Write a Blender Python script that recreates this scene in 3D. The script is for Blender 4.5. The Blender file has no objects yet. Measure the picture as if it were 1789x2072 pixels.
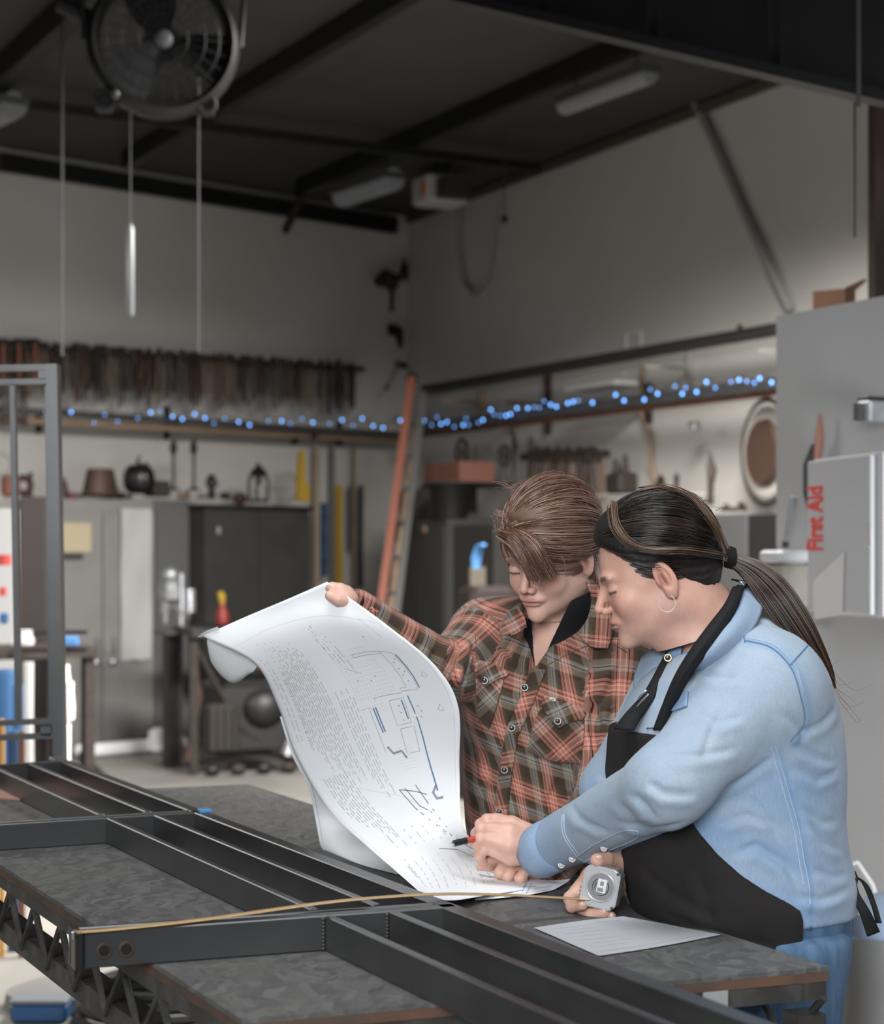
import bpy, math, random
import numpy as np
from mathutils import Vector, Matrix
random.seed(7); RNG = np.random.default_rng(7)
C = bpy.context.scene.collection
SC = bpy.context.scene
# ---------------------------------------------------------------- camera
F = 3727.0; CX = 894.5; HY = 1123.0; CH = 1.42
cam = bpy.data.cameras.new('camera'); camo = bpy.data.objects.new('camera', cam); C.objects.link(camo)
cam.sensor_fit = 'HORIZONTAL'; cam.sensor_width = 24.0; cam.lens = 24.0*F/1789.0
cam.shift_y = (HY-1036.0)/1789.0
camo.location = (0, 0, CH); camo.rotation_euler = (math.pi/2, 0, 0)
cam.dof.use_dof = True; cam.dof.focus_distance = 2.78; cam.dof.aperture_fstop = 3.8
cam.clip_start = .05; cam.clip_end = 100
SC.camera = camo
# ---------------------------------------------------------------- world, lights, exposure
w = bpy.data.worlds.new('world'); SC.world = w; w.use_nodes = True
w.node_tree.nodes['Background'].inputs[0].default_value = (.62, .72, .85, 1)
w.node_tree.nodes['Background'].inputs[1].default_value = .035
def area(name, loc, target, sx, sy, power, col=(1, 1, 1), spread=180):
    l = bpy.data.lights.new(name, 'AREA'); l.shape = 'RECTANGLE'; l.size = sx; l.size_y = sy
    l.energy = power; l.color = col; l.spread = math.radians(spread)
    o = bpy.data.objects.new(name, l); C.objects.link(o); o.location = loc
    o.rotation_euler = (Vector(target)-Vector(loc)).to_track_quat('-Z', 'Y').to_euler()
    return o
area('overhead_daylight', (-.1, 2.1, 4.2), (.25, 2.7, 1.0), 2.4, 1.8, 46, (.97, .985, 1), 125)
area('door_daylight', (-.8, -1.9, 2.6), (.4, 2.8, 1.0), 2.4, 1.8, 47, (.93, .965, 1), 75)  # unseen soft key added behind the camera; no door is built
area('side_window', (2.6, .7, 2.3), (.5, 2.7, 1.15), 1.2, 1.6, 5, (.95, .97, 1), 100)  # fill added from the right; there is no window here
area('bay_light_left', (1.0, 8.0, 3.85), (.15, 8.9, 0), 2.2, .8, 700, (1, .965, .92), 140)  # unseen panel added to grade the left wall, without a fixture
area('bay_light_right', (-4.0, 7.6, 3.30), (-2.9, 8.15, 0), 2.0, 1.0, 200, (1, .965, .92), 140)  # unseen panel added to grade the right wall, without a fixture
area('low_window', (2.3, 2.6, .9), (1.9, 5.2, .5), 1.0, 1.2, 80, (.96, .975, 1), 110)  # added only to brighten the lower partition; no window there
SC.view_settings.view_transform = 'Standard'; SC.view_settings.look = 'None'
SC.view_settings.exposure = 0.0; SC.view_settings.gamma = 1.0; SC.view_settings.use_curve_mapping = False

# ---------------------------------------------------------------- helpers
def P(px, py, d):
    return np.array([(px-CX)/F*d, d, CH-(py-HY)/F*d])
def PZ(px, py, z):
    return P(px, py, (CH-z)*F/(py-HY))
def tag(o, label=None, cat=None, group=None, kind=None):
    if label: o['label'] = label
    if cat: o['category'] = cat
    if group: o['group'] = group
    if kind: o['kind'] = kind
    return o
def thing(name, label, cat, loc=(0, 0, 0), rz=0.0, group=None):
    o = bpy.data.objects.new(name, None); C.objects.link(o); o.empty_display_size = .05
    o.location = loc; o.rotation_euler = (0, 0, rz)
    return tag(o, label, cat, group)
class MB:
    def __init__(s): s.v = []; s.f = []; s.m = []
    def add(s, V, Fc, mi=0):
        b = len(s.v); s.v += [tuple(map(float, q)) for q in V]; s.f += [tuple(i+b for i in f) for f in Fc]; s.m += [mi]*len(Fc); return s
    def box(s, c, d, rz=0.0, mi=0, taper=1.0, b=0.0):
        x, y, z = d[0]/2, d[1]/2, d[2]/2; cr, sr = math.cos(rz), math.sin(rz)
        if b > 0:
            return s.bbox(c, d, b, rz, mi)
        V = []
        for k, sz in ((1, -z), (taper, z)):
            for a, q in ((-x, -y), (x, -y), (x, y), (-x, y)):
                a *= k; q *= k
                V.append((c[0]+a*cr-q*sr, c[1]+a*sr+q*cr, c[2]+sz))
        return s.add(V, [(3, 2, 1, 0), (4, 5, 6, 7), (0, 1, 5, 4), (1, 2, 6, 5), (2, 3, 7, 6), (3, 0, 4, 7)], mi)
    def bbox(s, c, d, b, rz=0.0, mi=0):
        x, y, z = d[0]/2, d[1]/2, d[2]/2; cr, sr = math.cos(rz), math.sin(rz); b = min(b, x*.45, y*.45, z*.45)
        rings = []
        for zz, ins in ((-z, b), (-z+b, 0), (z-b, 0), (z, b)):
            X, Y = x-ins, y-ins; r = []
            for sx, sy, o in ((-1, -1, 0), (1, -1, 1), (1, 1, 0), (-1, 1, 1)):
                p1 = (sx*(X-b*(1 if o == 1 else 0)), sy*(Y-b*(0 if o == 1 else 1))); p2 = (sx*(X-b*(0 if o == 1 else 1)), sy*(Y-b*(1 if o == 1 else 0)))
                r += [p1, p2]
            rings.append([(c[0]+a*cr-q*sr, c[1]+a*sr+q*cr, c[2]+zz) for a, q in r])
        V = sum(rings, []); Fc = []
        for k in range(3):
            for i in range(8): j = (i+1) % 8; Fc.append((k*8+i, k*8+j, k*8+8+j, k*8+8+i))
        Fc.append(tuple(range(7, -1, -1))); Fc.append(tuple(range(24, 32)))
        return s.add(V, Fc, mi)
    def tube(s, pts, r, n=8, mi=0, cap=True, flat=1.0, up=None):
        pts = [Vector(p) for p in pts]; R = r if hasattr(r, '__len__') else [r]*len(pts)
        V = []; Fc = []; prev = None
        for i, p in enumerate(pts):
            t = (pts[min(i+1, len(pts)-1)]-pts[max(i-1, 0)])
            t = t.normalized() if t.length > 1e-9 else Vector((0, 0, 1))
            if prev is None:
                a = Vector(up) if up is not None else (Vector((0, 0, 1)) if abs(t.z) < .9 else Vector((1, 0, 0)))
            else: a = prev
            a = (a-t*a.dot(t)); a = a.normalized() if a.length > 1e-6 else t.orthogonal().normalized(); prev = a; bb = t.cross(a)
            for k in range(n):
                th = 2*math.pi*k/n+math.pi/n
                V.append(p+a*(math.cos(th)*R[i]*flat)+bb*(math.sin(th)*R[i]))
        for i in range(len(pts)-1):
            for k in range(n): j = (k+1) % n; Fc.append((i*n+k, i*n+j, i*n+n+j, i*n+n+k))
        if cap: Fc.append(tuple(range(n-1, -1, -1))); Fc.append(tuple(range((len(pts)-1)*n, len(pts)*n)))
        return s.add(V, Fc, mi)
    def beam(s, p0, p1, w_, h_, up=(0, 0, 1), mi=0):
        p0, p1, up = Vector(p0), Vector(p1), Vector(up); t = (p1-p0).normalized()
        a = t.cross(up).normalized(); q = a.cross(t).normalized(); V = []
        for p in (p0, p1):
            for sa, sq in ((-1, -1), (1, -1), (1, 1), (-1, 1)): V.append(p+a*(sa*w_/2)+q*(sq*h_/2))
        return s.add(V, [(3, 2, 1, 0), (4, 5, 6, 7), (0, 1, 5, 4), (1, 2, 6, 5), (2, 3, 7, 6), (3, 0, 4, 7)], mi)
    def lathe(s, prof, c=(0, 0, 0), n=20, mi=0, sx=1.0, sy=1.0):
        V = []; Fc = []
        for r, z in prof:
            for k in range(n):
                th = 2*math.pi*k/n; V.append((c[0]+r*sx*math.cos(th), c[1]+r*sy*math.sin(th), c[2]+z))
        for i in range(len(prof)-1):
            for k in range(n): j = (k+1) % n; Fc.append((i*n+k, i*n+j, i*n+n+j, i*n+n+k))
        if prof[0][0] > 1e-5: Fc.append(tuple(range(n-1, -1, -1)))
        if prof[-1][0] > 1e-5: Fc.append(tuple(range((len(prof)-1)*n, len(prof)*n)))
        return s.add(V, Fc, mi)
    def sphere(s, c, r, n=12, mi=0, sc=(1, 1, 1)):
        prof = []
        m = max(5, n//2)
        V = []; Fc = []
        for i in range(m+1):
            ph = math.pi*i/m
            for k in range(n):
                th = 2*math.pi*k/n
                V.append((c[0]+r*sc[0]*math.sin(ph)*math.cos(th), c[1]+r*sc[1]*math.sin(ph)*math.sin(th), c[2]-r*sc[2]*math.cos(ph)))
        for i in range(m):
            for k in range(n): j = (k+1) % n; Fc.append((i*n+k, i*n+j, i*n+n+j, i*n+n+k))
        return s.add(V, Fc, mi)
    def ring(s, c, R, r, axis=(0, 1, 0), n=28, m=8, mi=0, a0=0, a1=360, flat=1.0):
        ax = Vector(axis).normalized(); a = ax.orthogonal().normalized(); b = ax.cross(a)
        if abs(ax.z) < .9:
            b = Vector((0, 0, 1)); b = (b-ax*b.dot(ax)).normalized(); a = b.cross(ax)
        full = abs(a1-a0) >= 359.9; N = n if full else n+1; V = []; Fc = []
        for i in range(N):
            th = math.radians(a0+(a1-a0)*i/n); d = a*math.cos(th)+b*math.sin(th)
            for k in range(m):
                ph = 2*math.pi*k/m; V.append(Vector(c)+d*(R+r*math.cos(ph))+ax*(r*flat*math.sin(ph)))
        for i in range(N if full else N-1):
            i2 = (i+1) % N
            for k in range(m): k2 = (k+1) % m; Fc.append((i*m+k, i2*m+k, i2*m+k2, i*m+k2))
        return s.add(V, Fc, mi)
    def prism(s, poly, t, axis='y', c=(0, 0, 0), mi=0):
        # poly in (x,z), thickness t along y centred on c ; axis 'z' : poly in (x,y), extruded up
        n = len(poly); V = []
        for q in (-t/2, t/2):
            for a, b in poly:
                V.append((c[0]+a, c[1]+q, c[2]+b) if axis == 'y' else ((c[0]+q, c[1]+a, c[2]+b) if axis == 'x' else (c[0]+a, c[1]+b, c[2]+q)))
        Fc = [tuple(range(n)), tuple(range(2*n-1, n-1, -1))]+[(i, n+i, n+(i+1) % n, (i+1) % n) for i in range(n)]
        return s.add(V, Fc, mi)
    def build(s, name, mats, parent=None, smooth=False, label=None):
        me = bpy.data.meshes.new(name); me.from_pydata(s.v, [], s.f); me.update()
        for m in (mats if isinstance(mats, (list, tuple)) else [mats]): me.materials.append(m)
        me.polygons.foreach_set('material_index', s.m)
        import bmesh
        bm = bmesh.new(); bm.from_mesh(me); bmesh.ops.recalc_face_normals(bm, faces=bm.faces); bm.to_mesh(me); bm.free()
        if smooth:
            me.polygons.foreach_set('use_smooth', [True]*len(me.polygons)); me.update()
            try: me.set_sharp_from_angle(angle=math.radians(38))
            except Exception: pass
        o = bpy.data.objects.new(name, me); C.objects.link(o)
        if parent: o.parent = parent
        if label: o['label'] = label
        return o
def copy_thing(o, loc=None, rz=None, label=None, group=None, scale=None):
    r = o.copy(); C.objects.link(r)
    if loc is not None: r.location = loc
    if rz is not None: r.rotation_euler = (0, 0, rz)
    if scale is not None: r.scale = scale
    if label: r['label'] = label
    if group: r['group'] = group
    for ch in list(o.children):
        c = ch.copy(); C.objects.link(c); c.parent = r
        for g in list(ch.children):
            d = g.copy(); C.objects.link(d); d.parent = c
    return r
# ---------------------------------------------------------------- materials
_M = {}
def mat(name, col, rough=.6, metal=0.0, col2=None, scale=20.0, detail=4.0, bump=0.0, bscale=None, emis=None, est=0.0, spec=.5, stretch=None, lo=.35, hi=.65, trans=0.0, sss=0.0, sheen=0.0):
    if name in _M: return _M[name]
    m = bpy.data.materials.new(name); m.use_nodes = True; _M[name] = m
    nt = m.node_tree; N = nt.nodes; L = nt.links; b = N['Principled BSDF']
    b.inputs['Base Color'].default_value = (*col, 1); b.inputs['Roughness'].default_value = rough; b.inputs['Metallic'].default_value = metal
    b.inputs['Specular IOR Level'].default_value = spec
    if trans: b.inputs['Transmission Weight'].default_value = trans
    if sheen: b.inputs['Sheen Weight'].default_value = sheen
    if sss:
        b.inputs['Subsurface Weight'].default_value = sss; b.inputs['Subsurface Radius'].default_value = (.012, .005, .003); b.inputs['Subsurface Scale'].default_value = 1.0
    if emis: b.inputs['Emission Color'].default_value = (*emis, 1); b.inputs['Emission Strength'].default_value = est
    tc = N.new('ShaderNodeTexCoord'); src = tc.outputs['Object']
    if stretch:
        mp = N.new('ShaderNodeMapping'); mp.inputs['Scale'].default_value = stretch; L.new(src, mp.inputs[0]); src = mp.outputs[0]
    if col2:
        n = N.new('ShaderNodeTexNoise'); n.inputs['Scale'].default_value = scale; n.inputs['Detail'].default_value = detail; L.new(src, n.inputs[0])
        r = N.new('ShaderNodeValToRGB'); r.color_ramp.elements[0].position = lo; r.color_ramp.elements[1].position = hi
        r.color_ramp.elements[0].color = (*col, 1); r.color_ramp.elements[1].color = (*col2, 1)
        L.new(n.outputs[0], r.inputs[0]); L.new(r.outputs[0], b.inputs['Base Color'])
    if bump:
        n2 = N.new('ShaderNodeTexNoise'); n2.inputs['Scale'].default_value = bscale or scale; n2.inputs['Detail'].default_value = 5; L.new(src, n2.inputs[0])
        bp = N.new('ShaderNodeBump'); bp.inputs['Strength'].default_value = bump; bp.inputs['Distance'].default_value = .004
        L.new(n2.outputs[0], bp.inputs['Height']); L.new(bp.outputs[0], b.inputs['Normal'])
    return m
WALLP = mat('painted_wall', (.47, .452, .428), .8, col2=(.51, .492, .467), scale=1.2, bump=.1, bscale=40)
CEILM = mat('ceiling_paint', (.038, .037, .035), .9, col2=(.026, .0255, .024), scale=.8)
CONC = mat('concrete_floor', (.155, .148, .135), .55, col2=(.205, .196, .18), scale=1.6, detail=8, bump=.1, bscale=30)
BLK = mat('black_metal', (.010, .010, .010), .5, .3)
DKST = mat('dark_steel', (.022, .022, .022), .38, .6, col2=(.035, .034, .033), scale=9)
STEEL = mat('mill_steel', (.022, .022, .023), .36, 0, col2=(.036, .0355, .035), scale=6, detail=7, bump=.04, bscale=60, spec=1.0)
IRON = mat('forged_iron', (.016, .013, .011), .65, .3, col2=(.034, .022, .016), scale=30)
RUST = mat('rusty_iron', (.065, .030, .018), .75, .2, col2=(.035, .02, .015), scale=25)
WOODR = mat('red_wood', (.20, .075, .045), .6, col2=(.12, .05, .03), scale=8, stretch=(1, 1, .15))
TAN = mat('tan_wood', (.30, .21, .14), .7, col2=(.22, .15, .10), scale=8, stretch=(.2, 1, 1))
PALEW = mat('pale_wood', (.36, .29, .22), .7, col2=(.28, .22, .17), scale=8, stretch=(1, 1, .15))
GREYP = mat('grey_cabinet_paint', (.21, .205, .195), .45, .2, col2=(.24, .235, .225), scale=3)
DGREY = mat('dark_cabinet_paint', (.035, .034, .031), .5, .2, col2=(.045, .043, .04), scale=4)
SGREY = mat('slate_cabinet_paint', (.06, .06, .062), .45, .2)
CHROME = mat('chrome', (.6, .6, .62), .25, .9)
GALV = mat('galvanised', (.32, .33, .34), .45, .7, col2=(.22, .23, .24), scale=14)
WHITE = mat('white_enamel', (.5, .5, .5), .4, col2=(.48, .48, .48), scale=3)
PAPW = mat('paper_white', (.40, .40, .39), .8)
CREAM = mat('cream_paper', (.42, .36, .24), .8)
ORANGE = mat('orange_fibreglass', (.27, .085, .05), .6)
YEL = mat('yellow_paint', (.45, .28, .03), .5)
BLUE = mat('blue_plastic', (.015, .065, .16), .5)
LBLUE = mat('light_blue_cloth', (.05, .16, .36), .8)
REDP = mat('red_plastic', (.26, .025, .02), .5)
CARD = mat('cardboard', (.34, .18, .11), .85, col2=(.30, .16, .10), scale=10)
BRICKC = mat('dull_red_board', (.22, .09, .065), .8)
# ---------------------------------------------------------------- the room
class Wall:
    def __init__(s, c, ang, y0off=0):
        s.c = np.array(c, float); s.a = ang; s.u = np.array([math.cos(ang), math.sin(ang)]); s.n = np.array([-math.sin(ang), math.cos(ang)])
    def hit(s, px, py, off=0.0):
        r = np.array([(px-CX)/F, 1.0]); t = (s.c.dot(s.n)-off)/r.dot(s.n)
        p = r*t; return float((p-s.c).dot(s.u)), CH-(py-HY)/F*t, t
    def pt(s, q, off=0.0, z=0.0):
        p = s.c+s.u*q-s.n*off; return (float(p[0]), float(p[1]), z)
DC = 16.3
CORNER = ((825-CX)/F*DC, DC)
LW = Wall(CORNER, math.atan2(1.0, 1.075)); RW = Wall(CORNER, math.atan2(-1.0, .5015))
HC = 4.42
def slab(name, wl, s0, s1, z0, z1, th, m):
    b = MB(); b.box(((s0+s1)/2, th/2, (z0+z1)/2), (s1-s0, th, z1-z0))
    o = b.build(name, m); o.location = (wl.c[0], wl.c[1], 0); o.rotation_euler = (0, 0, wl.a); o['kind'] = 'structure'; return o
slab('wall_left', LW, -9, 0, 0, HC, .2, WALLP)
slab('wall_right', RW, 0, 11, 0, HC, .2, WALLP)
b = MB(); b.box((0, 8, -.05), (22, 24, .1)); tag(b.build('floor', CONC), kind='structure')
b = MB(); b.box((0, 8, HC+.05), (22, 24, .1)); tag(b.build('ceiling', CEILM), kind='structure')
def wth(wl, name, label, cat, px, py, off, group=None, z=None):
    """an Empty on a wall: px,py seen at distance off in front of the wall; local x along the wall, y into it"""
    q, zz, t = wl.hit(px, py, off)
    return thing(name, label, cat, wl.pt(q, off, zz if z is None else z), wl.a, group), t
def span(wl, x0, y0, x1, y1, off):
    a = wl.hit(x0, y0, off); c = wl.hit(x1, y1, off); return a[0], c[0], a[1], c[1], (a[2]+c[2])/2
# roof purlins: each is its own beam
def CZ(px, py, z=HC-.08): return PZ(px, py, z)
def purlin(name, p0, p1, w_, h_, label, cat='beam', group=None, z=HC-.08, ext=0.0, m=BLK):
    a, c = CZ(*p0, z), CZ(*p1, z); c = c+(c-a)*ext
    mid = (a+c)/2; bm = MB().beam(a-mid, c-mid, w_, h_)
    o = bm.build(name, m); o.location = mid; return tag(o, label, cat, group)
purlin('roof_purlin', (255, 326), (790, 4), .075, .12, 'black roof purlin running from above the hanging tongs past the drum fan', ext=.3)
purlin('roof_purlin', (605, 383), (1260, 98), .075, .12, 'black roof purlin meeting the diagonal brace near the room corner', ext=.2)
purlin('roof_purlin', (-40, 190), (190, -20), .12, .16, 'thick black roof purlin at upper left beside the fan', ext=.2)
purlin('cross_conduit', (-20, 203), (1090, 340), .06, .06, 'long thin dark rail crossing under the roof purlins', 'rail', z=HC-.17)
a_ = MB()
for (x0, y0, x1, y1) in ((0, 280, 400, 352), (400, 352, 800, 416)):
    s0, s1, z0, z1, _ = span(LW, x0, y0, x1, y1, .05); a_.beam((s0, -.05, HC-.12), (s1, -.05, HC-.12), .07, .13)
o = a_.build('trim_1', BLK); o.location = (LW.c[0], LW.c[1], 0); o.rotation_euler = (0, 0, LW.a); o['kind'] = 'structure'
o = MB().beam((0.1, -.04, HC-.05), (10.5, -.04, HC-.05), .05, .06).build('trim_2', mat('brown_trim', (.06, .05, .04), .8)); o.location = (RW.c[0], RW.c[1], 0); o.rotation_euler = (0, 0, RW.a); o['kind'] = 'structure'
# diagonal brace from purlin down to the wall
pa, pb = P(612, 392, 14.6), P(577, 468, 14.9); m_ = (pa+pb)/2
tag(MB().beam(pa-m_, pb-m_, .05, .05).build('diagonal_brace', IRON), 'short dark diagonal brace hanging under the ceiling edge left of the room corner', 'brace').location = m_
# the main I-beam, a deep black girder across the upper right
def girder():
    p0, p1 = P(700, -42, 6.6), P(1850, 229, 5.2)
    p0 = p0+(p0-p1)*.4; L_ = np.linalg.norm(p1-p0); mid = (p0+p1)/2
    root = thing('roof_girder', 'massive black steel roof girder crossing the upper right corner', 'girder', mid)
    z = (0, 0, 1.0)
    d0, d1 = Vector(p0-mid), Vector(p1-mid); up = Vector((0, 0, 1)); s = (d1-d0).normalized().cross(up).normalized()
    MB().beam(d0+up*.02, d1+up*.02, .26, .03).build('bottom_flange', BLK, root)
    MB().beam(d0+up*.33, d1+up*.33, .02, .6).build('web', BLK, root)
    MB().beam(d0+up*.63, d1+up*.63, .26, .03).build('top_flange', BLK, root)
    for k in range(5):
        q = d0.lerp(d1, .3+.14*k); b = MB(); b.beam(q+up*.04, q+up*.6, .012, .12, up=s); b.build('stiffener', BLK, root)
girder()
pm = P(1788, 400, 6.2)
b = MB(); b.box((0, 0, 0), (.07, .1, 1.0)); o = b.build('door_track', mat('dark_red_steel', (.03, .012, .008), .6)); o.location = P(1786, 392, 5.9); tag(o, 'dark vertical steel column at the right edge above the white partition', 'column')
# partition block at right
PW = Wall((P(1571, 640, 6.0)[0], 6.0), math.atan2(-1.0, .5015))
PT = CH+(HY-640)/F*6.0
b = MB(); b.box((1.6, .7, PT/2), (3.2, 1.4, PT)); o = b.build('wall_partition', mat('partition_paint', (.30, .30, .305), .6, col2=(.28, .28, .285), scale=2)); o.location = PW.pt(0); o.rotation_euler = (0, 0, PW.a); o['kind'] = 'structure'
b = MB(); b.box((0, 1.2, 2.2), (.1, 7.8, 4.4)) 
# cardboard box with flap on top of partition
q, z_, t_ = PW.hit(1688, 615, -.25)
cb = thing('cardboard_box', 'small open cardboard box with raised flaps lying on top of the white partition', 'box', PW.pt(q, -.25, PT), PW.a+.5)
b = MB(); b.box((0, 0, .05), (.115, .09, .10), b=.002); b.build('box_body', CARD, cb)
MB().add([(.055, -.045, .10), (.055, .045, .10), (.10, .045, .135), (.12, -.045, .125)], [(0, 1, 2, 3)]).build('flap', CARD, cb)
MB().add([(.055, -.045, .0), (.055, .045, .0), (.11, .045, .03), (.10, -.045, .045)], [(0, 1, 2, 3)]).build('flap', CARD, cb)

# ---------------------------------------------------------------- hanging fan
def fan():
    c = P(330, 88, 7.6); R_ = 140*7.6/F
    root = thing('drum_fan', 'large black drum fan with three blades hanging under the roof at upper left', 'fan', c, math.radians(10))
    ax = (0, 1, 0); FB = BLK
    MB().ring((0, 0, 0), R_, .03, ax, n=40, m=8, flat=2.6).build('drum', FB, root, True)
    g = MB()
    for k in range(28):
        a = 2*math.pi*k/28
        g.tube([(math.cos(a)*R_*.16, -.075, math.sin(a)*R_*.16), (math.cos(a)*R_*.6, -.085, math.sin(a)*R_*.6), (math.cos(a)*R_, -.05, math.sin(a)*R_)], .0022, 4)
    for r in (.35, .6, .8): g.ring((0, -.085, 0), R_*r, .0022, ax, n=32, m=4)
    g.build('wire_guard', FB, root)
    MB().ring((0, -.06, 0), .028, .012, ax, n=16, m=6).sphere((0, -.07, 0), .04, 14, sc=(1, .5, 1)).build('hub_cap', mat('fan_cap', (.11, .11, .115), .5), root, True)
    for k in range(3):
        a = math.radians(105+120*k); ca, sa = math.cos(a), math.sin(a); px_, pz_ = -sa, ca; V = []
        for r, wd, tw in ((.12, .045, .02), (.45, .11, .03), (.8, .14, .035), (.93, .11, .03)):
            for e in (-1, 1): V.append((ca*R_*r+px_*wd*e*.8, e*tw, sa*R_*r+pz_*wd*e*.8))
        b = MB(); b.add(V, [(0, 1, 3, 2), (2, 3, 5, 4), (4, 5, 7, 6)]); o = b.build('fan_blade', FB, root)
        mo = o.modifiers.new('s', 'SOLIDIFY'); mo.thickness = .006
    m = MB(); m.lathe([(.0, -.09), (.075, -.09), (.085, -.06), (.085, .06), (.07, .09), (0, .09)], n=18)
    m.v = [(x, z+.1, y) for x, y, z in m.v]; m.build('motor', FB, root, True)
    MB().tube([(-.02, .02, R_), (0, .03, .75)], .02, 8).tube([(-R_-.03, 0, 0), (-R_-.05, 0, R_*.8), (0, .02, R_+.12), (R_+.05, 0, R_*.8), (R_+.03, 0, 0)], .014, 8).build('mounting_yoke', FB, root)
    for sx, xx in ((-1, -.235), (1, .175)):
        b = MB(); b.box((xx, 0, -.255), (.075, .08, .075), b=.01); b.ring((xx, -.05, -.255), .035, .012, ax, n=18, m=6); b.build('clamp_foot', FB, root)
    MB().sphere((-.195, -.07, -.235), .022, 12).build('clamp_knob', mat('fan_knob', (.07, .07, .07), .4, .3), root, True)
    for k in range(2):
        b = MB(); b.tube([(-.42, .05, .16), (-.30, .04, .10)], .035-.01*k, 10); b.build('swivel_arm', RUST if k else FB, root)
        break
fan()
# ceiling tube lights
TUBE = mat('lamp_diffuser', (.11, .11, .11), .5, emis=(.9, .95, 1), est=.03)
def tubelight(p0, p1, w_, z, label):
    a, c = CZ(*p0, z), CZ(*p1, z); mid = (a+c)/2
    root = thing('tube_light', label, 'light', mid, group=None)
    MB().beam(a-mid+(0, 0, .03), c-mid+(0, 0, .03), w_, .05).build('housing', mat('lamp_housing', (.06, .06, .06), .5), root)
    d = (c-a)*.5*.98
    MB().tube([-d, d], w_*.42, 10).build('diffuser', TUBE, root, True)
    e = d*.7
    for q in (e, -e): MB().tube([q+(0, 0, .05), q+(0, 0, HC-mid[2])], .006, 5).build('hanger_rod', BLK, root)
tubelight((690, 398), (800, 362), .20, 4.15, 'short pale tube light under the ceiling next to the red-marked heater')
tubelight((1140, 215), (1318, 148), .14, 4.15, 'long pale tube light below the black roof girder')
tubelight((-60, 255), (30, 212), .20, 4.15, 'pale tube light cut off by the left edge of the ceiling')
# unit heater near the corner
h, t = wth(RW, 'unit_heater', 'white ceiling heater with an orange mark high in the room corner', 'heater', 890, 418, .7)
k = t/F
b = MB(); b.box((0, 0, 30*k), (75*k, .35, 58*k), b=.02); b.build('heater_case', mat('heater_white', (.42, .42, .41), .5), h)
b = MB(); b.box((22*k, -.18, 30*k), (16*k, .02, 26*k)); b.build('orange_sticker', mat('orange_sticker', (.5, .14, .04), .6), h)
b = MB(); b.box((62*k, 0, 26*k), (40*k, .22, 36*k)); b.build('fan_housing', DGREY, h)
for q in (-20*k, 30*k): MB().tube([(q, 0, 58*k), (q, 0, HC-h.location.z)], .012, 6).build('hanger_rod', BLK, h)
# hanging wires and pull cords
def wire(px, y0, y1, d, r, label, m, beads=0, name='hanging_cord', full=True):
    p = P(px, y1, d); L_ = HC-p[2] if full else (y1-y0)*d/F
    b = MB(); b.tube([(0, 0, 0), (0, 0, L_)], r, 6)
    for i in range(beads): b.sphere((0, 0, L_*(.3+.6*i/beads)), r*1.9, 6)
    o = b.build(name, m); o.location = p; return tag(o, label, 'cord')
CORD = mat('grey_cord', (.028, .028, .027), .7)
wire(126, 80, 720, 8.2, .006, 'thin grey cord hanging from the roof left of the drum fan', CORD)
wire(402, 240, 715, 7.8, .003, 'thin beaded pull chain hanging below the right side of the drum fan', CORD, 14, 'pull_chain')
wire(1738, 0, 215, 5.0, .006, 'thin pale cord in front of the black roof girder', CORD)
wire(1730, 215, 480, 5.6, .004, 'faint grey cord hanging down the wall below the girder end', CORD)
b = MB(); b.lathe([(0, 0), (.012, .0), (.017, .02), (.017, .38), (.008, .40), (0, .40)], n=12); o = thing('hanging_tube', 'pale vertical tube hanging from a thin line in front of the left wall', 'tube', P(264, 640, 8.0)); b.build('tube_body', mat('tube_white', (.09, .097, .102), .4), o, True); MB().tube([(0, 0, .39), (0, 0, HC-o.location.z)], .003, 6).build('suspension_cord', CORD, o)
# cables on the right wall
def wallcurve(wl, pts, r, label, m, name='wall_cable', off=.04, cat='cable'):
    b = MB(); V = []
    for px, py in pts: q, z, t = wl.hit(px, py, off); V.append((q, -off, z))
    c = np.mean(V, axis=0); b.tube([np.array(v)-(c[0], 0, c[2]) for v in V], r, 6); o = b.build(name, m, smooth=True)
    o.location = wl.pt(c[0], 0, c[2]); o.rotation_euler = (0, 0, wl.a); return tag(o, label, cat)
GRC = mat('cable_grey', (.30, .29, .27), .7)
wallcurve(RW, [(930, 420), (928, 500), (938, 570), (962, 598), (985, 565), (996, 500), (1005, 400)], .02, 'grey cable hanging in a long loop on the right wall below the heater', GRC)
wallcurve(RW, [(1388, 150), (1400, 195), (1450, 300), (1510, 440), (1600, 628)], .03, 'straight grey cable slanting down the right wall to the partition', GRC)
wallcurve(RW, [(1300, 740), (1295, 830), (1318, 880), (1316, 940), (1328, 980)], .018, 'thin brown cable dangling from the lower pipe rack on the right wall', TAN)
h, t = wth(RW, 'hanging_sensor', 'tiny dark sensor hanging from the ceiling right of the heater', 'sensor', 1021, 452, .8); k = t/F
MB().sphere((0, 0, 8*k), 8*k, 10).build('sensor_body', BLK, h, True); MB().tube([(0, 0, 14*k), (0, 0, HC-h.location.z)], .006, 5).build('sensor_wire', CORD, h)
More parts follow.
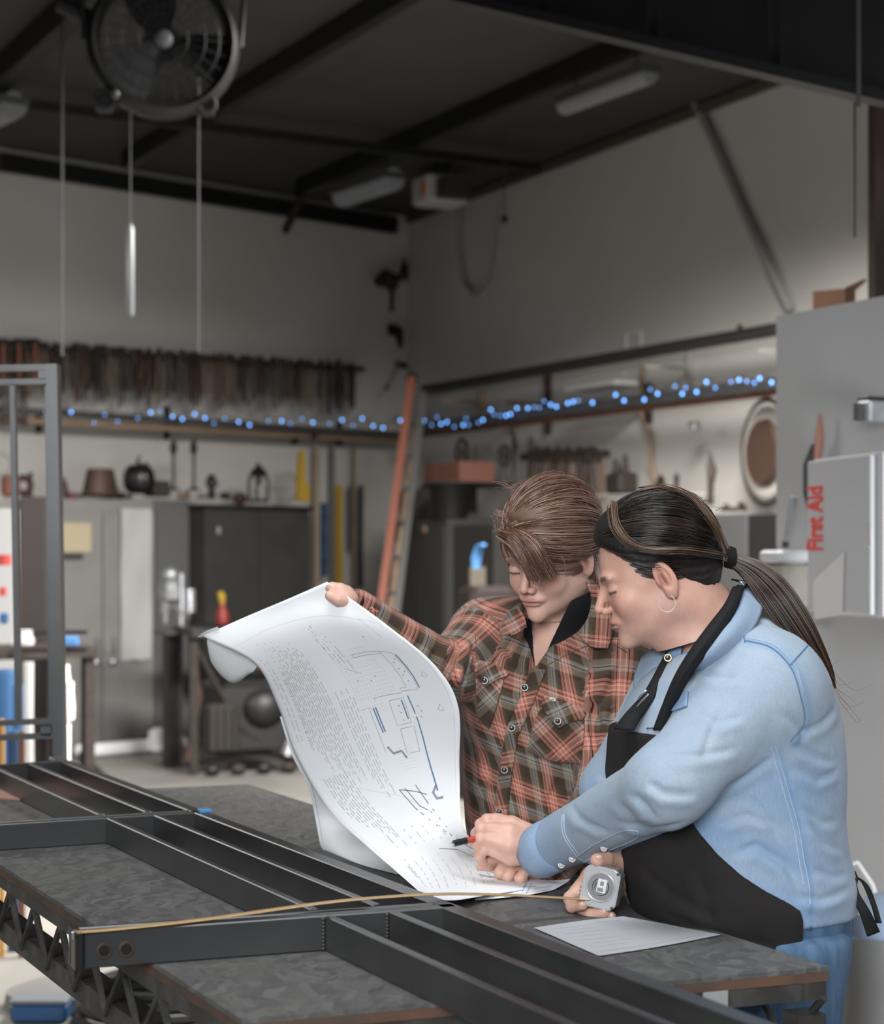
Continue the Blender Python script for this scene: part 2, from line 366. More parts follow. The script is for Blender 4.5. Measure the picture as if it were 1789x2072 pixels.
# dark corner sculptures
def corner_thing():
    h, t = wth(LW, 'wrought_iron_bird', 'dark wrought iron bird figure mounted high in the room corner', 'sculpture', 792, 610, .2); k = t/F
    b = MB(); b.tube([(0, 0, -20*k), (0, -.02, 50*k)], .02, 6); b.build('stem', IRON, h)
    b = MB(); b.sphere((0, 0, 40*k), 22*k, 12, sc=(.8, .6, .9)); b.tube([(-6*k, 0, 40*k), (-22*k, 0, 56*k)], [14*k, 12*k], 8); b.build('body', IRON, h, True)
    MB().sphere((-30*k, 0, 38*k), 13*k, 10).tube([(-38*k, 0, 38*k), (-48*k, 0, 34*k)], [5*k, 1*k], 6).build('head', IRON, h, True)
    MB().tube([(8*k, 0, 42*k), (30*k, 0, 62*k), (34*k, 0, 92*k)], [11*k, 9*k, 3*k], 8, flat=.5).tube([(14*k, 0, 46*k), (40*k, 0, 50*k), (42*k, 0, 82*k)], [8*k, 7*k, 3*k], 8, flat=.5).build('wing', IRON, h, True)
    h, t = wth(LW, 'wall_hook', 'dark iron hook fixed in the room corner under the iron bird', 'hook', 803, 708, .15)
    MB().tube([(-22*k, 0, 46*k), (-5*k, 0, 48*k), (4*k, 0, 40*k), (10*k, 0, 5*k)], [5*k, 8*k, 14*k, 6*k], 8, flat=.6).build('hook_arm', BLK, h, True)
    b = MB(); b.box((0, .06, 42*k), (18*k, .03, 22*k)); b.build('hook_plate', BLK, h)
    h, t = wth(LW, 'wall_arm', 'thin grey jointed arm sticking out of the left wall near the corner', 'arm', 822, 740, .1)
    MB().tube([(-25*k, 0, 2*k), (0, 0, 0)], 6*k, 8).build('mount', BLK, h, True); MB().tube([(-22*k, 0, 0), (-92*k, -.2, -52*k)], 2.6*k, 6).build('arm', GRC, h, True)
    MB().sphere((-95*k, -.2, -54*k), 5*k, 8).build('knob', DGREY, h, True)
corner_thing()
# ---------------------------------------------------------------- left wall: tool rail with hanging tongs
def rail(wl, name, label, x0, y0, x1, y1, off, hpx, dep, m, group=None):
    s0, s1, z0, z1, t = span(wl, x0, y0, x1, y1, off); c = ((s0+s1)/2, (z0+z1)/2)
    b = MB(); b.beam((s0-c[0], 0, z0-c[1]), (s1-c[0], 0, z1-c[1]), dep, hpx*t/F); o = b.build(name, m)
    o.location = wl.pt(c[0], off, c[1]); o.rotation_euler = (0, 0, wl.a); return tag(o, label, 'rail', group)
rail(LW, 'tool_rail', 'long black tool rail full of hanging tongs on the left wall', -30, 699, 735, 747, .18, 10, .05, BLK)
protos_t = []
def tong(kind):
    ms = [IRON, RUST, mat('brown_tool', (.05, .027, .019), .7), mat('grey_rein', (.06, .058, .053), .5, .4), mat('tan_tool', (.13, .088, .062), .7)]
    m = ms[kind % 5]; o = thing('blacksmith_tongs', 'x', 'tool')
    L_ = .30+.02*(kind % 3)
    MB().tube([(-.012, 0, 0), (-.02, 0, -L_*.55), (-.012, 0, -L_)], [.008, .011, .007], 6).build('rein', m, o, True)
    MB().tube([(.012, 0, 0), (.022, 0, -L_*.5), (.014, 0, -L_*.94)], [.008, .011, .007], 6).build('rein', m, o, True)
    MB().tube([(-.02, -.01, .05), (.012, -.01, .01), (0, -.01, -.03)], [.008, .016, .01], 6).tube([(.02, .01, .05), (-.012, .01, .01), (0, .01, -.03)], [.008, .016, .01], 6).build('jaw', IRON, o, True)
    return o
def ordn(i): return str(i)+('th' if 10 < i % 100 < 14 else {1: 'st', 2: 'nd', 3: 'rd'}.get(i % 10, 'th'))
def hang_tools():
    pr = [tong(k) for k in range(6)]; protos_t.extend(pr); used = set(); n = 84
    for i in range(n):
        px = -5+i*(718+5)/(n-1)+random.uniform(-2, 2); yy = 700+px*.0655
        q, z, t = LW.hit(px, yy, .23+random.uniform(-.02, .05)); sc = random.choice([.85, .95, 1.0, 1.1, 1.2]) * (1.22 if px > 655 and px < 700 else 1)
        k = random.randrange(6)
        lab = f"{['dark', 'rust brown', 'brown', 'grey', 'tan', 'dark slim'][k]} tongs hanging on the left tool rail, {ordn(i+1)} from the left"
        if k not in used:
            used.add(k); o = pr[k]; o.location = LW.pt(q, .23, z); o.rotation_euler = (0, 0, LW.a+random.uniform(-.5, .5)); o.scale = (1.25, 1, sc); o['label'] = lab; o['group'] = 'tongs hanging on the left tool rail'
        else: copy_thing(pr[k], LW.pt(q, .23+random.uniform(-.03, .05), z), LW.a+random.uniform(-.5, .5), lab, 'tongs hanging on the left tool rail', (1.25, 1, sc))
    for j, i_ in enumerate(x for x in range(6) if x not in used): pr[i_].location = LW.pt(-8, .2, 2)
hang_tools()
# short tools on left, reddish
for i, px in enumerate((6, 20, 38, 52, 70)):
    h, t = wth(LW, 'hammer', ['red-handled', 'rust brown', 'dull red', 'small rust', 'dark red'][i]+' hammer at the left end of the tool rail, '+['first', 'second', 'third', 'fourth', 'fifth'][i]+' from the edge', 'hammer', px, 770+i % 2*12, .32); k = t/F
    MB().tube([(0, 0, 0), (0, 0, 74*k)], [4.5*k, 4*k], 8).build('handle', WOODR if i % 2 == 0 else RUST, h, True)
    b = MB(); b.box((0, 0, 80*k), (20*k, 10*k, 11*k), b=.004); b.build('hammer_head', IRON, h)
for i, px in enumerate((4, 16, 42, 52)):
    h, t = wth(LW, 'chain_length', ['rusty chain hanging behind the left edge of the railing', 'dark short chain below the tool rail at far left', 'reddish chain hanging between the railing bars', 'rust coloured chain nearest the tall railing post'][i], 'chain', px, 862, .3); k = t/F
    b = MB()
    for j in range(9): b.ring((0, 0, (5+j*8)*k), 4*k, 1.5*k, (0, 1, 0) if j % 2 else (1, 0, 0), n=10, m=5)
    b.build('links', RUST if i % 2 else IRON, h)
# pipe racks with string lights
rail(LW, 'pipe_rack', 'grey upper bar of the pipe rack on the left wall', 0, 829, 815, 880, .30, 12, .08, mat('rack_grey', (.075, .072, .068), .5, .4))
rail(LW, 'rack_board', 'tan wooden lower board of the pipe rack on the left wall', 0, 848, 815, 891, .22, 13, .06, TAN)
rail(RW, 'pipe_rack', 'black upper pipe on the right wall rising to the partition', 862, 786, 1580, 661, .35, 12, .09, mat('rack_black', (.03, .03, .028), .5, .4))
rail(RW, 'pipe_rack', 'pale thin pipe lying under the black upper pipe on the right wall', 862, 797, 1580, 674, .25, 6, .05, mat('rack_pale', (.12, .11, .10), .5, .4))
rail(RW, 'pipe_rack', 'thick grey bar carrying blue lights on the right wall', 850, 866, 1590, 775, .35, 20, .12, mat('rack_grey', (.075, .072, .068), .5, .4))
rail(RW, 'rack_board', 'rust red lower edge board under the thick grey bar on the right wall', 850, 880, 1590, 791, .30, 10, .08, WOODR)
def bracket(wl, px, y0, y1, off, wpx, label, m=IRON):
    h, t = wth(wl, 'rack_bracket', label, 'bracket', px, y1, off); k = t/F; H = (y1-y0)*k
    b = MB(); b.box((0, off-.03, H/2), (wpx*k, .05, H)); b.build('upright', m, h)
    b = MB(); b.box((0, off/2, H*.45), (wpx*k*.8, off, 6*k)); b.build('arm', m, h)
bracket(LW, 120, 826, 872, .32, 7, 'dark rack bracket beside the tall railing post')
bracket(LW, 381, 818, 885, .32, 7, 'dark rack bracket above the two tall candlesticks')
bracket(LW, 641, 865, 895, .32, 6, 'small brown rack bracket above the yellow level')
bracket(LW, 731, 850, 898, .32, 8, 'dark rack bracket nearest the room corner on the left wall')
bracket(RW, 1027, 742, 875, .38, 8, 'tall rusty rack bracket above the iron wheels', RUST)
bracket(RW, 896, 785, 830, .38, 7, 'short pale rack bracket near the ladder top', TAN)
bracket(RW, 1225, 772, 852, .38, 9, 'dark rack bracket above the wall tool rack')
bracket(RW, 1503, 738, 822, .38, 9, 'rust brown rack bracket nearest the partition', RUST)
bracket(RW, 1306, 705, 770, .38, 5, 'thin grey bracket joined to the white wire shelf', GRC)
bracket(RW, 1535, 665, 745, .38, 6, 'grey triangular bracket under the upper pipe beside the partition', GRC)
h, t = wth(RW, 'wire_frame', 'thin pale wire frame standing above the upper pipe on the right wall', 'frame', 1283, 702, .4); k = t/F
MB().tube([(-28*k, 0, 0), (-28*k, 0, 30*k), (28*k, 0, 28*k), (28*k, 0, 0)], 1.6*k, 6).build('wire', GRC, h)
h, t = wth(RW, 'wire_shelf', 'pale grey shelf tray between the two pipes of the right wall rack', 'shelf', 1215, 786, .4); k = t/F
b = MB(); b.box((0, 0, 4*k), (190*k, .2, 8*k)); b.build('tray', GRC, h); b = MB(); b.box((8*k, 0, 22*k), (170*k, .02, 4*k)); b.build('rim', GRC, h)
h, t = wth(RW, 'wall_lamp', 'tiny dark lamp clipped on top of the upper pipe near the partition', 'lamp', 1497, 668, .36); k = t/F
MB().sphere((0, 0, 7*k), 6*k, 8).build('shade', IRON, h, True); MB().tube([(0, 0, -2*k), (0, 0, 4*k)], 2.5*k, 6).build('clip', BLK, h)
# blue string lights: bulbs are parts of one string per wall
BULB = mat('blue_bulb', (.1, .3, .8), .4, emis=(.16, .42, 1.0), est=4.5)
BULB2 = mat('dim_blue_bulb', (.1, .3, .8), .4, emis=(.18, .42, .95), est=1.6)
def lights(wl, pts, off, label, seed):
    q0, z0, t0 = wl.hit(*pts[len(pts)//2][:2], off); root = thing('light_string', label, 'string lights', wl.pt(q0, off, z0), wl.a)
    L_ = []
    for (px, py, br) in pts:
        q, z, t = wl.hit(px, py, off); L_.append((q-q0, 0, z-z0))
    MB().tube([(a, 0, c+.02) for a, _, c in sorted(L_)], .004, 4).build('cord', BLK, root)
    for (q, _, z), (px, py, br) in zip(L_, pts):
        MB().sphere((q, -.02, z), .0085 if br else .008, 8, sc=(1, 1, 1.3)).build('bulb', BULB if br else BULB2, root, True)
lights(LW, [(90, 833, 0), (141, 834, 1), (187, 855, 0), (209, 839, 0), (235, 853, 0), (276, 846, 0), (302, 835, 1), (322, 832, 0), (346, 843, 1), (366, 848, 1), (391, 838, 1), (412, 846, 1), (430, 857, 0), (452, 847, 0), (480, 854, 1), (502, 860, 1), (540, 852, 0), (567, 852, 1), (585, 857, 0), (608, 847, 0), (630, 855, 1), (664, 857, 0), (689, 850, 1), (711, 861, 0), (730, 847, 1), (752, 862, 1), (772, 866, 1), (807, 851, 1)], .42, 'string of small blue lights along the pipe rack of the left wall', 1)
lights(RW, [(855, 846, 0), (863, 851, 1), (878, 860, 0), (889, 844, 0), (897, 858, 1), (909, 854, 1), (924, 864, 0), (942, 860, 1), (948, 847, 0), (953, 860, 0), (973, 855, 0), (982, 850, 1), (998, 829, 1), (1004, 839, 0), (1017, 841, 0), (1029, 841, 1), (1038, 838, 1), (1051, 826, 1), (1073, 826, 1), (1086, 824, 0), (1096, 825, 0), (1106, 812, 0), (1119, 819, 1), (1131, 823, 1), (1154, 816, 1), (1165, 813, 1), (1175, 811, 0), (1204, 815, 1), (1251, 799, 1), (1268, 811, 1), (1309, 809, 1), (1321, 788, 0), (1336, 797, 1), (1371, 781, 0), (1386, 797, 1), (1393, 785, 0), (1415, 793, 1), (1435, 773, 1), (1453, 785, 0), (1485, 773, 0), (1501, 769, 1), (1517, 772, 0), (1532, 775, 0), (1543, 766, 1), (1567, 774, 1)], .46, 'string of small blue lights along the thick bar of the right wall', 2)
# ---------------------------------------------------------------- left wall furniture
def wbox(wl, name, label, cat, x0, y0, x1, y1, off, dep, m, z0=None, bev=.006, group=None):
    """box-like thing whose FRONT face fills the pixel rectangle at distance off from the wall"""
    a = wl.hit(x0, y0, off); c = wl.hit(x1, y1, off); W_ = c[0]-a[0]; t = (a[2]+c[2])/2
    zt = CH-((y0-HY)/F*t); zb = CH-((y1-HY)/F*t) if z0 is None else z0
    o = thing(name, label, cat, wl.pt((a[0]+c[0])/2, off-dep/2, zb), wl.a, group)
    b = MB(); b.box((0, 0, (zt-zb)/2), (W_, dep, zt-zb), b=bev); b.build('body', m, o)
    return o, W_, zt-zb, t/F
# grey double-door cabinet
o, W_, H_, k = wbox(LW, 'metal_cabinet', 'light grey double-door metal cabinet with a cream notice and a long white sheet', 'cabinet', 96, 1010, 310, 1498, .75, .5, GREYP, z0=0)
for sx in (-1, 1):
    b = MB(); b.box((0, 0, 0), (W_/2-.012, .02, H_-.14), b=.004); d_ = b.build('door', GREYP, o); d_.location = (sx*W_/4, -.26, H_/2-.02)
    b = MB(); b.box((-sx*(W_/4-.07), -.02, -.12), (.03, .03, .12), b=.006); b.sphere((-sx*(W_/4-.07), -.03, -.24), .03, 10); b.build('handle', CHROME, d_, True)
b = MB(); b.box((0, 0, 0), (72*k, .004, 58*k)); n_ = b.build('notice', CREAM, o); n_.location = (-W_/2+60*k, -.275, H_-78*k)
b = MB(); b.box((0, 0, 0), (44*k, .03, 10*k)); n_ = b.build('label_holder', DGREY, o); n_.location = (-W_/2+52*k, -.28, H_-115*k)
V = []; Fc = []
for i in range(13):
    for j in range(7): V.append((-37*k+74*k*j/6, -.006*math.sin(i*.9+j)-.004, -i*310*k/12-(2*k*math.sin(j*2.0) if i == 12 else 0)))
for i in range(12):
    for j in range(6): Fc.append((i*7+j, i*7+j+1, i*7+j+8, i*7+j+7))
n_ = MB().add(V, Fc).build('hanging_sheet', PAPW, o, True); n_.location = (W_/2-48*k, -.285, H_-18*k)
o, W_, H_, k = wbox(LW, 'metal_locker', 'plain grey metal locker between the pale double-door cabinet and the dark cabinet', 'locker', 311, 1012, 384, 1498, .75, .5, mat('locker_paint', (.115, .115, .118), .45, .2), z0=0)
b = MB(); b.box((0, -.256, H_/2), (W_-.05, .014, H_-.1), b=.003); b.build('door', mat('locker_paint', (.115, .115, .118), .45, .2), o)
b = MB(); b.box((W_/2-.07, -.27, H_*.52), (.02, .02, .1)); b.build('handle', CHROME, o)
o, W_, H_, k = wbox(LW, 'dark_cabinet', 'large dark olive cabinet with a small pale tag left of the yellow level', 'cabinet', 416, 1030, 627, 1460, .95, .65, DGREY, z0=0)
for sx in (-1, 1):
    b = MB(); b.box((sx*W_/4, -.335, H_/2), (W_/2-.015, .014, H_-.08), b=.003); b.build('door', DGREY, o)
b = MB(); b.box((-W_/2+28*k, -.345, H_-44*k), (8*k, .004, 14*k)); b.build('paper_tag', mat('tag_paper', (.25, .27, .29), .7), o)
b = MB(); b.box((0, 0, H_+.012), (W_+.04, .7, .03)); b.build('top_lip', BLK, o)
wbox(LW, 'black_curtain', 'narrow black sheet of steel standing in the gap between locker and dark cabinet', 'panel', 386, 1022, 414, 1500, .6, .1, BLK, z0=0)  # black sheet added where the gap is only dark shade
# white boxes added as floor glare at the foot of the cabinets
b = MB(); b.box((0, 0, .05), (236*.00385, .12, .085), b=.02); q, z, t = LW.hit(268, 1500, 1.0); o = b.build('white_board', mat('bright_white_board', (.9, .9, .9), .5, emis=(.9, .93, 1), est=.25)); o.location = LW.pt(q, 1.0, 0); o.rotation_euler = (0, 0, LW.a)
o.data.materials[0] = mat('white_foam', (.92, .92, .92), .6); tag(o, 'bright white foam strip lying at the foot of the grey cabinets', 'board')
q, z, t = LW.hit(345, 1500, 1.2); b = MB(); b.box((0, 0, .09), (46*.0038, .10, .18), b=.04); o = b.build('white_sack', mat('white_foam', (.92, .92, .92), .6), smooth=True); o.location = LW.pt(q, 1.08, 0); o.rotation_euler = (0, 0, LW.a); tag(o, 'small white sack standing at the foot of the grey locker', 'sack')  # thicker part of the floor glare, added as a white lump
# things on top of the cabinets
def top(px, pyb, off=.6): q, z, t = LW.hit(px, pyb, off); return LW.pt(q, off, z), t/F
def put(name, label, cat, px, pyb, off=.6, wl=LW):
    q, z, t = wl.hit(px, pyb, off); return thing(name, label, cat, wl.pt(q, off, z), wl.a), t/F
h, k = put('iron_pot', 'rust brown truncated metal hood on top of the pale grey cabinet', 'hood', 203, 1005)
MB().lathe([(42*k, 0), (40*k, 6*k), (30*k, 52*k), (28*k, 56*k), (0, 58*k)], n=24, sy=.7).build('hood', mat('brown_hood', (.09, .05, .035), .55, .3, col2=(.06, .035, .028), scale=12), h, True)
MB().ring((0, 0, 3*k), 42*k, 3*k, (0, 0, 1), n=24, m=6).build('rim', RUST, h, True)
h, k = put('metal_mask', 'dark round metal pumpkin with a shiny cheek on the cabinet beside the brown hood', 'sculpture', 281, 1002)
b = MB()
for a in range(9):
    an = 2*math.pi*a/9; b.sphere((math.cos(an)*14*k, math.sin(an)*14*k, 32*k), 24*k, 12, sc=(.8, .8, 1.25))
b.build('pumpkin_body', mat('dark_polished', (.05, .05, .05), .3, .8), h, True)
MB().tube([(0, 0, 58*k), (-3*k, 0, 72*k), (5*k, 0, 80*k)], [5*k, 3*k, 2*k], 8).tube([(4*k, 0, 62*k), (20*k, 0, 66*k), (26*k, 0, 50*k)], 2*k, 6).build('stalk', IRON, h, True)
h, k = put('wooden_block', 'dark brown wooden block on the cabinet right of the metal pumpkin', 'block', 318, 1004, .55)
b = MB(); b.box((0, 0, 15*k), (40*k, .15, 32*k), b=.01); b.build('block', mat('dark_wood', (.035, .026, .02), .7), h)
for px, nm in ((351, 'left'), (392, 'right')):
    h, k = put('iron_candlestick', 'tall thin iron candlestick on the cabinet, the '+nm+' one of the pair', 'candlestick', px, 992)
    h['group'] = 'pair of iron candlesticks'
    MB().lathe([(15*k, 0), (13*k, 2*k), (3*k, 6*k), (2.6*k, 40*k), (3*k, 74*k)], n=12).build('stem', IRON, h, True)
    MB().lathe([(3*k, 72*k), (7*k, 78*k), (7.5*k, 88*k), (5*k, 96*k), (2*k, 103*k), (0, 104*k)], n=12).build('finial', BLK, h, True)
h, k = put('iron_figurine', 'small dark iron head figurine right of the candlesticks', 'figurine', 428, 1010)
MB().lathe([(9*k, 0), (8*k, 14*k), (5*k, 20*k), (10*k, 26*k), (12*k, 36*k), (8*k, 46*k), (0, 52*k)], n=14).build('figure', IRON, h, True); MB().ring((0, 0, 30*k), 12*k, 3*k, (0, 0, 1), n=16, m=6).build('collar', CHROME, h, True)
h, k = put('iron_lantern', 'dark iron lantern on top of the dark olive cabinet', 'lantern', 523, 1016)
MB().lathe([(22*k, 0), (20*k, 6*k)], n=16).build('base', BLK, h, True)
for a in range(4):
    an = math.pi/4+a*math.pi/2; MB().tube([(math.cos(an)*18*k, math.sin(an)*18*k, 5*k), (math.cos(an)*20*k, math.sin(an)*20*k, 40*k), (math.cos(an)*10*k, math.sin(an)*10*k, 66*k)], 3*k, 6).build('post', IRON, h, True)
MB().lathe([(20*k, 52*k), (12*k, 66*k), (6*k, 72*k), (0, 82*k)], n=16).build('cap', BLK, h, True); MB().lathe([(6*k, 6*k), (8*k, 20*k), (5*k, 34*k), (0, 38*k)], n=10).build('candle', PAPW, h, True)
h, k = put('wooden_lump', 'small brown root lump beside the lantern', 'ornament', 486, 1018); MB().sphere((0, 0, 9*k), 14*k, 12, sc=(1.2, .8, .9)).build('lump', RUST, h, True)
h, k = put('yellow_square', 'bright yellow tapering guard standing at the right end of the dark cabinet', 'guard', 612, 1012)
MB().prism([(-14*k, 0), (14*k, -4*k), (14*k, 32*k), (4*k, 34*k), (1*k, 100*k), (-7*k, 100*k), (-13*k, 30*k)], .05).build('yellow_plate', YEL, h)
h, k = put('ring_frame', 'thin pale wire ring standing behind the yellow guard', 'ring', 580, 1016, .4); MB().ring((0, 0, 30*k), 28*k, 1.6*k, (0, 1, 0), n=28, m=6).build('ring', GRC, h, True)
h, k = put('copper_ornament', 'reddish copper ornament with round hole at the far left cabinet top', 'ornament', 30, 1010)
MB().ring((20*k, 0, 28*k), 16*k, 7*k, (0, 1, 0), n=20, m=8).build('ring', RUST, h, True); b = MB(); b.box((-10*k, 0, 26*k), (34*k, .1, 44*k), b=.02); b.build('block', BRICKC, h)
MB().tube([(35*k, 0, 0), (36*k, 0, 56*k)], [5*k, 4*k], 8).build('spike', IRON, h, True)
h, k = put('brass_ring', 'thin pale ring leaning against the wall at the left edge', 'ring', 2, 962, .3); MB().ring((0, 0, 22*k), 22*k, 2*k, (0, 1, 0), n=24, m=6).build('ring', GRC, h, True)
h, k = put('welding_hood', 'dark brown cone beside the tall railing post on the cabinet', 'cone', 122, 1005); MB().lathe([(18*k, 0), (14*k, 26*k), (5*k, 44*k), (0, 46*k)], n=16).build('cone', mat('brown_hood', (.09, .05, .035)), h, True)
for i, (px, wd) in enumerate(((148, 9), (245, 12), (262, 8), (372, 14), (408, 10), (455, 12))):
    h, k = put('metal_scrap', ['tiny red lump left of the brown hood', 'rust red lump between hood and pumpkin', 'small copper lump under the pumpkin', 'pale crumpled scrap between the candlesticks', 'pale scrap right of the candlesticks', 'dark lump beside the small figurine'][i], 'scrap', px, 1008, .5)
    MB().sphere((0, 0, wd*.4*k), wd*k, 9, sc=(1.2, .7, .6)).build('scrap', [REDP, RUST, BRICKC, TAN, TAN, IRON][i], h, True)
# boards, rulers and levels between cabinet and ladder
def stick(px, y0, y1, wpx, m, name, label, cat, off=.12, x1=None, extra=None):
    q, z, t = LW.hit(px, y1, off); q1, z1, t1 = LW.hit(px if x1 is None else x1, y0, off); k = t/F
    o = thing(name, label, cat, LW.pt(q, off, z), LW.a)
    b = MB(); b.beam((0, 0, 0), (q1-q, 0, z1-z), wpx*k, .03, up=(0, 1, 0)); b.build('blade', m, o)
    return o, k, z1-z
stick(641, 900, 1300, 12, PALEW, 'wooden_board', 'tall pale board standing right beside the dark cabinet', 'board')
o, k, H_ = stick(654, 1018, 1166, 13, BLUE, 'spirit_level', 'short bright blue level hanging on the left wall beside the pale board', 'level')
for j in range(3): b = MB(); b.box((0, -.02, H_*(.2+.3*j)), (9*k, .01, 8*k)); b.build('vial', mat('vial_dark', (.01, .03, .07), .3), o)
stick(673, 885, 1250, 8, mat('grey_board', (.16, .155, .145), .6), 'metal_ruler', 'thin grey straightedge between the blue level and the yellow level', 'ruler')
stick(686, 982, 1200, 13, YEL, 'spirit_level', 'long yellow level leaning on the left wall', 'level', .14)
stick(708, 982, 1112, 6, mat('grey_tool', (.10, .098, .09)), 'metal_ruler', 'short thin grey rule right of the yellow level', 'ruler')
stick(729, 982, 1188, 9, SGREY, 'metal_ruler', 'dark slate straightedge nearest the orange ladder on the left wall', 'ruler', x1=730)
stick(716, 900, 1300, 3, TAN, 'thin_rod', 'thin tan rod standing near the room corner', 'rod')
# orange ladder leaning at the corner
def ladder():
    d0, d1 = 13.2, 14.2
    A0, A1 = P(738, 1470, d0), P(833, 765, d1); B0, B1 = P(772, 1470, d0-.1), P(868, 770, d1-.1)
    B0 = P(775, 1465, 13.3); B1 = P(858, 800, 14.3)
    A0[2] = max(A0[2], .02); c = (A0+B0)/2; c[2] = 0
    root = thing('orange_ladder', 'tall orange extension ladder leaning in the room corner', 'ladder', c)
    MB().beam(A0-c, A1-c, .06, .09, up=(0, 1, 0)).build('side_rail', ORANGE, root); MB().beam(B0-c, B1-c, .05, .09, up=(0, 1, 0)).build('side_rail', mat('grey_tool', (.10, .098, .09)), root)
    C0, C1 = A0*.5+B0*.5, A1*.5+B1*.5; MB().beam(C0-c, C1-c+(0, 0, -.3), .05, .05, up=(0, 1, 0)).build('inner_rail', TAN, root)
    for i in range(9):
        f_ = .06+i*.105; MB().tube([A0*(1-f_)+A1*f_-c, B0*(1-f_)+B1*f_-c], .014, 8).build('rung', GALV, root)
    MB().sphere(A1-c, .05, 8).build('end_cap', BLK, root, True)
ladder()
h, k = put('blue_cup', 'small blue bottle between the ladder and the red boxes', 'bottle', 866, 990, .5, LW); MB().lathe([(6*k, 0), (5*k, 22*k), (2*k, 30*k), (2*k, 60*k)], n=10).build('bottle', BLUE, h, True)
# ---------------------------------------------------------------- right wall furniture
o, W_, H_, k = wbox(RW, 'dark_cabinet', 'dark grey cabinet with a white sheet, right of the orange ladder', 'cabinet', 782, 1052, 905, 1480, 1.0, .7, mat('cab_a', (.05, .049, .046), .5, .2), z0=0)
b = MB(); b.box((0, -.356, H_/2), (W_-.06, .014, H_-.1), b=.003); b.build('door', mat('cab_a', (.05, .049, .046)), o)
b = MB(); b.box((-W_*.28, -.37, H_-80*k), (W_*.18, .004, 72*k)); b.build('hanging_sheet', PAPW, o)
MB().sphere((W_*.18, -.37, H_-20*k), 8*k, 10, sc=(1.4, .3, 1)).build('round_tag', TAN, o, True)
o, W_, H_, k = wbox(RW, 'dark_cabinet', 'near-black cabinet behind the plaid shirt shoulder, right of the sheeted cabinet', 'cabinet', 907, 1062, 1000, 1500, .95, .7, DGREY, z0=0)
wbox(RW, 'storage_box', 'flat dull brown box lying on the sheeted grey cabinet', 'box', 806, 990, 872, 1052, .85, .4, mat('dull_box', (.075, .065, .055), .8))
h, k = put('black_bin', 'black tapered bin standing on the dark cabinets under the red boxes', 'bin', 912, 1054, .9, RW)
MB().lathe([(32*k, 0), (36*k, 20*k), (46*k, 76*k), (48*k, 78*k), (0, 76*k)], n=20).build('bin_body', BLK, h, True); MB().ring((0, 0, 77*k), 47*k, 2*k, (0, 0, 1), n=24, m=6).build('rim', SGREY, h, True)
for i, (x0, x1, y0) in enumerate(((857, 884, 940), (884, 930, 935))):
    wbox(RW, 'red_box', ['small dull red box over the black bin, nearest the ladder', 'wider dull red box over the black bin, beside the iron wheel'][i], 'box', x0, y0, x1, 978, .75, .3, BRICKC)
wbox(RW, 'wall_shelf', 'thin shelf board under the two dull red boxes', 'shelf', 850, 978, 940, 984, .85, .5, BLK)
def wheel(px, py, rx, off, label):
    q, z, t = RW.hit(px, py, off); k = t/F; h = thing('iron_wheel', label, 'wheel', RW.pt(q, off, z), RW.a); R = rx*k
    MB().ring((0, 0, 0), R, R*.13, (0, 1, 0), n=26, m=6).build('rim', IRON, h, True)
    MB().sphere((0, 0, 0), R*.28, 10, sc=(1, .6, 1)).build('hub', IRON, h, True)
    for i in range(5):
        a = 2*math.pi*i/5; MB().tube([(0, 0, 0), (math.cos(a)*R*.7, .01, math.sin(a)*R*.7), (math.cos(a+.2)*R, 0, math.sin(a+.2)*R)], R*.07, 6).build('spoke', IRON, h, True)
wheel(935, 915, 26, .35, 'upper of two dark spoked wheels hanging beside the red boxes')
wheel(936, 960, 24, .40, 'lower of two dark spoked wheels hanging beside the red boxes')
wheel(1020, 922, 21, .3, 'small dark wheel alone on the wall below the blue lights')
wheel(1074, 897, 13, .3, 'tiny iron wheel at the left top of the wall tool rack')
h, t = wth(RW, 'iron_crank', 'dark iron crank hanging next to the lower spoked wheel', 'crank', 962, 975, .35); k = t/F
MB().tube([(-20*k, 0, 40*k), (6*k, 0, 42*k), (8*k, 0, 0)], 4*k, 6).build('crank_arm', IRON, h, True); MB().tube([(0, 0, 44*k), (0, 0, 78*k)], 2.5*k, 6).build('pin', RUST, h)
h, t = wth(RW, 'iron_hook_bar', 'long crooked iron bar hanging under the tall rusty bracket', 'bar', 1040, 965, .35); k = t/F
MB().tube([(-12*k, 0, 95*k), (0, 0, 80*k), (4*k, 0, 60*k), (0, 0, 45*k), (0, 0, 0)], [3*k, 5*k, 7*k, 4*k, 2*k], 6).build('bar', IRON, h, True)
# small tool rack on the right wall
rail(RW, 'tool_rail', 'short dark rail of the tool rack behind the plaid shirt head', 1062, 925, 1225, 918, .35, 14, .08, BLK)
for i in range(17):
    px = 1072+i*9; q, z, t = RW.hit(px, 926, .42); kk = i % 6
    copy_thing(protos_t[kk], RW.pt(q, .42, z), RW.a+random.uniform(-.5, .5), f'rust brown tongs on the short rail of the right wall, {ordn(i+1)} from the left', 'tongs on the short right rail', (1.5, 1, 1.0+.45*(i in (13, 14))))
for i, px in enumerate((1088, 1108, 1130, 1150, 1172, 1195)):
    h, t = wth(RW, 'iron_swage', ['leftmost', 'second', 'third', 'fourth', 'fifth', 'rightmost'][i]+' of the dark iron blocks lying on top of the short tool rail', 'block', px, 918, .38); k = t/F
    b = MB(); b.box((0, 0, 7*k), (18*k, 12*k, (10+3*(i % 2))*k), b=.01); b.tube([(0, 0, 10*k), (0, 0, 16*k)], 4*k, 6); o = b.build('block', IRON, h)
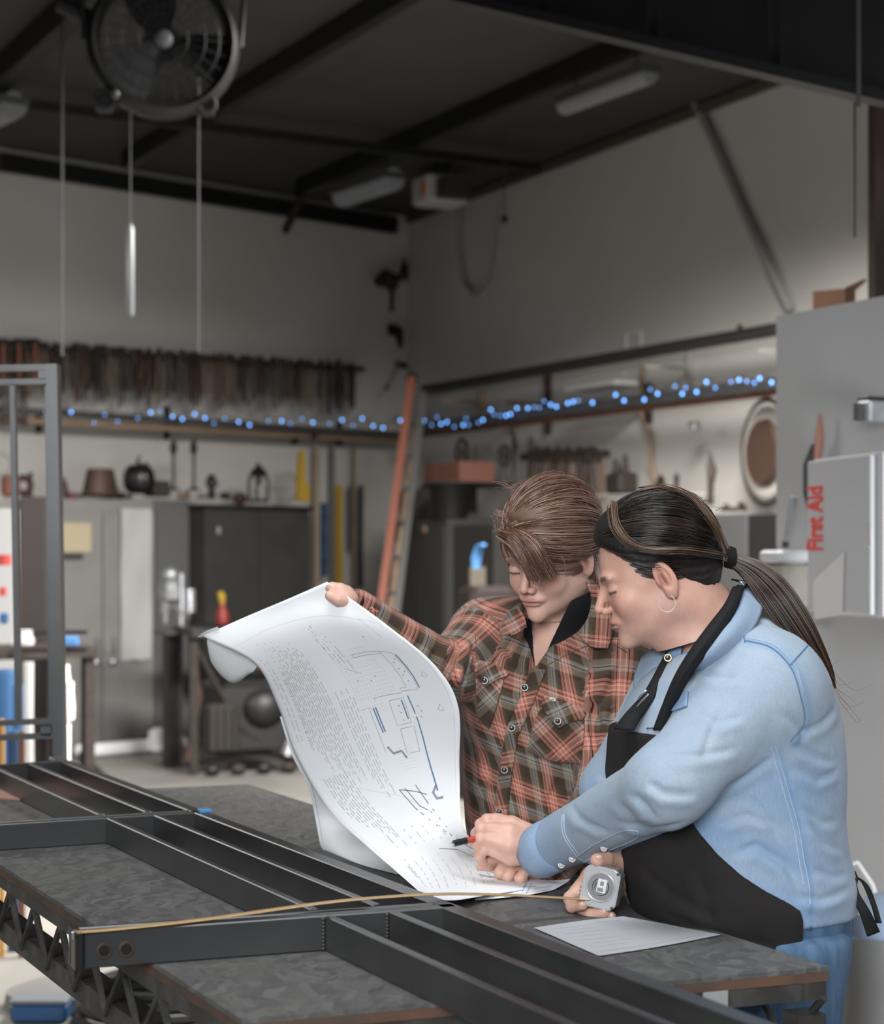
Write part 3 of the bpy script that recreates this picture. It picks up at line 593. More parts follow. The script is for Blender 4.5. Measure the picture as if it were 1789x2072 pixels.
# dark shapes around 1240-1420
h, k = put('iron_vise', 'dark leg vise shape on the shelf between the two heads', 'vise', 1258, 1000, .6, RW)
b = MB(); b.box((0, 0, 22*k), (60*k, .15, 44*k), b=.02); b.build('base', IRON, h); MB().tube([(-18*k, 0, 40*k), (-22*k, 0, 72*k)], [10*k, 5*k], 8).build('left_jaw', IRON, h, True); MB().tube([(12*k, 0, 40*k), (14*k, 0, 80*k)], [10*k, 4*k], 8).build('right_jaw', IRON, h, True)
h, k = put('round_disc', 'dark round disc behind the top of the dark-haired head', 'disc', 1337, 1000, .5, RW); MB().ring((0, 0, 22*k), 8*k, 9*k, (0, 1, 0), n=20, m=8, flat=.3).build('disc', IRON, h, True)
h, k = put('iron_stake', 'short dark stake right of the round disc', 'stake', 1369, 995, .5, RW); MB().lathe([(6*k, 0), (5*k, 20*k), (7*k, 26*k), (4*k, 36*k), (0, 38*k)], n=10).build('stake', IRON, h, True)
rail(RW, 'wall_shelf', 'thin grey shelf line behind the dark-haired head', 1230, 1003, 1420, 999, .6, 4, .2, GRC)
h, k = put('carved_post', 'small brown carved figure standing on the slate cabinet corner', 'figure', 1437, 1022, .9, RW)
MB().tube([(0, 0, 0), (2*k, 0, 40*k), (6*k, 0, 70*k), (-3*k, 0, 112*k)], [8*k, 7*k, 11*k, 2*k], 8, flat=.7).build('figure', IRON, h, True)
wbox(RW, 'slate_cabinet', 'slate grey cabinet behind the ponytail', 'cabinet', 1438, 1040, 1512, 1500, 1.0, .6, SGREY, z0=0)
wbox(RW, 'slate_cabinet', 'black side cabinet between slate cabinet and white partition', 'cabinet', 1512, 1040, 1575, 1500, 1.0, .6, BLK, z0=0)
h, k = put('bench_tool', 'dark low tool with two knobs on top of the slate cabinet', 'tool', 1490, 1038, .95, RW)
b = MB(); b.box((-8*k, 0, 8*k), (60*k, .08, 8*k), b=.01); b.sphere((18*k, 0, 16*k), 10*k, 8, sc=(1.5, .5, .7)); b.sphere((-34*k, 0, 14*k), 7*k, 8); b.build('tool_body', IRON, h, True)
h, t = wth(RW, 'wall_camera', 'small dark wall bracket below the thick bar, left of the round panel', 'bracket', 1408, 856, .25); k = t/F
b = MB(); b.box((0, 0, -6*k), (14*k, .06, 22*k), b=.01); b.box((-10*k, 0, 0), (16*k, .05, 6*k)); b.build('camera_body', GALV, h)
# big round medallion cut off by partition
q, z, t = RW.hit(1550, 915, .2); k = t/F; h = thing('round_panel', 'brown round panel with a pale rim and dark pointed surround beside the partition', 'panel', RW.pt(q, .2, z), RW.a)
ax = (0, 1, 0); e = 1.6
b = MB(); b.lathe([(0, 0), (32*k*e, 0), (34*k*e, .03), (0, .035)], n=36); b.v = [(x, -.04+zz, y*1.25) for x, y, zz in b.v]; b.build('brown_disc', mat('leather_brown', (.055, .028, .018), .6), h)
b = MB(); b.ring((0, 0, 0), 42*k*e, 8*k, ax, n=36, m=6, flat=.3); b.v = [(x, y, zz*1.25) for x, y, zz in b.v]; b.build('pale_rim', mat('pale_rim', (.36, .33, .30), .7), h, True)
b = MB(); b.ring((0, 0, 0), 52*k*e, 4*k, ax, n=36, m=6, flat=.4); b.v = [(x, y, zz*1.28+(.12 if zz > .3 and abs(x) < .12 else 0)) for x, y, zz in b.v]; b.build('dark_surround', IRON, h, True)
h, t = wth(RW, 'red_pole', 'dark red pole leaning beside the partition behind the ponytail', 'pole', 1528, 1200, 1.5); k = t/F
MB().tube([(-12*k, 0, 0), (32*k, .3, 150*k)], 5*k, 8).build('pole', mat('red_pole', (.16, .03, .02), .6), h, True)
# furniture seen between the paper and the heads
h, k = put('blue_rag', 'bright blue cloth hanging behind the plaid shirt woman at ear height', 'cloth', 965, 1150, 2.2, RW)
b = MB(); b.tube([(-4*k, 0, 0), (-2*k, 0, 22*k), (10*k, 0, 44*k), (30*k, 0, 48*k)], [9*k, 12*k, 10*k, 6*k], 10, flat=.5); b.build('cloth', LBLUE, h, True)
h, k = put('brown_stand', 'dark brown upright machine behind the plaid shirt shoulder', 'machine', 985, 1400, 2.0, RW); h.location.z = 0
b = MB(); b.box((0, 0, .62), (70*k, .3, 1.24), b=.03); b.build('machine_body', mat('dark_brown_machine', (.014, .008, .007), .6), h); b = MB(); b.box((-42*k, 0, .9), (10*k, .1, .9)); b.build('post', mat('olive_post', (.07, .06, .045), .7), h)
# black machine clutter under the paper roll
def machine():
    c = PZ(505, 1560, 0); root = thing('engine_machine', 'low black machine with pipes and a silver pipe end, behind the paper', 'machine', c, .35); k = c[1]/F
    b = MB(); b.box((0, .1, .36), (.52, .5, .5), b=.05); b.build('engine_block', mat('oily_black', (.006, .0055, .005), .5), root)
    b = MB(); b.box((-.22, -.12, .30), (.22, .12, .32), b=.02); b.build('grille_panel', mat('oily_brown', (.014, .011, .009), .6), root)
    for j in range(4): b = MB(); b.box((-.30+.05*j, -.19, .30), (.02, .02, .26)); b.build('fin', IRON, root)
    MB().sphere((.06, -.1, .42), .16, 14, sc=(1, .8, .9)).build('round_cover', mat('oily_black', (.012, .011, .010)), root, True)
    MB().tube([(.20, -.2, .12), (.30, -.22, .42)], [.05, .03], 12).build('silver_pipe', CHROME, root, True)
    b = MB(); b.box((0, .1, .92), (.85, .6, .05)); b.build('bench_top', mat('oily_brown', (.028, .022, .018)), root)
    for sx in (-.4, .4):
        for sy in (-.12, .35): b = MB(); b.box((sx, sy, .45), (.05, .05, .9)); b.build('bench_leg', IRON, root)
    MB().tube([(-.38, -.12, .82), (-.1, -.15, .3), (.2, -.12, .1)], .018, 8).build('hose', IRON, root, True)
    MB().tube([(-.42, -.1, .9), (-.36, -.12, .5), (-.44, -.12, .1)], .02, 8).build('conduit', RUST, root, True)
    b = MB(); b.box((.15, -.05, .70), (.4, .2, .06), b=.02); b.build('tray', RUST, root)
    for i in range(5): MB().sphere((-.3+.17*i, -.22, .04), .05, 10, sc=(1.1, .8, .8)).build('caster', IRON if i % 2 else BLK, root, True)
machine()
h = thing('side_machine', 'black boxy machine behind the dangling paper, right part of the dark clutter', 'machine', PZ(640, 1545, 0)+(0, .3, 0), .3)
b = MB(); b.box((0, 0, .4), (.45, .4, .7), b=.04); b.build('machine_body', mat('oily_black', (.012, .011, .010)), h); MB().sphere((.05, -.2, .9), .14, 12).build('dome', BLK, h, True); MB().tube([(-.1, -.2, .75), (-.15, -.25, 1.05)], .03, 8).build('stub_pipe', GALV, h, True)
# drill press in front of the locker
def drill():
    c = P(350, 1500, 12.3); c[2] = 0; k = c[1]/F; z = lambda py: CH-(py-HY)*k
    root = thing('drill_press', 'silver bench drill press in front of the grey locker', 'drill press', c, .5)
    MB().tube([(.06, 0, z(1290)), (.06, 0, z(1160))], .02, 10).build('column', CHROME, root, True)
    MB().sphere((-.02, 0, z(1165)), 20*k, 14, sc=(1, .9, 1)).build('head_cover', GALV, root, True)
    b = MB(); b.box((-.03, 0, z(1195)), (34*k, .16, 46*k), b=.02); b.build('head', GALV, root)
    MB().tube([(-.05, 0, z(1215)), (-.05, 0, z(1262))], [.03, .012], 10).build('chuck', CHROME, root, True)
    MB().lathe([(0, 0), (12*k, 0), (13*k, 20*k), (12*k, 48*k), (0, 50*k)], c=(36*k, 0, z(1240)), n=14).build('motor', CHROME, root, True)
    b = MB(); b.box((0, 0, z(1280)), (62*k, .26, 7*k), b=.01); b.build('table_plate', SGREY, root)
    b = MB(); b.box((0, .02, z(1282)/2), (.10, .12, z(1282)), b=.01); b.build('pedestal', BLK, root)
    MB().tube([(-.12, -.1, z(1235)), (-.02, -.08, z(1225)), (.08, -.1, z(1250))], .008, 6).build('feed_handle', CHROME, root, True)
drill()
h, k = put('spray_bottle', 'red bottle with a yellow cap standing in front of the dark cabinet', 'bottle', 450, 1262, 1.6)
MB().lathe([(13*k, 0), (13*k, 22*k), (6*k, 34*k), (5*k, 40*k)], n=14).build('bottle', REDP, h, True); MB().tube([(0, 0, 38*k), (-2*k, 0, 56*k), (-6*k, 0, 64*k)], [5*k, 8*k, 6*k], 10).build('cap', YEL, h, True)
b = MB(); b.box((0, 0, -.03), (.45, .25, .05)); b.build('shelf_under', BLK, h)
# hose on the floor
V = [PZ(x, y, .02) for x, y in ((120, 1500), (160, 1525), (195, 1560), (225, 1590), (260, 1625))]; V0 = V[0].copy()
o = MB().tube([v-V0+(0, 0, .01) for v in V], .022, 8).build('floor_hose', BLK, smooth=True); o.location = V0; tag(o, 'black hose curving over the concrete floor behind the steel frame', 'hose')
# bench area at far left behind the railing
h = thing('tool_bench', 'dark cluttered workbench behind the railing bars at the left edge', 'workbench', P(40, 1300, 9.0)*np.array((1, 1, 0)), .6)
b = MB(); b.box((0, 0, .95), (.6, .5, .05)); b.build('bench_top', IRON, h)
for sx in (-.27, .27):
    for sy in (-.2, .2): b = MB(); b.box((sx, sy, .46), (.05, .05, .92)); b.build('leg', IRON, h)
b = MB(); b.box((0, 0, .35), (.55, .45, .03)); b.build('lower_shelf', RUST, h)
def lb(name, label, cat, px, py0, py1, wpx, d, m, kind='cyl', z0=None):
    k = d/F; c = P(px, py1, d); H_ = (py1-py0)*k
    if z0 is not None: H_ += c[2]-z0; c[2] = z0
    o = thing(name, label, cat, c)
    if kind == 'cyl': MB().lathe([(0, 0), (wpx*k/2, 0), (wpx*k/2, H_*.97), (wpx*k*.45, H_), (0, H_)], n=16).build('body', m, o, True)
    elif kind == 'bag': MB().lathe([(0, 0), (wpx*k*.45, 0), (wpx*k*.5, H_*.3), (wpx*k*.38, H_*.75), (wpx*k*.42, H_), (0, H_)], n=14).build('body', m, o, True)
    else: b = MB(); b.box((0, 0, H_/2), (wpx*k, wpx*k*.7, H_), b=.005); b.build('body', m, o)
    return o, k, H_
lb('black_pillar', 'tall black upright panel behind the railing bars at left', 'panel', 72, 1005, 1275, 52, 9.4, mat('reddish_black', (.016, .011, .010), .6), 'box', z0=0)
lb('blue_barrel', 'blue barrel low behind the left railing bar', 'barrel', 12, 1355, 1442, 52, 8.6, BLUE, z0=0)
lb('blue_barrel', 'narrow blue canister right of the low blue barrel', 'barrel', 37, 1385, 1440, 22, 8.4, BLUE, z0=0)
lb('white_bag', 'crumpled white bag hanging between the railing bars', 'bag', 58, 1340, 1452, 24, 8.3, PAPW, 'bag', z0=0)
lb('white_bundle', 'small white and blue bundle on the bench behind the railing', 'bundle', 46, 1275, 1305, 48, 8.6, PAPW, 'bag')
lb('red_clamp', 'red round clamp head at the left edge behind the railing', 'clamp', 8, 1122, 1144, 28, 8.6, REDP)
lb('red_clamp', 'small red clamp below the round red one at the left edge', 'clamp', 6, 1188, 1206, 14, 8.6, REDP)
lb('yellow_board', 'yellow board end under the railing at the left edge', 'board', 4, 1455, 1545, 10, 6.5, mat('yellow_orange', (.55, .28, .04), .6), 'box', z0=0)
lb('red_board', 'dull red board end behind the railing post', 'board', 44, 1478, 1545, 13, 6.5, WOODR, 'box', z0=0)
lb('blue_board', 'blue board end between the yellow and the red one', 'board', 27, 1478, 1545, 22, 6.6, BLUE, 'box', z0=0)
lb('blue_clip', 'small blue clip at the left edge behind the first railing bar', 'clip', 8, 1240, 1262, 16, 8.6, BLUE, 'box')
lb('white_panel', 'pale upright sheet behind the railing at the left edge', 'sheet', 10, 1030, 1250, 50, 10.0, mat('pale_panel', (.26, .26, .26), .7), 'box', z0=0)
# clamp arms with blue tips to the right of the post
for i, (y, l1, mm) in enumerate(((1279, 'upper', BLK), (1315, 'lower', BLK))):
    p0, p1 = P(30, y, 8.7), P(176, y, 8.7); c = (p0+p1)/2; o = MB().tube([p0-c, p1-c], 4.5*8.7/F, 8).build('bar_clamp', mm, smooth=True); o.location = c; tag(o, l1+' of the two black horizontal clamp bars sticking out behind the tall post', 'clamp')
lb('blue_tape_roll', 'blue and white tape roll between the two black clamp bars', 'tape', 142, 1288, 1306, 34, 8.7, LBLUE, 'box')
# white lumps added as a bright window reflection by the post
for i, (px, y0, y1, w_) in enumerate(((132, 1346, 1385, 20), (140, 1380, 1455, 22), (136, 1455, 1490, 16))):
    lb('white_plastic', ['topmost bright white plastic lump right of the post', 'middle bright white plastic strip right of the post', 'lowest bright white plastic lump right of the post'][i], 'plastic', px, y0, y1, w_, 8.2, mat('white_foam', (.92, .92, .92), .6), 'bag', z0=0 if i == 2 else None)
# ---------------------------------------------------------------- on the partition
def pth(name, label, cat, px, py, off=.03): q, z, t = PW.hit(px, py, off); return thing(name, label, cat, PW.pt(q, off, z), PW.a), t/F
h, k = pth('hand_brush', 'dark brush with a dull red tapering handle hanging on the white partition', 'brush', 1648, 1060, .04)
MB().tube([(8*k, 0, 130*k), (16*k, 0, 175*k), (17*k, 0, 222*k)], [9*k, 11*k, 3*k], 10, flat=.5).build('handle', WOODR, h, True)
MB().tube([(4*k, 0, -2*k), (-10*k, 0, 60*k), (-8*k, 0, 120*k), (8*k, 0, 160*k)], [8*k, 20*k, 22*k, 14*k], 10, flat=.4).build('brush_head', mat('brush_black', (.02, .02, .02), .8), h, True)
h, k = pth('dust_pan', 'grey pan with an upright grey handle hanging on the partition behind the ponytail', 'pan', 1592, 1236, .06)
MB().tube([(-4*k, 0, 135*k), (22*k, 0, 230*k)], [5*k, 8*k], 8).build('handle', GALV, h, True); MB().tube([(-4*k, 0, 128*k), (-4*k, 0, 140*k)], 7*k, 8).build('socket', BLK, h, True)
b = MB(); b.box((0, 0, 110*k), (72*k, .14, 26*k), b=.02); b.build('pan_rim', mat('pan_rim', (.42, .43, .44), .5), h)
b = MB(); b.box((4*k, 0, 50*k), (66*k, .10, 96*k), b=.012); b.build('pan_body', mat('pan_body', (.22, .205, .175), .6, .2, col2=(.28, .26, .23), scale=10), h)
h, k = pth('switch_box', 'small grey switch box at the right edge of the picture on the partition', 'switch box', 1772, 858, .05)
b = MB(); b.box((0, 0, 24*k), (42*k, .09, 46*k), b=.006); b.build('box_body', GALV, h); b = MB(); b.box((-12*k, -.05, 24*k), (14*k, .02, 34*k)); b.build('dark_panel', DGREY, h); b = MB(); b.box((-8*k, 0, 52*k), (36*k, .08, 5*k), b=.003); b.build('black_top', BLK, h)
# first aid cabinet
FW = Wall((P(1643, 1000, 5.35)[0], 5.35), math.atan2(-1.0, .228))
s0, s1, z0, z1, t = (*[0, 0], *[0, 0], 5.3)
a = FW.hit(1643, 930, 0); c = FW.hit(1776, 1262, 0); zt = CH-(930-HY)/F*a[2]; zb = CH-(1240-HY)/F*a[2]; W_ = c[0]-a[0]; H_ = zt-zb
fa = thing('first_aid_cabinet', 'white metal first aid cabinet with red lettering hung on the partition', 'first aid cabinet', (FW.c[0], FW.c[1], zb), FW.a)
WF = mat('cabinet_white', (.40, .40, .415), .35, col2=(.375, .375, .39), scale=4)
b = MB(); b.box((W_/2, .10, H_/2), (W_, .20, H_), b=.006); b.build('case', WF, fa)
dr = MB(); dr.box((0, 0, 0), (W_-.012, .016, H_-.012), b=.004); dr = dr.build('door', WF, fa); dr.location = (W_/2, -.009, H_/2)
b = MB(); b.box((W_*.45, 0, 0), (.02, .02, .07), b=.004); b.build('latch', CHROME, dr)
b = MB(); b.box((W_+.02, .10, H_/2), (.03, .20, H_), b=.004); b.build('side_case', mat('cabinet_bright', (.44, .44, .45), .35), fa)
MB().tube([(W_*.5, .12, H_), (W_*.55, .12, H_+.02), (W_*.8, .12, H_+.025), (W_*.9, .12, H_)], .003, 6).build('top_handle', CHROME, fa)
def text_mesh(body, size, name, m, bold=.0, extrude=.0008):
    cu = bpy.data.curves.new(name, 'FONT'); cu.body = body; cu.size = size; cu.offset = bold; cu.extrude = extrude; cu.align_x = 'CENTER'; cu.align_y = 'CENTER'; cu.resolution_u = 3
    o = bpy.data.objects.new(name, cu); C.objects.link(o); dg = bpy.context.evaluated_depsgraph_get()
    me = bpy.data.meshes.new_from_object(o.evaluated_get(dg)); me.name = name; bpy.data.objects.remove(o); me.materials.clear(); me.materials.append(m); return me
me = text_mesh('First Aid', .078, 'lettering', mat('red_letters', (.62, .03, .02), .5), .0022)
tx = bpy.data.objects.new('lettering', me); C.objects.link(tx); tx.parent = dr; tx['label'] = 'red lettering First Aid running upward'
# letters run upward: local x->z ; stretch to fit the measured block
tx.rotation_mode = 'XYZ'; tx.matrix_local = Matrix.Translation((-W_*.5+20*5.35/F*W_/(133*5.2/F), -.0095, H_*.5-(1050-930)*5.35/F)) @ Matrix(((0, -1.9, 0, 0), (0, 0, -1, 0), (.69, 0, 0, 0), (0, 0, 0, 1)))
b = MB(); b.add([(-.01, 0, -.04), (.20, 0, .045), (.19, 0, -.13), (.0, 0, -.15)], [(0, 1, 2, 3)]); sl = b.build('plastic_pocket', mat('clear_pocket', (.52, .52, .52), .15), dr); sl.location = (-W_*.36, -.0105, -.09)
# ---------------------------------------------------------------- welding table
def osb_mat(name, c1, c2, c3):
    m = bpy.data.materials.new(name); m.use_nodes = True; nt = m.node_tree; N = nt.nodes; L = nt.links; b = N['Principled BSDF']; b.inputs['Roughness'].default_value = .6
    tc = N.new('ShaderNodeTexCoord')
    v = N.new('ShaderNodeTexVoronoi'); v.inputs['Scale'].default_value = 95; mp = N.new('ShaderNodeMapping'); mp.inputs['Scale'].default_value = (1, .22, 1); mp.inputs['Rotation'].default_value = (0, 0, .9)
    nz = N.new('ShaderNodeTexNoise'); nz.inputs['Scale'].default_value = 9; nz.inputs['Detail'].default_value = 6; L.new(tc.outputs['Object'], nz.inputs[0])
    mx = N.new('ShaderNodeMix'); mx.data_type = 'VECTOR'; mx.inputs['Factor'].default_value = .12
    L.new(tc.outputs['Object'], mx.inputs[4]); L.new(nz.outputs['Color'], mx.inputs[5]); L.new(mx.outputs[1], mp.inputs[0]); L.new(mp.outputs[0], v.inputs[0])
    r = N.new('ShaderNodeValToRGB'); e = r.color_ramp.elements; e[0].position = .1; e[0].color = (*c1, 1); e[1].position = .9; e[1].color = (*c2, 1); L.new(v.outputs['Color'], r.inputs[0])
    n2 = N.new('ShaderNodeTexNoise'); n2.inputs['Scale'].default_value = 3.2; n2.inputs['Detail'].default_value = 8; L.new(tc.outputs['Object'], n2.inputs[0])
    r2 = N.new('ShaderNodeValToRGB'); r2.color_ramp.elements[0].position = .40; r2.color_ramp.elements[1].position = .80; r2.color_ramp.elements[0].color = (0, 0, 0, 1); r2.color_ramp.elements[1].color = (.55, .55, .55, 1); L.new(n2.outputs[0], r2.inputs[0])
    m2 = N.new('ShaderNodeMix'); m2.data_type = 'RGBA'; L.new(r2.outputs[0], m2.inputs[0]); L.new(r.outputs[0], m2.inputs[6]); m2.inputs[7].default_value = (*c3, 1)
    L.new(m2.outputs[2], b.inputs['Base Color'])
    bp = N.new('ShaderNodeBump'); bp.inputs['Strength'].default_value = .5; bp.inputs['Distance'].default_value = .002; L.new(v.outputs['Distance'], bp.inputs['Height']); L.new(bp.outputs[0], b.inputs['Normal'])
    return m
OSB = osb_mat('worn_board_top', (.052, .052, .053), (.118, .116, .112), (.105, .100, .090))
EDGE = mat('board_edge', (.12, .06, .035), .75, col2=(.06, .045, .035), scale=15)
TABS = mat('painted_table_steel', (.055, .052, .048), .55, .4, col2=(.12, .115, .105), scale=22, detail=8, lo=.45, hi=.75)
ZT = .90
NR = np.array((.489, 2.327)); NL = np.array((-.224, 2.062)); FR = np.array((-.441, 4.18)); FL = NL+FR-NR
ctr = (NR+NL+FR+FL)/4
T = thing('welding_table', 'long steel welding table with worn board top and zigzag rod trusses', 'table', (ctr[0], ctr[1], 0))
def L2(p, z): return (p[0]-ctr[0], p[1]-ctr[1], z)
dl = (FR-NR)/np.linalg.norm(FR-NR); dc = (NR-NL)/np.linalg.norm(NR-NL)
def quadprism(b, pts, z0, z1):
    V = [L2(p, z0) for p in pts]+[L2(p, z1) for p in pts]
    b.add(V, [(3, 2, 1, 0), (4, 5, 6, 7), (0, 1, 5, 4), (1, 2, 6, 5), (2, 3, 7, 6), (3, 0, 4, 7)])
b = MB(); quadprism(b, [NL, NR, FR, FL], ZT-.006, ZT); b.build('board_top', OSB, T)
b = MB(); quadprism(b, [NL, NR, FR, FL], ZT-.018, ZT-.0062); b.build('board_edge', EDGE, T, label='red-brown worn edge of the board')
zt_ = ZT-.018
for nm, p, q in (('side_chord', NL, FL), ('side_chord', NR, FR), ('end_rail', NL, NR), ('end_rail', FL, FR)):
    mid = (ctr-(p+q)/2); mid = mid/np.linalg.norm(mid)*.02; P0, Q0 = p+mid, q+mid
    b = MB(); b.beam(L2(P0, zt_-.0115), L2(Q0, zt_-.0115), .034, .023); b.build(nm, TABS, T)
for p, q in ((NL, FL), (NR, FR)):
    mid = (ctr-(p+q)/2); mid = mid/np.linalg.norm(mid)*.030; P0, Q0 = p+mid, q+mid
    b = MB(); b.beam(L2(P0, .783), L2(Q0, .783), .042, .034); b.build('bottom_chord', TABS, T)
    n = 13
    for i in range(n):
        f0, f1, f2 = i/n, (i+.5)/n, (i+1)/n; O_ = mid*.25; P1_, Q1_ = p+O_, q+O_; A = P1_+(Q1_-P1_)*f0; B_ = P1_+(Q1_-P1_)*f1; D_ = P1_+(Q1_-P1_)*f2
        b = MB(); b.tube([L2(A, .862), L2(B_, .782), L2(D_, .862)], .0055, 6); b.build('zigzag_rod', TABS, T, True)
for p, s1, s2 in ((NL, 1, 1), (NR, -1, 1), (FR, -1, -1), (FL, 1, -1)):
    q = p+dc*.021*s1+dl*.021*s2
    b = MB(); b.box(L2(q, .42), (.04, .04, .84), rz=math.atan2(dc[1], dc[0])); b.build('leg', TABS, T)
b = MB(); q = NR+dl*.04-dc*.13; b.tube([L2(q, .842), L2(NR+dl*.04-dc*.03, .60)], .007, 6); b.build('brace_rod', BLK, T, True)
for i in range(3):
    f_ = .2+.3*i; b = MB(); b.beam(L2(NL+(FL-NL)*f_+dc*.04, .86), L2(NR+(FR-NR)*f_-dc*.04, .86), .03, .03); b.build('cross_member', TABS, T)
# tape on the end rail
q = NR-dc*.165; b = MB(); b.box((0, 0, 0), (.034, .002, .05), rz=math.atan2(dc[1], dc[0])); o = b.build('clear_tape', mat('pale_tape', (.34, .34, .335), .3)); o.location = (q[0]+dl[0]*-.0045, q[1]+dl[1]*-.0045, .858); tag(o, 'piece of pale clear tape stuck on the table end rail near the corner', 'tape')
for i, px in enumerate((800, 855)):
    p = PZ(px, 2040-.105*(px-855)+1, .888); b = MB(); b.box((0, 0, 0), (.026, .002, .014), rz=math.atan2(dc[1], dc[0])); o = b.build('masking_tape', mat('dull_tape', (.22, .215, .21), .5)); o.location = p-np.array((dl[0], dl[1], 0))*.003; tag(o, ['left', 'right'][i]+' bit of dull masking tape on the board edge at the table end', 'tape')
# ---------------------------------------------------------------- steel frame lying on the table
ZB, ZF = ZT+.0005, ZT+.0465
def rx(y, off=0): return .336-.501*(y-1.865)-off
FRM = thing('welded_gate', 'dark welded steel gate of flat bars lying on the table', 'gate', (rx(3), 3, ZB))
def fl(x, y, z): return (x-rx(3), y-3, z-ZB)
HB = ZF-ZB
def fbar(name, x0, y0, x1, y1, w_, m=STEEL, side=0, h_=HB, zt=ZF):
    # side shifts the bar by +-w/2 to one side so that (x,y) describe an edge
    d = np.array((x1-x0, y1-y0)); d = d/np.linalg.norm(d); n = np.array((-d[1], d[0]))*side*w_/2
    b = MB(); p0 = np.array((x0, y0))+n; p1 = np.array((x1, y1))+n; L_ = np.linalg.norm(p1-p0); mid = (p0+p1)/2
    b.bbox((0, 0, 0), (L_, w_, h_), .0016); o = b.build(name, m, FRM); o.location = fl(mid[0], mid[1], zt-h_/2); o.rotation_euler = (0, 0, math.atan2(d[1], d[0])); return o
fbar('side_rail', rx(1.3), 1.3, rx(4.33), 4.33, .026, side=1)
A1 = PZ(168, 1887, ZF); A2 = PZ(925, 1834, ZF); u_ = (A2-A1)[:2]/np.linalg.norm((A2-A1)[:2]); nn = np.array((-u_[1], u_[0]))
fbar('cross_bar', A1[0], A1[1], A2[0], A2[1], .022, side=1)
B1_ = A1[:2]-u_*.012+nn*.030; B2_ = A2[:2]-u_*.02+nn*.030
fbar('cross_bar', B1_[0], B1_[1], B2_[0], B2_[1], .009, side=1)
b = MB(); e0 = A1[:2]-u_*.009; b.box((0, 0, 0), (.010, .05, HB*1.02), rz=math.atan2(u_[1], u_[0])); o = b.build('end_plate', DKST, FRM); q = A1[:2]-u_*.006+nn*.018; o.location = fl(q[0], q[1], ZB+HB/2)
# countersunk holes
for px, py in ((211, 1924), (256, 1921)):
    c = PZ(px, py, 0); t = None
    # on the front face plane through A1, A2
    r = np.array([(px-CX)/F, 1, -(py-HY)/F]); t = (A1[:2].dot(nn))/(r[:2].dot(nn)); pp = r*t+(0, 0, CH)
    b = MB(); b.ring((0, 0, 0), .0082, .0026, (nn[0], nn[1], 0), n=24, m=8, flat=.5); o = b.build('countersink', mat('bare_steel', (.16, .11, .085), .35, .8), FRM, True); o.location = fl(pp[0], pp[1], pp[2])
    b = MB(); b.tube([(-nn[0]*.0015, -nn[1]*.0015, 0), (nn[0]*.002, nn[1]*.002, 0)], .0068, 18); o = b.build('bolt_hole', mat('hole_black', (.004, .004, .004), .9), FRM); o.location = fl(pp[0], pp[1], pp[2])
# middle and far crossbars
M1 = PZ(-60, 1672, ZF); M2 = PZ(424, 1642, ZF)
fbar('cross_bar', M1[0], M1[1], M2[0], M2[1], .02, side=1)
um = (M2-M1)[:2]/np.linalg.norm((M2-M1)[:2]); nm_ = np.array((-um[1], um[0])); fbar('cross_bar', *(M1[:2]+nm_*.03), *(M2[:2]+nm_*.03-um*.02), .008, side=1)
K1 = PZ(-60, 1552, ZF); K2 = PZ(128, 1540, ZF); fbar('cross_bar', K1[0], K1[1], K2[0], K2[1], .02, side=1)
def cross_y(p, q, off):  # y where the bar line (offset off) meets the line p-q
    for y in np.linspace(1.3, 4.5, 3201):
        f_ = (y-p[1])/(q[1]-p[1]); 
        if False: pass
    # solve analytically
    ux, uy = q[0]-p[0], q[1]-p[1]
    # x = p0+ux*s ; y=p1+uy*s ; x=.336-off-.501*(y-1.865)
    s = (.336-off-.501*(p[1]-1.865)-p[0])/(ux+.501*uy); return p[1]+uy*s
for off in (.206, .108):
    yn = cross_y(A1[:2], A2[:2], off); ym = cross_y(M1[:2], M2[:2], off); yk = cross_y(K1[:2], K2[:2], off)
    fbar('inner_bar', rx(1.3, off), 1.3, rx(yn, off), yn, .0127, DKST if False else STEEL)
    fbar('inner_bar', rx(yn+.045, off), yn+.045, rx(ym, off), ym, .0127)
    fbar('inner_bar', rx(ym+.045, off), ym+.045, rx(yk, off), yk, .0127)
    b = MB()
    for i in range(9):
        b.sphere(fl(rx(yn-.002, off)-.009, yn-.003, ZB+.003+i*.0048), .003, 7)
    b.build('weld_bead', GALV if False else mat('weld_grey', (.10, .098, .095), .45, .7), FRM, True)
b = MB()
for i in range(10): b.sphere(fl(A2[0]-.002, A2[1]-.003, ZB+.003+i*.0045), .0025, 7)
b.build('weld_bead', mat('weld_grey', (.10, .098, .095), .45, .7), FRM, True)
p = PZ(414, 1640, ZF+.003); b = MB(); b.box((0, 0, 0), (.022, .02, .006), rz=.4, b=.001); o = b.build('blue_clip', mat('blue_clip', (.08, .28, .55), .5)); o.location = p; tag(o, 'tiny blue clip on the frame joint at the middle crossbar', 'clip')
# pink board glimpsed between the bars
b = MB(); V = [PZ(-60, 1588, ZT+.001), PZ(180, 1572, ZT+.001), PZ(284, 1600, ZT+.001), PZ(90, 1624, ZT+.001), PZ(-60, 1612, ZT+.001)]; V0 = np.mean(V, 0)
b.add([v-V0 for v in V]+[v-V0+(0, 0, .004) for v in V], [(4, 3, 2, 1, 0), (5, 6, 7, 8, 9)]+[(i, (i+1) % 5, 5+(i+1) % 5, 5+i) for i in range(5)]); o = b.build('pink_sheet', mat('pink_board', (.46, .25, .20), .7)); o.location = V0; tag(o, 'flat pink sheet lying between the bars at the far left of the frame', 'sheet')
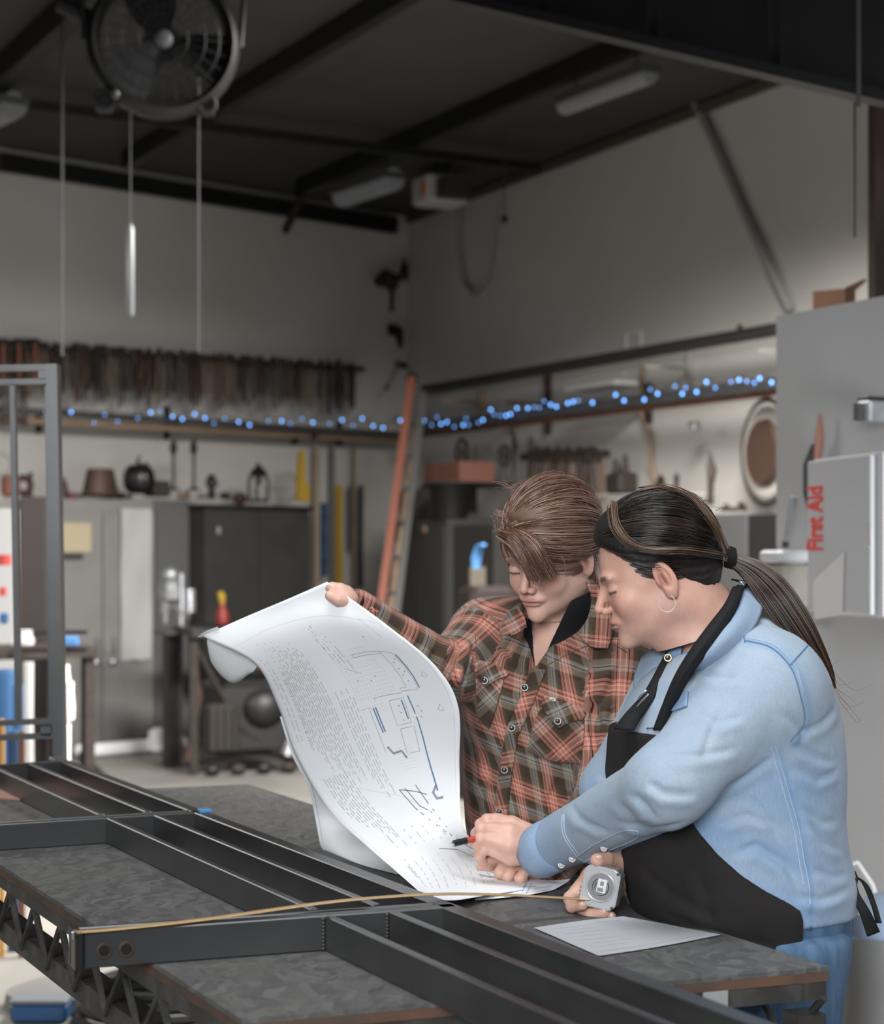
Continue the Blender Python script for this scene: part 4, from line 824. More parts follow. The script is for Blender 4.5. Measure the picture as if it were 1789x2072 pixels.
# ---------------------------------------------------------------- upright railing at the far left
RD = 4.33
RL = thing('steel_railing', 'upright dark steel railing panel with square bars at the left edge', 'railing', P(112, 1535, RD)*np.array((1, 1, 0))+np.array((0, 0, ZT)), 0)
o0 = np.array(RL.location)
def rp(px, py, d=RD): return P(px, py, d)-o0
def rbar(name, p, q, w_, h_, m=STEEL, up=(0, 1, 0)): b = MB(); b.beam(p, q, w_, h_, up=up); return b.build(name, m, RL)
rbar('post', rp(108, 738), np.array((rp(122, 1535)[0], 0, 0)), .026, .045)
rbar('post_strip', rp(98, 775, RD+.02), rp(106, 1465, RD+.02), .012, .03)
rbar('top_rail', rp(-60, 746), rp(100, 744), .014, .03, up=(0, 1, 0)); rbar('top_rail', rp(-60, 774), rp(100, 772), .012, .03)
b = MB(); b.box((0, 0, 0), (.018, .03, .022)); o = b.build('spacer_block', STEEL, RL); o.location = rp(88, 759)
b = MB(); b.box((0, 0, 0), (.025, .03, .022)); o = b.build('spacer_block', STEEL, RL); o.location = rp(95, 1478)
rbar('baluster', rp(26, 780), rp(38, 1462), .013, .02)
rbar('baluster', rp(-55, 780), rp(-48, 1462), .013, .02)
rbar('bottom_rail', rp(-60, 1466), rp(112, 1458), .012, .03); rbar('bottom_rail', rp(-60, 1495), rp(112, 1488), .012, .03)
# ---------------------------------------------------------------- floor things near the table
o = thing('blue_crate', 'low blue box on the floor under the left side of the table', 'box', PZ(85, 2062, 0)); b = MB(); b.box((0, 0, .03), (.17, .12, .055), b=.008); b.build('box_body', BLUE, o); b = MB(); b.box((0, 0, .064), (.175, .125, .012), b=.003); b.build('lid', mat('grey_lid', (.10, .11, .12), .6), o)
o = thing('grey_sack', 'crumpled grey sack on the floor behind the low blue box', 'sack', PZ(110, 2035, 0)); MB().lathe([(.0, 0), (.16, 0), (.15, .05), (.07, .08), (0, .085)], n=18).build('sack_body', mat('dull_sack', (.13, .125, .12), .8), o, True)
o = thing('dark_coil', 'dark coiled hose lying on the floor under the table truss', 'hose', PZ(330, 2062, 0)); b = MB()
for i in range(4): b.ring((0, 0, .02+.03*i), .26-.02*i, .016, (0, 0, 1), n=32, m=6)
b.build('coil', BLK, o, True)
bk = thing('metal_bucket', 'grey metal bin with a pale hanging handle at the lower right corner', 'bucket', (P(1796, 1880, 4.4)[0], 4.4, 0))
ztb = CH-(1885-HY)/F*4.4; MB().lathe([(.085, 0), (.10, .02), (.115, ztb*.6), (.118, ztb*.8), (.122, ztb*.82), (.124, ztb), (.118, ztb), (.11, ztb*.7), (0, ztb*.65)], n=30).build('bucket_body', mat('bucket_grey', (.13, .13, .128), .5, .5), bk, True)
MB().ring((0, -.02, ztb*.62), .135, .006, (0, 1, .25), n=24, m=6, a0=180, a1=360).build('handle', GALV, bk, True)
MB().lathe([(0, ztb*.9), (.10, ztb*.9), (.10, ztb+.05), (.03, ztb+.09), (0, ztb+.09)], n=16).build('blue_contents', mat('blue_grey_rag', (.12, .16, .22), .8), bk, True)
V = [P(1700, 1760, 4.9), P(1735, 1745, 4.9), P(1765, 1790, 4.9), P(1785, 1850, 4.9), P(1800, 1900, 4.9)]; V0 = V[0].copy()
o = MB().tube([v-V0 for v in V], .006, 6).build('loose_cable', mat('cable_light', (.30, .30, .30), .6), smooth=True); o.location = V0; tag(o, 'pale cable curving down into the grey metal bin', 'cable')
# ---------------------------------------------------------------- loose paper on the table
def gridmesh(name, ctrl, nu, nv, m, parent=None, thick=0, z=None):
    """ctrl: rows of 3D points; Catmull-Rom in both directions -> mesh; returns obj, evaluator"""
    K = np.array(ctrl, float)
    def cr(Pn, t):
        n = len(Pn)-1; x = np.clip(t*n, 0, n-1e-9); i = int(x); f = x-i
        p0 = Pn[i-1] if i > 0 else 2*Pn[0]-Pn[1]; p1 = Pn[i]; p2 = Pn[i+1]; p3 = Pn[i+2] if i+2 <= n else 2*Pn[n]-Pn[n-1]
        return .5*(2*p1+(p2-p0)*f+(2*p0-5*p1+4*p2-p3)*f*f+(3*p1-p0-3*p2+p3)*f**3)
    def ev(u, v):
        return cr(np.array([cr(row, u) for row in K]), v)
    V = []; Fc = []
    for j in range(nv+1):
        rows = None
        for i in range(nu+1): V.append(ev(i/nu, j/nv))
    for j in range(nv):
        for i in range(nu): a = j*(nu+1)+i; Fc.append((a, a+1, a+nu+2, a+nu+1))
    V = np.array(V); c = V.mean(0) if parent is None else np.zeros(3)
    o = MB().add(V-c, Fc).build(name, m, parent, True); o.location = c
    return o, ev, c
PAPER = mat('drawing_paper', (.85, .86, .87), .75, spec=.2)
INK = mat('grey_ink', (.30, .31, .34), .8); INKB = mat('blue_ink', (.10, .20, .36), .8); INKD = mat('dark_ink', (.12, .13, .16), .8); INKL = mat('pale_ink', (.60, .62, .65), .8)
def sp(px, py, dz=.002): return PZ(px, py, ZT+dz)
o, ev, c_ = gridmesh('loose_paper', [[sp(1080, 1877), sp(1140, 1868), sp(1200, 1860, .004), sp(1262, 1854, .008)], [sp(1115, 1892), sp(1200, 1883), sp(1270, 1875), sp(1340, 1868, .002)], [sp(1165, 1914), sp(1250, 1904), sp(1330, 1893), sp(1400, 1880, .002)], [sp(1212, 1934), sp(1300, 1921), sp(1380, 1907), sp(1460, 1891)]], 16, 12, mat('bond_paper', (.40, .41, .43), .8))  # same white paper, with the darkening put into its colour
tag(o, 'blank-looking white sheet lying on the table beside the black apron', 'paper')
def inklines(ev, c, lines, w_, m, name, parent, off=.0006, seg=None):
    b = MB()
    for ln in lines:
        pts = []
        for (u0, v0), (u1, v1) in zip(ln[:-1], ln[1:]):
            n = seg or max(1, int(math.hypot(u1-u0, v1-v0)*30)); pts += [(u0+(u1-u0)*k/n, v0+(v1-v0)*k/n) for k in range(n)]
        pts.append(ln[-1]); V = []
        for k, (u, v) in enumerate(pts):
            p = ev(u, v); e = 1e-3; du = ev(min(u+e, 1), v)-ev(max(u-e, 0), v); dv = ev(u, min(v+e, 1))-ev(u, max(v-e, 0)); n_ = np.cross(du, dv); n_ /= np.linalg.norm(n_)+1e-12
            q = pts[min(k+1, len(pts)-1)]; r_ = pts[max(k-1, 0)]; t = ev(*q)-ev(*r_); t /= np.linalg.norm(t)+1e-12; s = np.cross(n_, t)
            if n_.dot(np.array((0, 0, CH))-p) < 0: n_ = -n_
            for sg in (-1, 1): V.append(p-c+n_*off+s*sg*w_/2)
        b.add(V, [(2*k, 2*k+1, 2*k+3, 2*k+2) for k in range(len(pts)-1)])
    return b.build(name, m, parent)
LNS = []
for k in range(7): v = .15+.1*k; LNS.append([(.1+.05*(k % 2), v), (.35+.06*(k % 3), v)])
for k in range(5): v = .12+.07*k; LNS.append([(.55, v), (.8, v)])
LNS.append([(.06, .9), (.94, .9)])
inklines(ev, c_, LNS, .0007, mat('faint_ink', (.33, .34, .36), .8), 'printed_lines', o)
# ---------------------------------------------------------------- signed-distance modelling for the figures
f32 = np.float32
def grid(lo, hi, h):
    lo = np.array(lo, float); n = np.ceil((np.array(hi)-lo)/h).astype(int)+1
    ax = [(lo[i]+h*np.arange(n[i])).astype(f32) for i in range(3)]
    return np.meshgrid(*ax, indexing='ij', sparse=True), lo, h
def smin(a, b, k):
    h = np.clip(.5+.5*(b-a)/k, 0, 1); return b*(1-h)+a*h-k*h*(1-h)
def smax(a, b, k): return -smin(-a, -b, k)
def ell(G, c, r, R=None):
    x, y, z = G[0]-f32(c[0]), G[1]-f32(c[1]), G[2]-f32(c[2])
    if R is not None: x, y, z = R[0][0]*x+R[0][1]*y+R[0][2]*z, R[1][0]*x+R[1][1]*y+R[1][2]*z, R[2][0]*x+R[2][1]*y+R[2][2]*z
    k0 = np.sqrt((x/r[0])**2+(y/r[1])**2+(z/r[2])**2); k1 = np.sqrt((x/r[0]**2)**2+(y/r[1]**2)**2+(z/r[2]**2)**2)
    return (k0*(k0-1)/(k1+1e-9)).astype(f32)
def cone(G, a, b, r1, r2):
    a = np.array(a, float); b = np.array(b, float); d = b-a; L = d.dot(d)+1e-12
    x, y, z = G[0]-f32(a[0]), G[1]-f32(a[1]), G[2]-f32(a[2])
    t = np.clip((x*d[0]+y*d[1]+z*d[2])/L, 0, 1)
    return (np.sqrt((x-t*d[0])**2+(y-t*d[1])**2+(z-t*d[2])**2)-(r1+(r2-r1)*t)).astype(f32)
def chain(G, pts, rs, k=.004):
    D = None
    for i in range(len(pts)-1):
        c = cone(G, pts[i], pts[i+1], rs[i], rs[i+1]); D = c if D is None else smin(D, c, k)
    return D
def column(G, zs, cx, cy, rx_, ry_, ang=0.0, p=2.0):
    z = G[2]; o = np.argsort(zs); zs = np.array(zs)[o]
    f = lambda a: np.interp(z.ravel(), zs, np.array(a, float)[o]).reshape(z.shape).astype(f32)
    X, Y = G[0]-f(cx), G[1]-f(cy); c, s = math.cos(ang), math.sin(ang); X, Y = X*c+Y*s, -X*s+Y*c; a, b = f(rx_), f(ry_)
    k = (np.abs(X/a)**p+np.abs(Y/b)**p)**(1/p); D = (k-1)*np.minimum(a, b)
    D = np.maximum(D, np.maximum(zs[0]-z, z-zs[-1])); return D.astype(f32)
def nets(D, lo, h):
    nx, ny, nz = D.shape; S = D < 0
    cs = np.zeros((nx-1, ny-1, nz-1), f32); acc = [cs.copy() for _ in range(3)]; cnt = cs
    sl = lambda a, n: slice(a, n-1+a)
    for axis in range(3):
        for a in (0, 1):
            for b in (0, 1):
                o0 = [0, 0, 0]; oth = [i for i in range(3) if i != axis]; o0[oth[0]] = a; o0[oth[1]] = b; o1 = list(o0); o1[axis] = 1
                A = D[sl(o0[0], nx), sl(o0[1], ny), sl(o0[2], nz)]; B = D[sl(o1[0], nx), sl(o1[1], ny), sl(o1[2], nz)]
                m = (A < 0) != (B < 0); t = np.where(m, A/(A-B+(A == B)), 0)
                cnt += m
                for q in range(3): acc[q] += m*(o0[q]+(t if q == axis else 0))
    ok = cnt > 0; idx = -np.ones(ok.shape, np.int64); idx[ok] = np.arange(ok.sum()); I = np.argwhere(ok); c = cnt[ok]
    V = np.stack([lo[q]+h*(I[:, q]+acc[q][ok]/c) for q in range(3)], 1)
    Q = []
    for axis in range(3):
        o1, o2 = [i for i in range(3) if i != axis]
        s0 = [slice(None)]*3; s1 = [slice(None)]*3; s0[axis] = slice(0, -1); s1[axis] = slice(1, None)
        for o in (o1, o2): s0[o] = slice(1, -1); s1[o] = slice(1, -1)
        A, B = S[tuple(s0)], S[tuple(s1)]
        for m, flip in ((A & ~B, False), (~A & B, True)):
            e = np.argwhere(m)
            if not len(e): continue
            e[:, o1] += 1; e[:, o2] += 1
            def cell(d1, d2):
                k = e.copy(); k[:, o1] -= d1; k[:, o2] -= d2; return idx[k[:, 0], k[:, 1], k[:, 2]]
            q = np.stack([cell(1, 1), cell(0, 1), cell(0, 0), cell(1, 0)], 1)
            if (axis == 1) != flip: q = q[:, ::-1]
            Q.append(q)
    return V, np.concatenate(Q)
def vnormals(V, Q):
    n = np.cross(V[Q[:, 2]]-V[Q[:, 0]], V[Q[:, 3]]-V[Q[:, 1]]); N = np.zeros_like(V)
    for i in range(4):
        for c in range(3): N[:, c] += np.bincount(Q[:, i], n[:, c], len(V))
    return N/(np.linalg.norm(N, axis=1, keepdims=True)+1e-12)
def relax(V, Q, it=2, lam=.5):
    e = np.concatenate([Q[:, [0, 1]], Q[:, [1, 2]], Q[:, [2, 3]], Q[:, [3, 0]]]); e = np.concatenate([e, e[:, ::-1]])
    w_ = np.bincount(e[:, 0], minlength=len(V)).astype(float)
    for _ in range(it):
        A = np.stack([np.bincount(e[:, 0], V[e[:, 1], c], len(V)) for c in range(3)], 1)/w_[:, None]; V = V+lam*(A-V)
    return V
def qmesh(name, V, Q, mats, parent=None, mi=None, attrs=None, smooth=True):
    me = bpy.data.meshes.new(name); n, m = len(V), len(Q)
    me.vertices.add(n); me.vertices.foreach_set('co', np.asarray(V, f32).ravel()); k = Q.shape[1]
    me.loops.add(m*k); me.loops.foreach_set('vertex_index', Q.astype(np.int32).ravel()); me.polygons.add(m)
    me.polygons.foreach_set('loop_start', np.arange(0, m*k, k, dtype=np.int32)); me.polygons.foreach_set('loop_total', np.full(m, k, np.int32))
    for mm in (mats if isinstance(mats, (list, tuple)) else [mats]): me.materials.append(mm)
    if mi is not None: me.polygons.foreach_set('material_index', np.asarray(mi, np.int32))
    me.polygons.foreach_set('use_smooth', np.full(m, smooth)); me.update(calc_edges=True); me.validate()
    for nm, (ty, data) in (attrs or {}).items():
        a = me.attributes.new(nm, ty, 'POINT'); a.data.foreach_set({'FLOAT': 'value', 'FLOAT_VECTOR': 'vector', 'FLOAT_COLOR': 'color'}[ty], np.asarray(data, f32).ravel())
    o = bpy.data.objects.new(name, me); C.objects.link(o)
    if parent: o.parent = parent
    return o
def vnoise(V, s, seed=0):
    """cheap smooth noise from summed sines"""
    r = np.random.default_rng(seed); out = 0
    for k in range(6):
        d = r.normal(size=3); d /= np.linalg.norm(d); out = out+np.sin((V@d)*s*(1+.35*k)+r.uniform(0, 6.3))/(1+.3*k)
    return out/3
def creases(V, N, segs, amp=.006, wd=.010, dref=2.7, front=True):
    """fold lines: each seg ((px,py),(px,py),amp scale, width scale); a valley with a ridge beside it, in the world x-z plane"""
    out = V.copy(); sh = np.clip(-N[:, 1]*1.6+.2, 0, 1) if front else np.ones(len(V))
    for s in segs:
        pts, a, w_ = s[0], (s[1] if len(s) > 1 else 1), (s[2] if len(s) > 2 else 1)
        W = [P(x, y, dref) for x, y in pts]; best = np.full(len(V), 9.); sd = np.zeros(len(V)); tt = np.zeros(len(V)); n = len(W)-1
        for i in range(n):
            a0, b0 = W[i][[0, 2]], W[i+1][[0, 2]]; d = b0-a0; L = np.linalg.norm(d); u = d/L; q = V[:, [0, 2]]-a0
            t = np.clip(q@u, 0, L); r = q-t[:, None]*u; dist = np.linalg.norm(r, axis=1); m = dist < best; best[m] = dist[m]
            sg = q[:, 0]*u[1]-q[:, 1]*u[0]; sd[m] = sg[m]; tt[m] = ((i+t/L)/n)[m]
        ww = wd*w_; fade = np.clip(np.minimum(tt, 1-tt)*5, 0, 1)*(best < ww*4)
        f_ = -np.exp(-(best/(ww*.55))**2)+.8*np.exp(-((sd-ww*1.3)/(ww*.9))**2)*np.exp(-(np.maximum(best-abs(sd), 0)/ww)**2)
        out += N*(f_*fade*sh*amp*a)[:, None]
    return out
def frame(fwd, roll=0.0):
    f = Vector(fwd).normalized(); r = f.cross(Vector((0, 0, 1))).normalized(); u = r.cross(f)
    if roll:
        R_ = Matrix.Rotation(roll, 3, f); r = R_@r; u = R_@u
    return np.array([r, f, u]).T      # columns: right, forward, up
def strands(b_V, b_F, path, r0, r1, n=3):
    """append a thin tapered strand"""
    path = np.asarray(path); m = len(path); t = np.gradient(path, axis=0); t /= np.linalg.norm(t, axis=1, keepdims=True)+1e-9
    a = np.cross(t, [0.3, .5, .81]); a /= np.linalg.norm(a, axis=1, keepdims=True)+1e-9; c = np.cross(t, a); base = sum(len(v) for v in b_V)
    r = np.linspace(r0, r1, m)[:, None]; V = np.stack([path+r*(a*math.cos(2*math.pi*k/n)+c*math.sin(2*math.pi*k/n)) for k in range(n)], 1).reshape(-1, 3)
    i = np.arange(m-1)[:, None]*n; k = np.arange(n)[None]; k2 = (k+1) % n
    b_V.append(V); b_F.append((base+np.stack([i+k, i+k2, i+n+k2, i+n+k], -1)).reshape(-1, 4))
def bez(pts, n):
    """Catmull-Rom through points"""
    K = np.array(pts, float); t = np.linspace(0, len(K)-1-1e-9, n); i = t.astype(int); f = (t-i)[:, None]
    E = np.vstack([2*K[0]-K[1], K, 2*K[-1]-K[-2]]); p0, p1, p2, p3 = E[i], E[i+1], E[i+2], E[i+3]
    return .5*(2*p1+(p2-p0)*f+(2*p0-5*p1+4*p2-p3)*f*f+(3*p1-p0-3*p2+p3)*f**3)
# ---------------------------------------------------------------- heads
CRC, CRR = np.array((0, -.016, .040)), np.array((.0735, .094, .083))
def head_sdf(G, o):
    x, y, z = G; ax = np.abs(x); A = (ax, y, z)
    fw = o.get('full', 1.0)
    D = ell(G, CRC, CRR)
    D = smin(D, ell(G, (0, .034, -.022), (.057*fw, .056, .080)), .03)
    D = smin(D, ell(G, (0, .036, -.078), (.042*fw, .046, .032)), .025)
    D = smin(D, ell(A, (.038*fw, .000, -.060), (.020, .038, .026)), .03)
    D = smin(D, ell(G, (0, .080, -.096), (.016, .014, .014)), .02)                 # chin
    D = smin(D, ell(A, (.034*fw, .062, -.034), (.020, .020, .022)), .02)            # cheeks
    D = smin(D, ell(A, (.022, .079, .016), (.026, .012, .009)), .012)               # brow
    D = smax(D, -ell(A, (.031, .100, -.003), (.017, .016, .013)), .012)             # sockets
    D = smin(D, ell(A, (.031, .0745, -.004), (.0145, .0135, .0125)), .004)          # closed lids
    D = smax(D, -ell(A, (.031, .0895, -.0085), (.014, .0035, .0012)), .0025)        # lid line
    D = smin(D, cone(G, (0, .084, .008), (0, .1085, -.030), .0060, .0080), .009)    # nose
    D = smin(D, ell(A, (.0105, .098, -.036), (.0068, .0095, .0065)), .005)
    D = smax(D, -ell(A, (.0062, .103, -.0435), (.0034, .0052, .0032)), .002)
    D = smin(D, ell(G, (0, .086, -.058), (.026, .012, .012)), .01)                  # muzzle
    D = smin(D, ell(G, (0, .0945, -.0575), (.0205, .0055, .0042)), .003)
    D = smin(D, ell(G, (0, .0925, -.0665), (.0185, .0060, .0050)), .003)
    D = smax(D, -ell(G, (0, .1015, -.0622), (.024, .006, .0011)), .0018)
    # ears
    th = .30; cs, sn = math.cos(th), math.sin(th)
    X = ax-.0745; Y = y+.006; Z = z+.012; Xr = cs*X-sn*-Y; Xr = X*cs+Y*sn; Yr = -X*sn+Y*cs
    Er = (Xr, Yr+.10*Z*0-.18*Z, Z)
    E = ell(Er, (.003, 0, .002), (.0068, .0175, .0295))
    E = smin(E, ell(Er, (.001, .004, -.024), (.006, .010, .012)), .006)
    E = smax(E, -ell(Er, (.0115, .002, .004), (.0085, .0125, .0225)), .003)
    E = smin(E, ell(Er, (.0035, -.0015, .001), (.0035, .0045, .013)), .004)
    E = smin(E, ell(Er, (.004, .0135, -.004), (.004, .004, .006)), .003)
    D = smin(D, E, .004)
    return D
def head_mesh(o, c, R, neck, h=.0017):
    G, lo, h = grid((-.10, -.125, -.13), (.10, .135, .13), h)
    D = head_sdf(G, o)
    for a, b, r1, r2 in neck:            # in world coordinates -> local
        k_ = float(np.linalg.norm(R[:, 0])); la, lb = R.T@(np.array(a)-c)/k_**2, R.T@(np.array(b)-c)/k_**2; D = smin(D, cone(G, la, lb, r1/k_, r2/k_), .022)
    V, Q = nets(D, lo, h); V = relax(V, Q, 1, .4)
    # face colouring: lips, brows, lashes, blush
    x, y, z = np.abs(V[:, 0]), V[:, 1], V[:, 2]; g = lambda a, b, c_, ra, rb, rc: np.exp(-(((x-a)/ra)**2+((y-b)/rb)**2+((z-c_)/rc)**2))
    col = np.tile(np.array(o['skin']), (len(V), 1)); red = np.array(o.get('red', (.60, .25, .20)))
    def mixc(w_, c2): nonlocal col; col = col*(1-w_[:, None])+np.array(c2)*w_[:, None]
    mixc(np.clip(g(.036, .075, -.03, .022, .03, .02)*.45, 0, 1), red); mixc(np.clip(g(0, .11, -.033, .012, .012, .012)*.4, 0, 1), red)
    mixc(np.clip(g(.078, -.006, -.01, .012, .02, .03)*.40, 0, 1), red)
    lip = np.clip(1.6*g(0, .100, -.0575, .020, .010, .0045), 0, .65)+np.clip(1.6*g(0, .099, -.0665, .017, .010, .005), 0, .65); mixc(np.clip(lip, 0, .7), o.get('lip', (.42, .15, .13)))
    seam = np.clip(2*np.exp(-((z+.0622)/.0012)**2)*(x < .023)*(y > .085), 0, .7); mixc(seam, (.20, .07, .06))
    bz = .0185-(x-.03)**2*9; brow = np.exp(-((z-bz)/.0040)**4)*np.clip((x-.008)/.004, 0, 1)*np.clip((.050-x)/.012, 0, 1)*(y > .05); mixc(np.clip(brow*1.1, 0, .85), o['brow'])
    mixc(np.clip(1.5*g(.0765, .000, -.014, .006, .0085, .013)*(x > .070), 0, .75), (.30, .11, .085))
    lash = np.exp(-((z+.0085+.12*(x-.031)**2*0)/.0021)**2)*(x > .017)*(x < .046)*(y > .07); mixc(np.clip(lash*1.2, 0, .88), (.03, .02, .018))
    lid = np.exp(-(((x-.031)/.015)**2+((z-.004)/.007)**2))*(y > .065); mixc(lid*.22, (.35, .17, .14))
    nst = np.exp(-(((x-.0062)/.0036)**2+((z+.0432)/.003)**2))*(y > .09); mixc(np.clip(nst*.8, 0, .8), (.15, .05, .04))
    frk = np.clip(vnoise(V, 900, 3)-.75, 0, 1)*np.clip(g(.03, .08, -.03, .04, .05, .05)*1.5, 0, 1); mixc(np.clip(frk*o.get('freckle', .6), 0, .4), (.40, .17, .11))
    return V@R.T+c, Q, col
def hand_sdf(parts, h=.0016, k=.005, pad=.02):
    """parts: list of (list of (px,py,d), list of r); fingers stay separate by a small k"""
    allp = [P(*q) for pts, rs in parts for q in pts]; A = np.array(allp); lo, hi = A.min(0)-pad-.01, A.max(0)+pad+.01
    G, lo, h = grid(lo, hi, h); D = None
    for pts, rs in parts:
        c = chain(G, [P(*q) for q in pts], rs, .003); D = c if D is None else smin(D, c, k)
    V, Q = nets(D, lo, h); return relax(V, Q, 2, .4), Q
def join(parts):
    Vs, Qs, off = [], [], 0
    for V, Q in parts: Vs.append(V); Qs.append(Q+off); off += len(V)
    return np.concatenate(Vs), np.concatenate(Qs)
def skin_mat(name):
    m = bpy.data.materials.new(name); m.use_nodes = True; nt = m.node_tree; N, L = nt.nodes, nt.links; b = N['Principled BSDF']
    a = N.new('ShaderNodeAttribute'); a.attribute_name = 'tone'; tc = N.new('ShaderNodeTexCoord'); n = N.new('ShaderNodeTexNoise'); n.inputs['Scale'].default_value = 45; n.inputs['Detail'].default_value = 5; L.new(tc.outputs['Object'], n.inputs[0])
    r = N.new('ShaderNodeValToRGB'); r.color_ramp.elements[0].position = .35; r.color_ramp.elements[1].position = .65; r.color_ramp.elements[0].color = (.88, .80, .78, 1); r.color_ramp.elements[1].color = (1, 1, 1, 1); L.new(n.outputs[0], r.inputs[0])
    mx = N.new('ShaderNodeMix'); mx.data_type = 'RGBA'; mx.blend_type = 'MULTIPLY'; mx.inputs[0].default_value = .7; L.new(a.outputs['Color'], mx.inputs[6]); L.new(r.outputs[0], mx.inputs[7]); L.new(mx.outputs[2], b.inputs['Base Color'])
    b.inputs['Roughness'].default_value = .48; b.inputs['Specular IOR Level'].default_value = .42
    b.inputs['Subsurface Weight'].default_value = .18; b.inputs['Subsurface Radius'].default_value = (.010, .004, .002); b.inputs['Subsurface Scale'].default_value = 1
    n2 = N.new('ShaderNodeTexNoise'); n2.inputs['Scale'].default_value = 420; L.new(tc.outputs['Object'], n2.inputs[0]); bp = N.new('ShaderNodeBump'); bp.inputs['Strength'].default_value = .12; bp.inputs['Distance'].default_value = .0008; L.new(n2.outputs[0], bp.inputs['Height']); L.new(bp.outputs[0], b.inputs['Normal'])
    return m
def hair_mat(name, col, rough=.35): return mat(name, col, rough, spec=.6)
from mathutils.bvhtree import BVHTree
class Surf:
    """conform small clothing details to a finished garment, seen from the front"""
    def __init__(s, *VQ):
        V, Q = join(VQ); s.t = BVHTree.FromPolygons([tuple(v) for v in V], [tuple(int(i) for i in q) for q in Q])
    def at(s, px, py, off=.002, dflt=None):
        o = Vector((0, 0, CH)); r = Vector(((px-CX)/F, 1, -(py-HY)/F)).normalized(); hit = s.t.ray_cast(o, r)
        if hit[0] is None: return P(px, py, dflt) if dflt else None
        return np.array(hit[0])-np.array(r)*off
    def patch(s, name, ctrl, nu, nv, m, parent, off=.003, thick=.0015, dflt=None, wav=0):
        K = np.array(ctrl, float); V = []
        def lin(R_, t):
            n = len(R_)-1; x = min(t*n, n-1e-9); i = int(x); return R_[i]*(1-(x-i))+R_[i+1]*(x-i)
        for j in range(nv+1):
            for i in range(nu+1):
                p = lin(np.array([bez(row, nu+1)[i] if len(row) > 2 else lin(row, i/nu) for row in K]), j/nv); V.append(s.at(p[0], p[1], off, dflt))
        V = np.array(V); Vn = V.reshape(nv+1, nu+1, 3)
        for _ in range(2):
            A = Vn.copy(); A[1:-1, 1:-1] = (Vn[2:, 1:-1]+Vn[:-2, 1:-1]+Vn[1:-1, 2:]+Vn[1:-1, :-2])/4; Vn = A
        V = Vn.reshape(-1, 3); Fq = np.array([(j*(nu+1)+i, j*(nu+1)+i+1, (j+1)*(nu+1)+i+1, (j+1)*(nu+1)+i) for j in range(nv) for i in range(nu)])
        o = qmesh(name, V, Fq, m, parent)
        if thick: mo = o.modifiers.new('s', 'SOLIDIFY'); mo.thickness = thick; mo.offset = 0
        return o
    def line(s, name, pts, r, m, parent, off=.001, n=24, mb=None, dflt=None):
        q = bez([(*p, 0) for p in pts], n); V = [s.at(a[0], a[1], off, dflt) for a in q]; V = [v for v in V if v is not None]
        b = mb or MB(); b.tube(V, r, 5); return b if mb is not None else b.build(name, m, parent, True)
# ---------------------------------------------------------------- woman in the plaid shirt
def plaid_mat():
    m = bpy.data.materials.new('plaid_flannel'); m.use_nodes = True; nt = m.node_tree; N, L = nt.nodes, nt.links; b = N['Principled BSDF']; b.inputs['Roughness'].default_value = .9; b.inputs['Sheen Weight'].default_value = .15; b.inputs['Specular IOR Level'].default_value = .2
    a = N.new('ShaderNodeAttribute'); a.attribute_name = 'weave'; sp_ = N.new('ShaderNodeSeparateXYZ'); L.new(a.outputs['Vector'], sp_.inputs[0])
    dk, dk2, tan_, gr = (.060, .045, .036), (.085, .065, .048), (.20, .165, .125), (.26, .25, .235); sal, wh, bk = (.42, .165, .125), (.56, .42, .36), (.012, .010, .010)
    stops = [(0, dk), (.17, dk2), (.19, tan_), (.30, gr), (.335, bk), (.35, gr), (.40, tan_), (.42, dk2), (.50, dk), (.56, sal), (.615, bk), (.63, sal), (.665, wh), (.68, sal), (.755, wh), (.77, sal), (.80, bk), (.815, sal), (.87, dk2), (.95, dk)]
    outs = []
    for i, per in ((0, .078), (1, .088)):
        mm = N.new('ShaderNodeMath'); mm.operation = 'DIVIDE'; mm.inputs[1].default_value = per; L.new(sp_.outputs[i], mm.inputs[0]); fr = N.new('ShaderNodeMath'); fr.operation = 'FRACT'; L.new(mm.outputs[0], fr.inputs[0])
        r = N.new('ShaderNodeValToRGB'); cr = r.color_ramp; cr.interpolation = 'CONSTANT'; e = cr.elements
        while len(e) > 1: e.remove(e[-1])
        e[0].position = 0; e[0].color = (*stops[0][1], 1)
        for p_, c_ in stops[1:]: q = e.new(p_); q.color = (*c_, 1)
        L.new(fr.outputs[0], r.inputs[0]); outs.append(r)
    mx = N.new('ShaderNodeMix'); mx.data_type = 'RGBA'; mx.inputs[0].default_value = .5; L.new(outs[0].outputs[0], mx.inputs[6]); L.new(outs[1].outputs[0], mx.inputs[7])
    g = N.new('ShaderNodeBrightContrast'); g.inputs['Bright'].default_value = .01; g.inputs['Contrast'].default_value = .06; L.new(mx.outputs[2], g.inputs[0]); L.new(g.outputs[0], b.inputs['Base Color'])
    tc = N.new('ShaderNodeTexCoord'); n2 = N.new('ShaderNodeTexNoise'); n2.inputs['Scale'].default_value = 38; n2.inputs['Detail'].default_value = 6; L.new(tc.outputs['Object'], n2.inputs[0]); bp = N.new('ShaderNodeBump'); bp.inputs['Strength'].default_value = .35; bp.inputs['Distance'].default_value = .006; L.new(n2.outputs[0], bp.inputs['Height']); L.new(bp.outputs[0], b.inputs['Normal'])
    return m
PLAID = plaid_mat(); SKIN = skin_mat('skin'); BLKC = mat('black_cloth', (.010, .010, .011), .85, spec=.2); SNAP = mat('pearl_snap', (.03, .025, .022), .18, spec=.8); SNAPR = mat('snap_rim', (.22, .21, .20), .35, .9)
W1 = thing('person', 'woman in red and brown plaid shirt with short brown hair, holding up the drawing', 'person', (.19, 3.13, 0))
o1 = np.array((.19, 3.13, 0))
def loc(V, o): return V-o
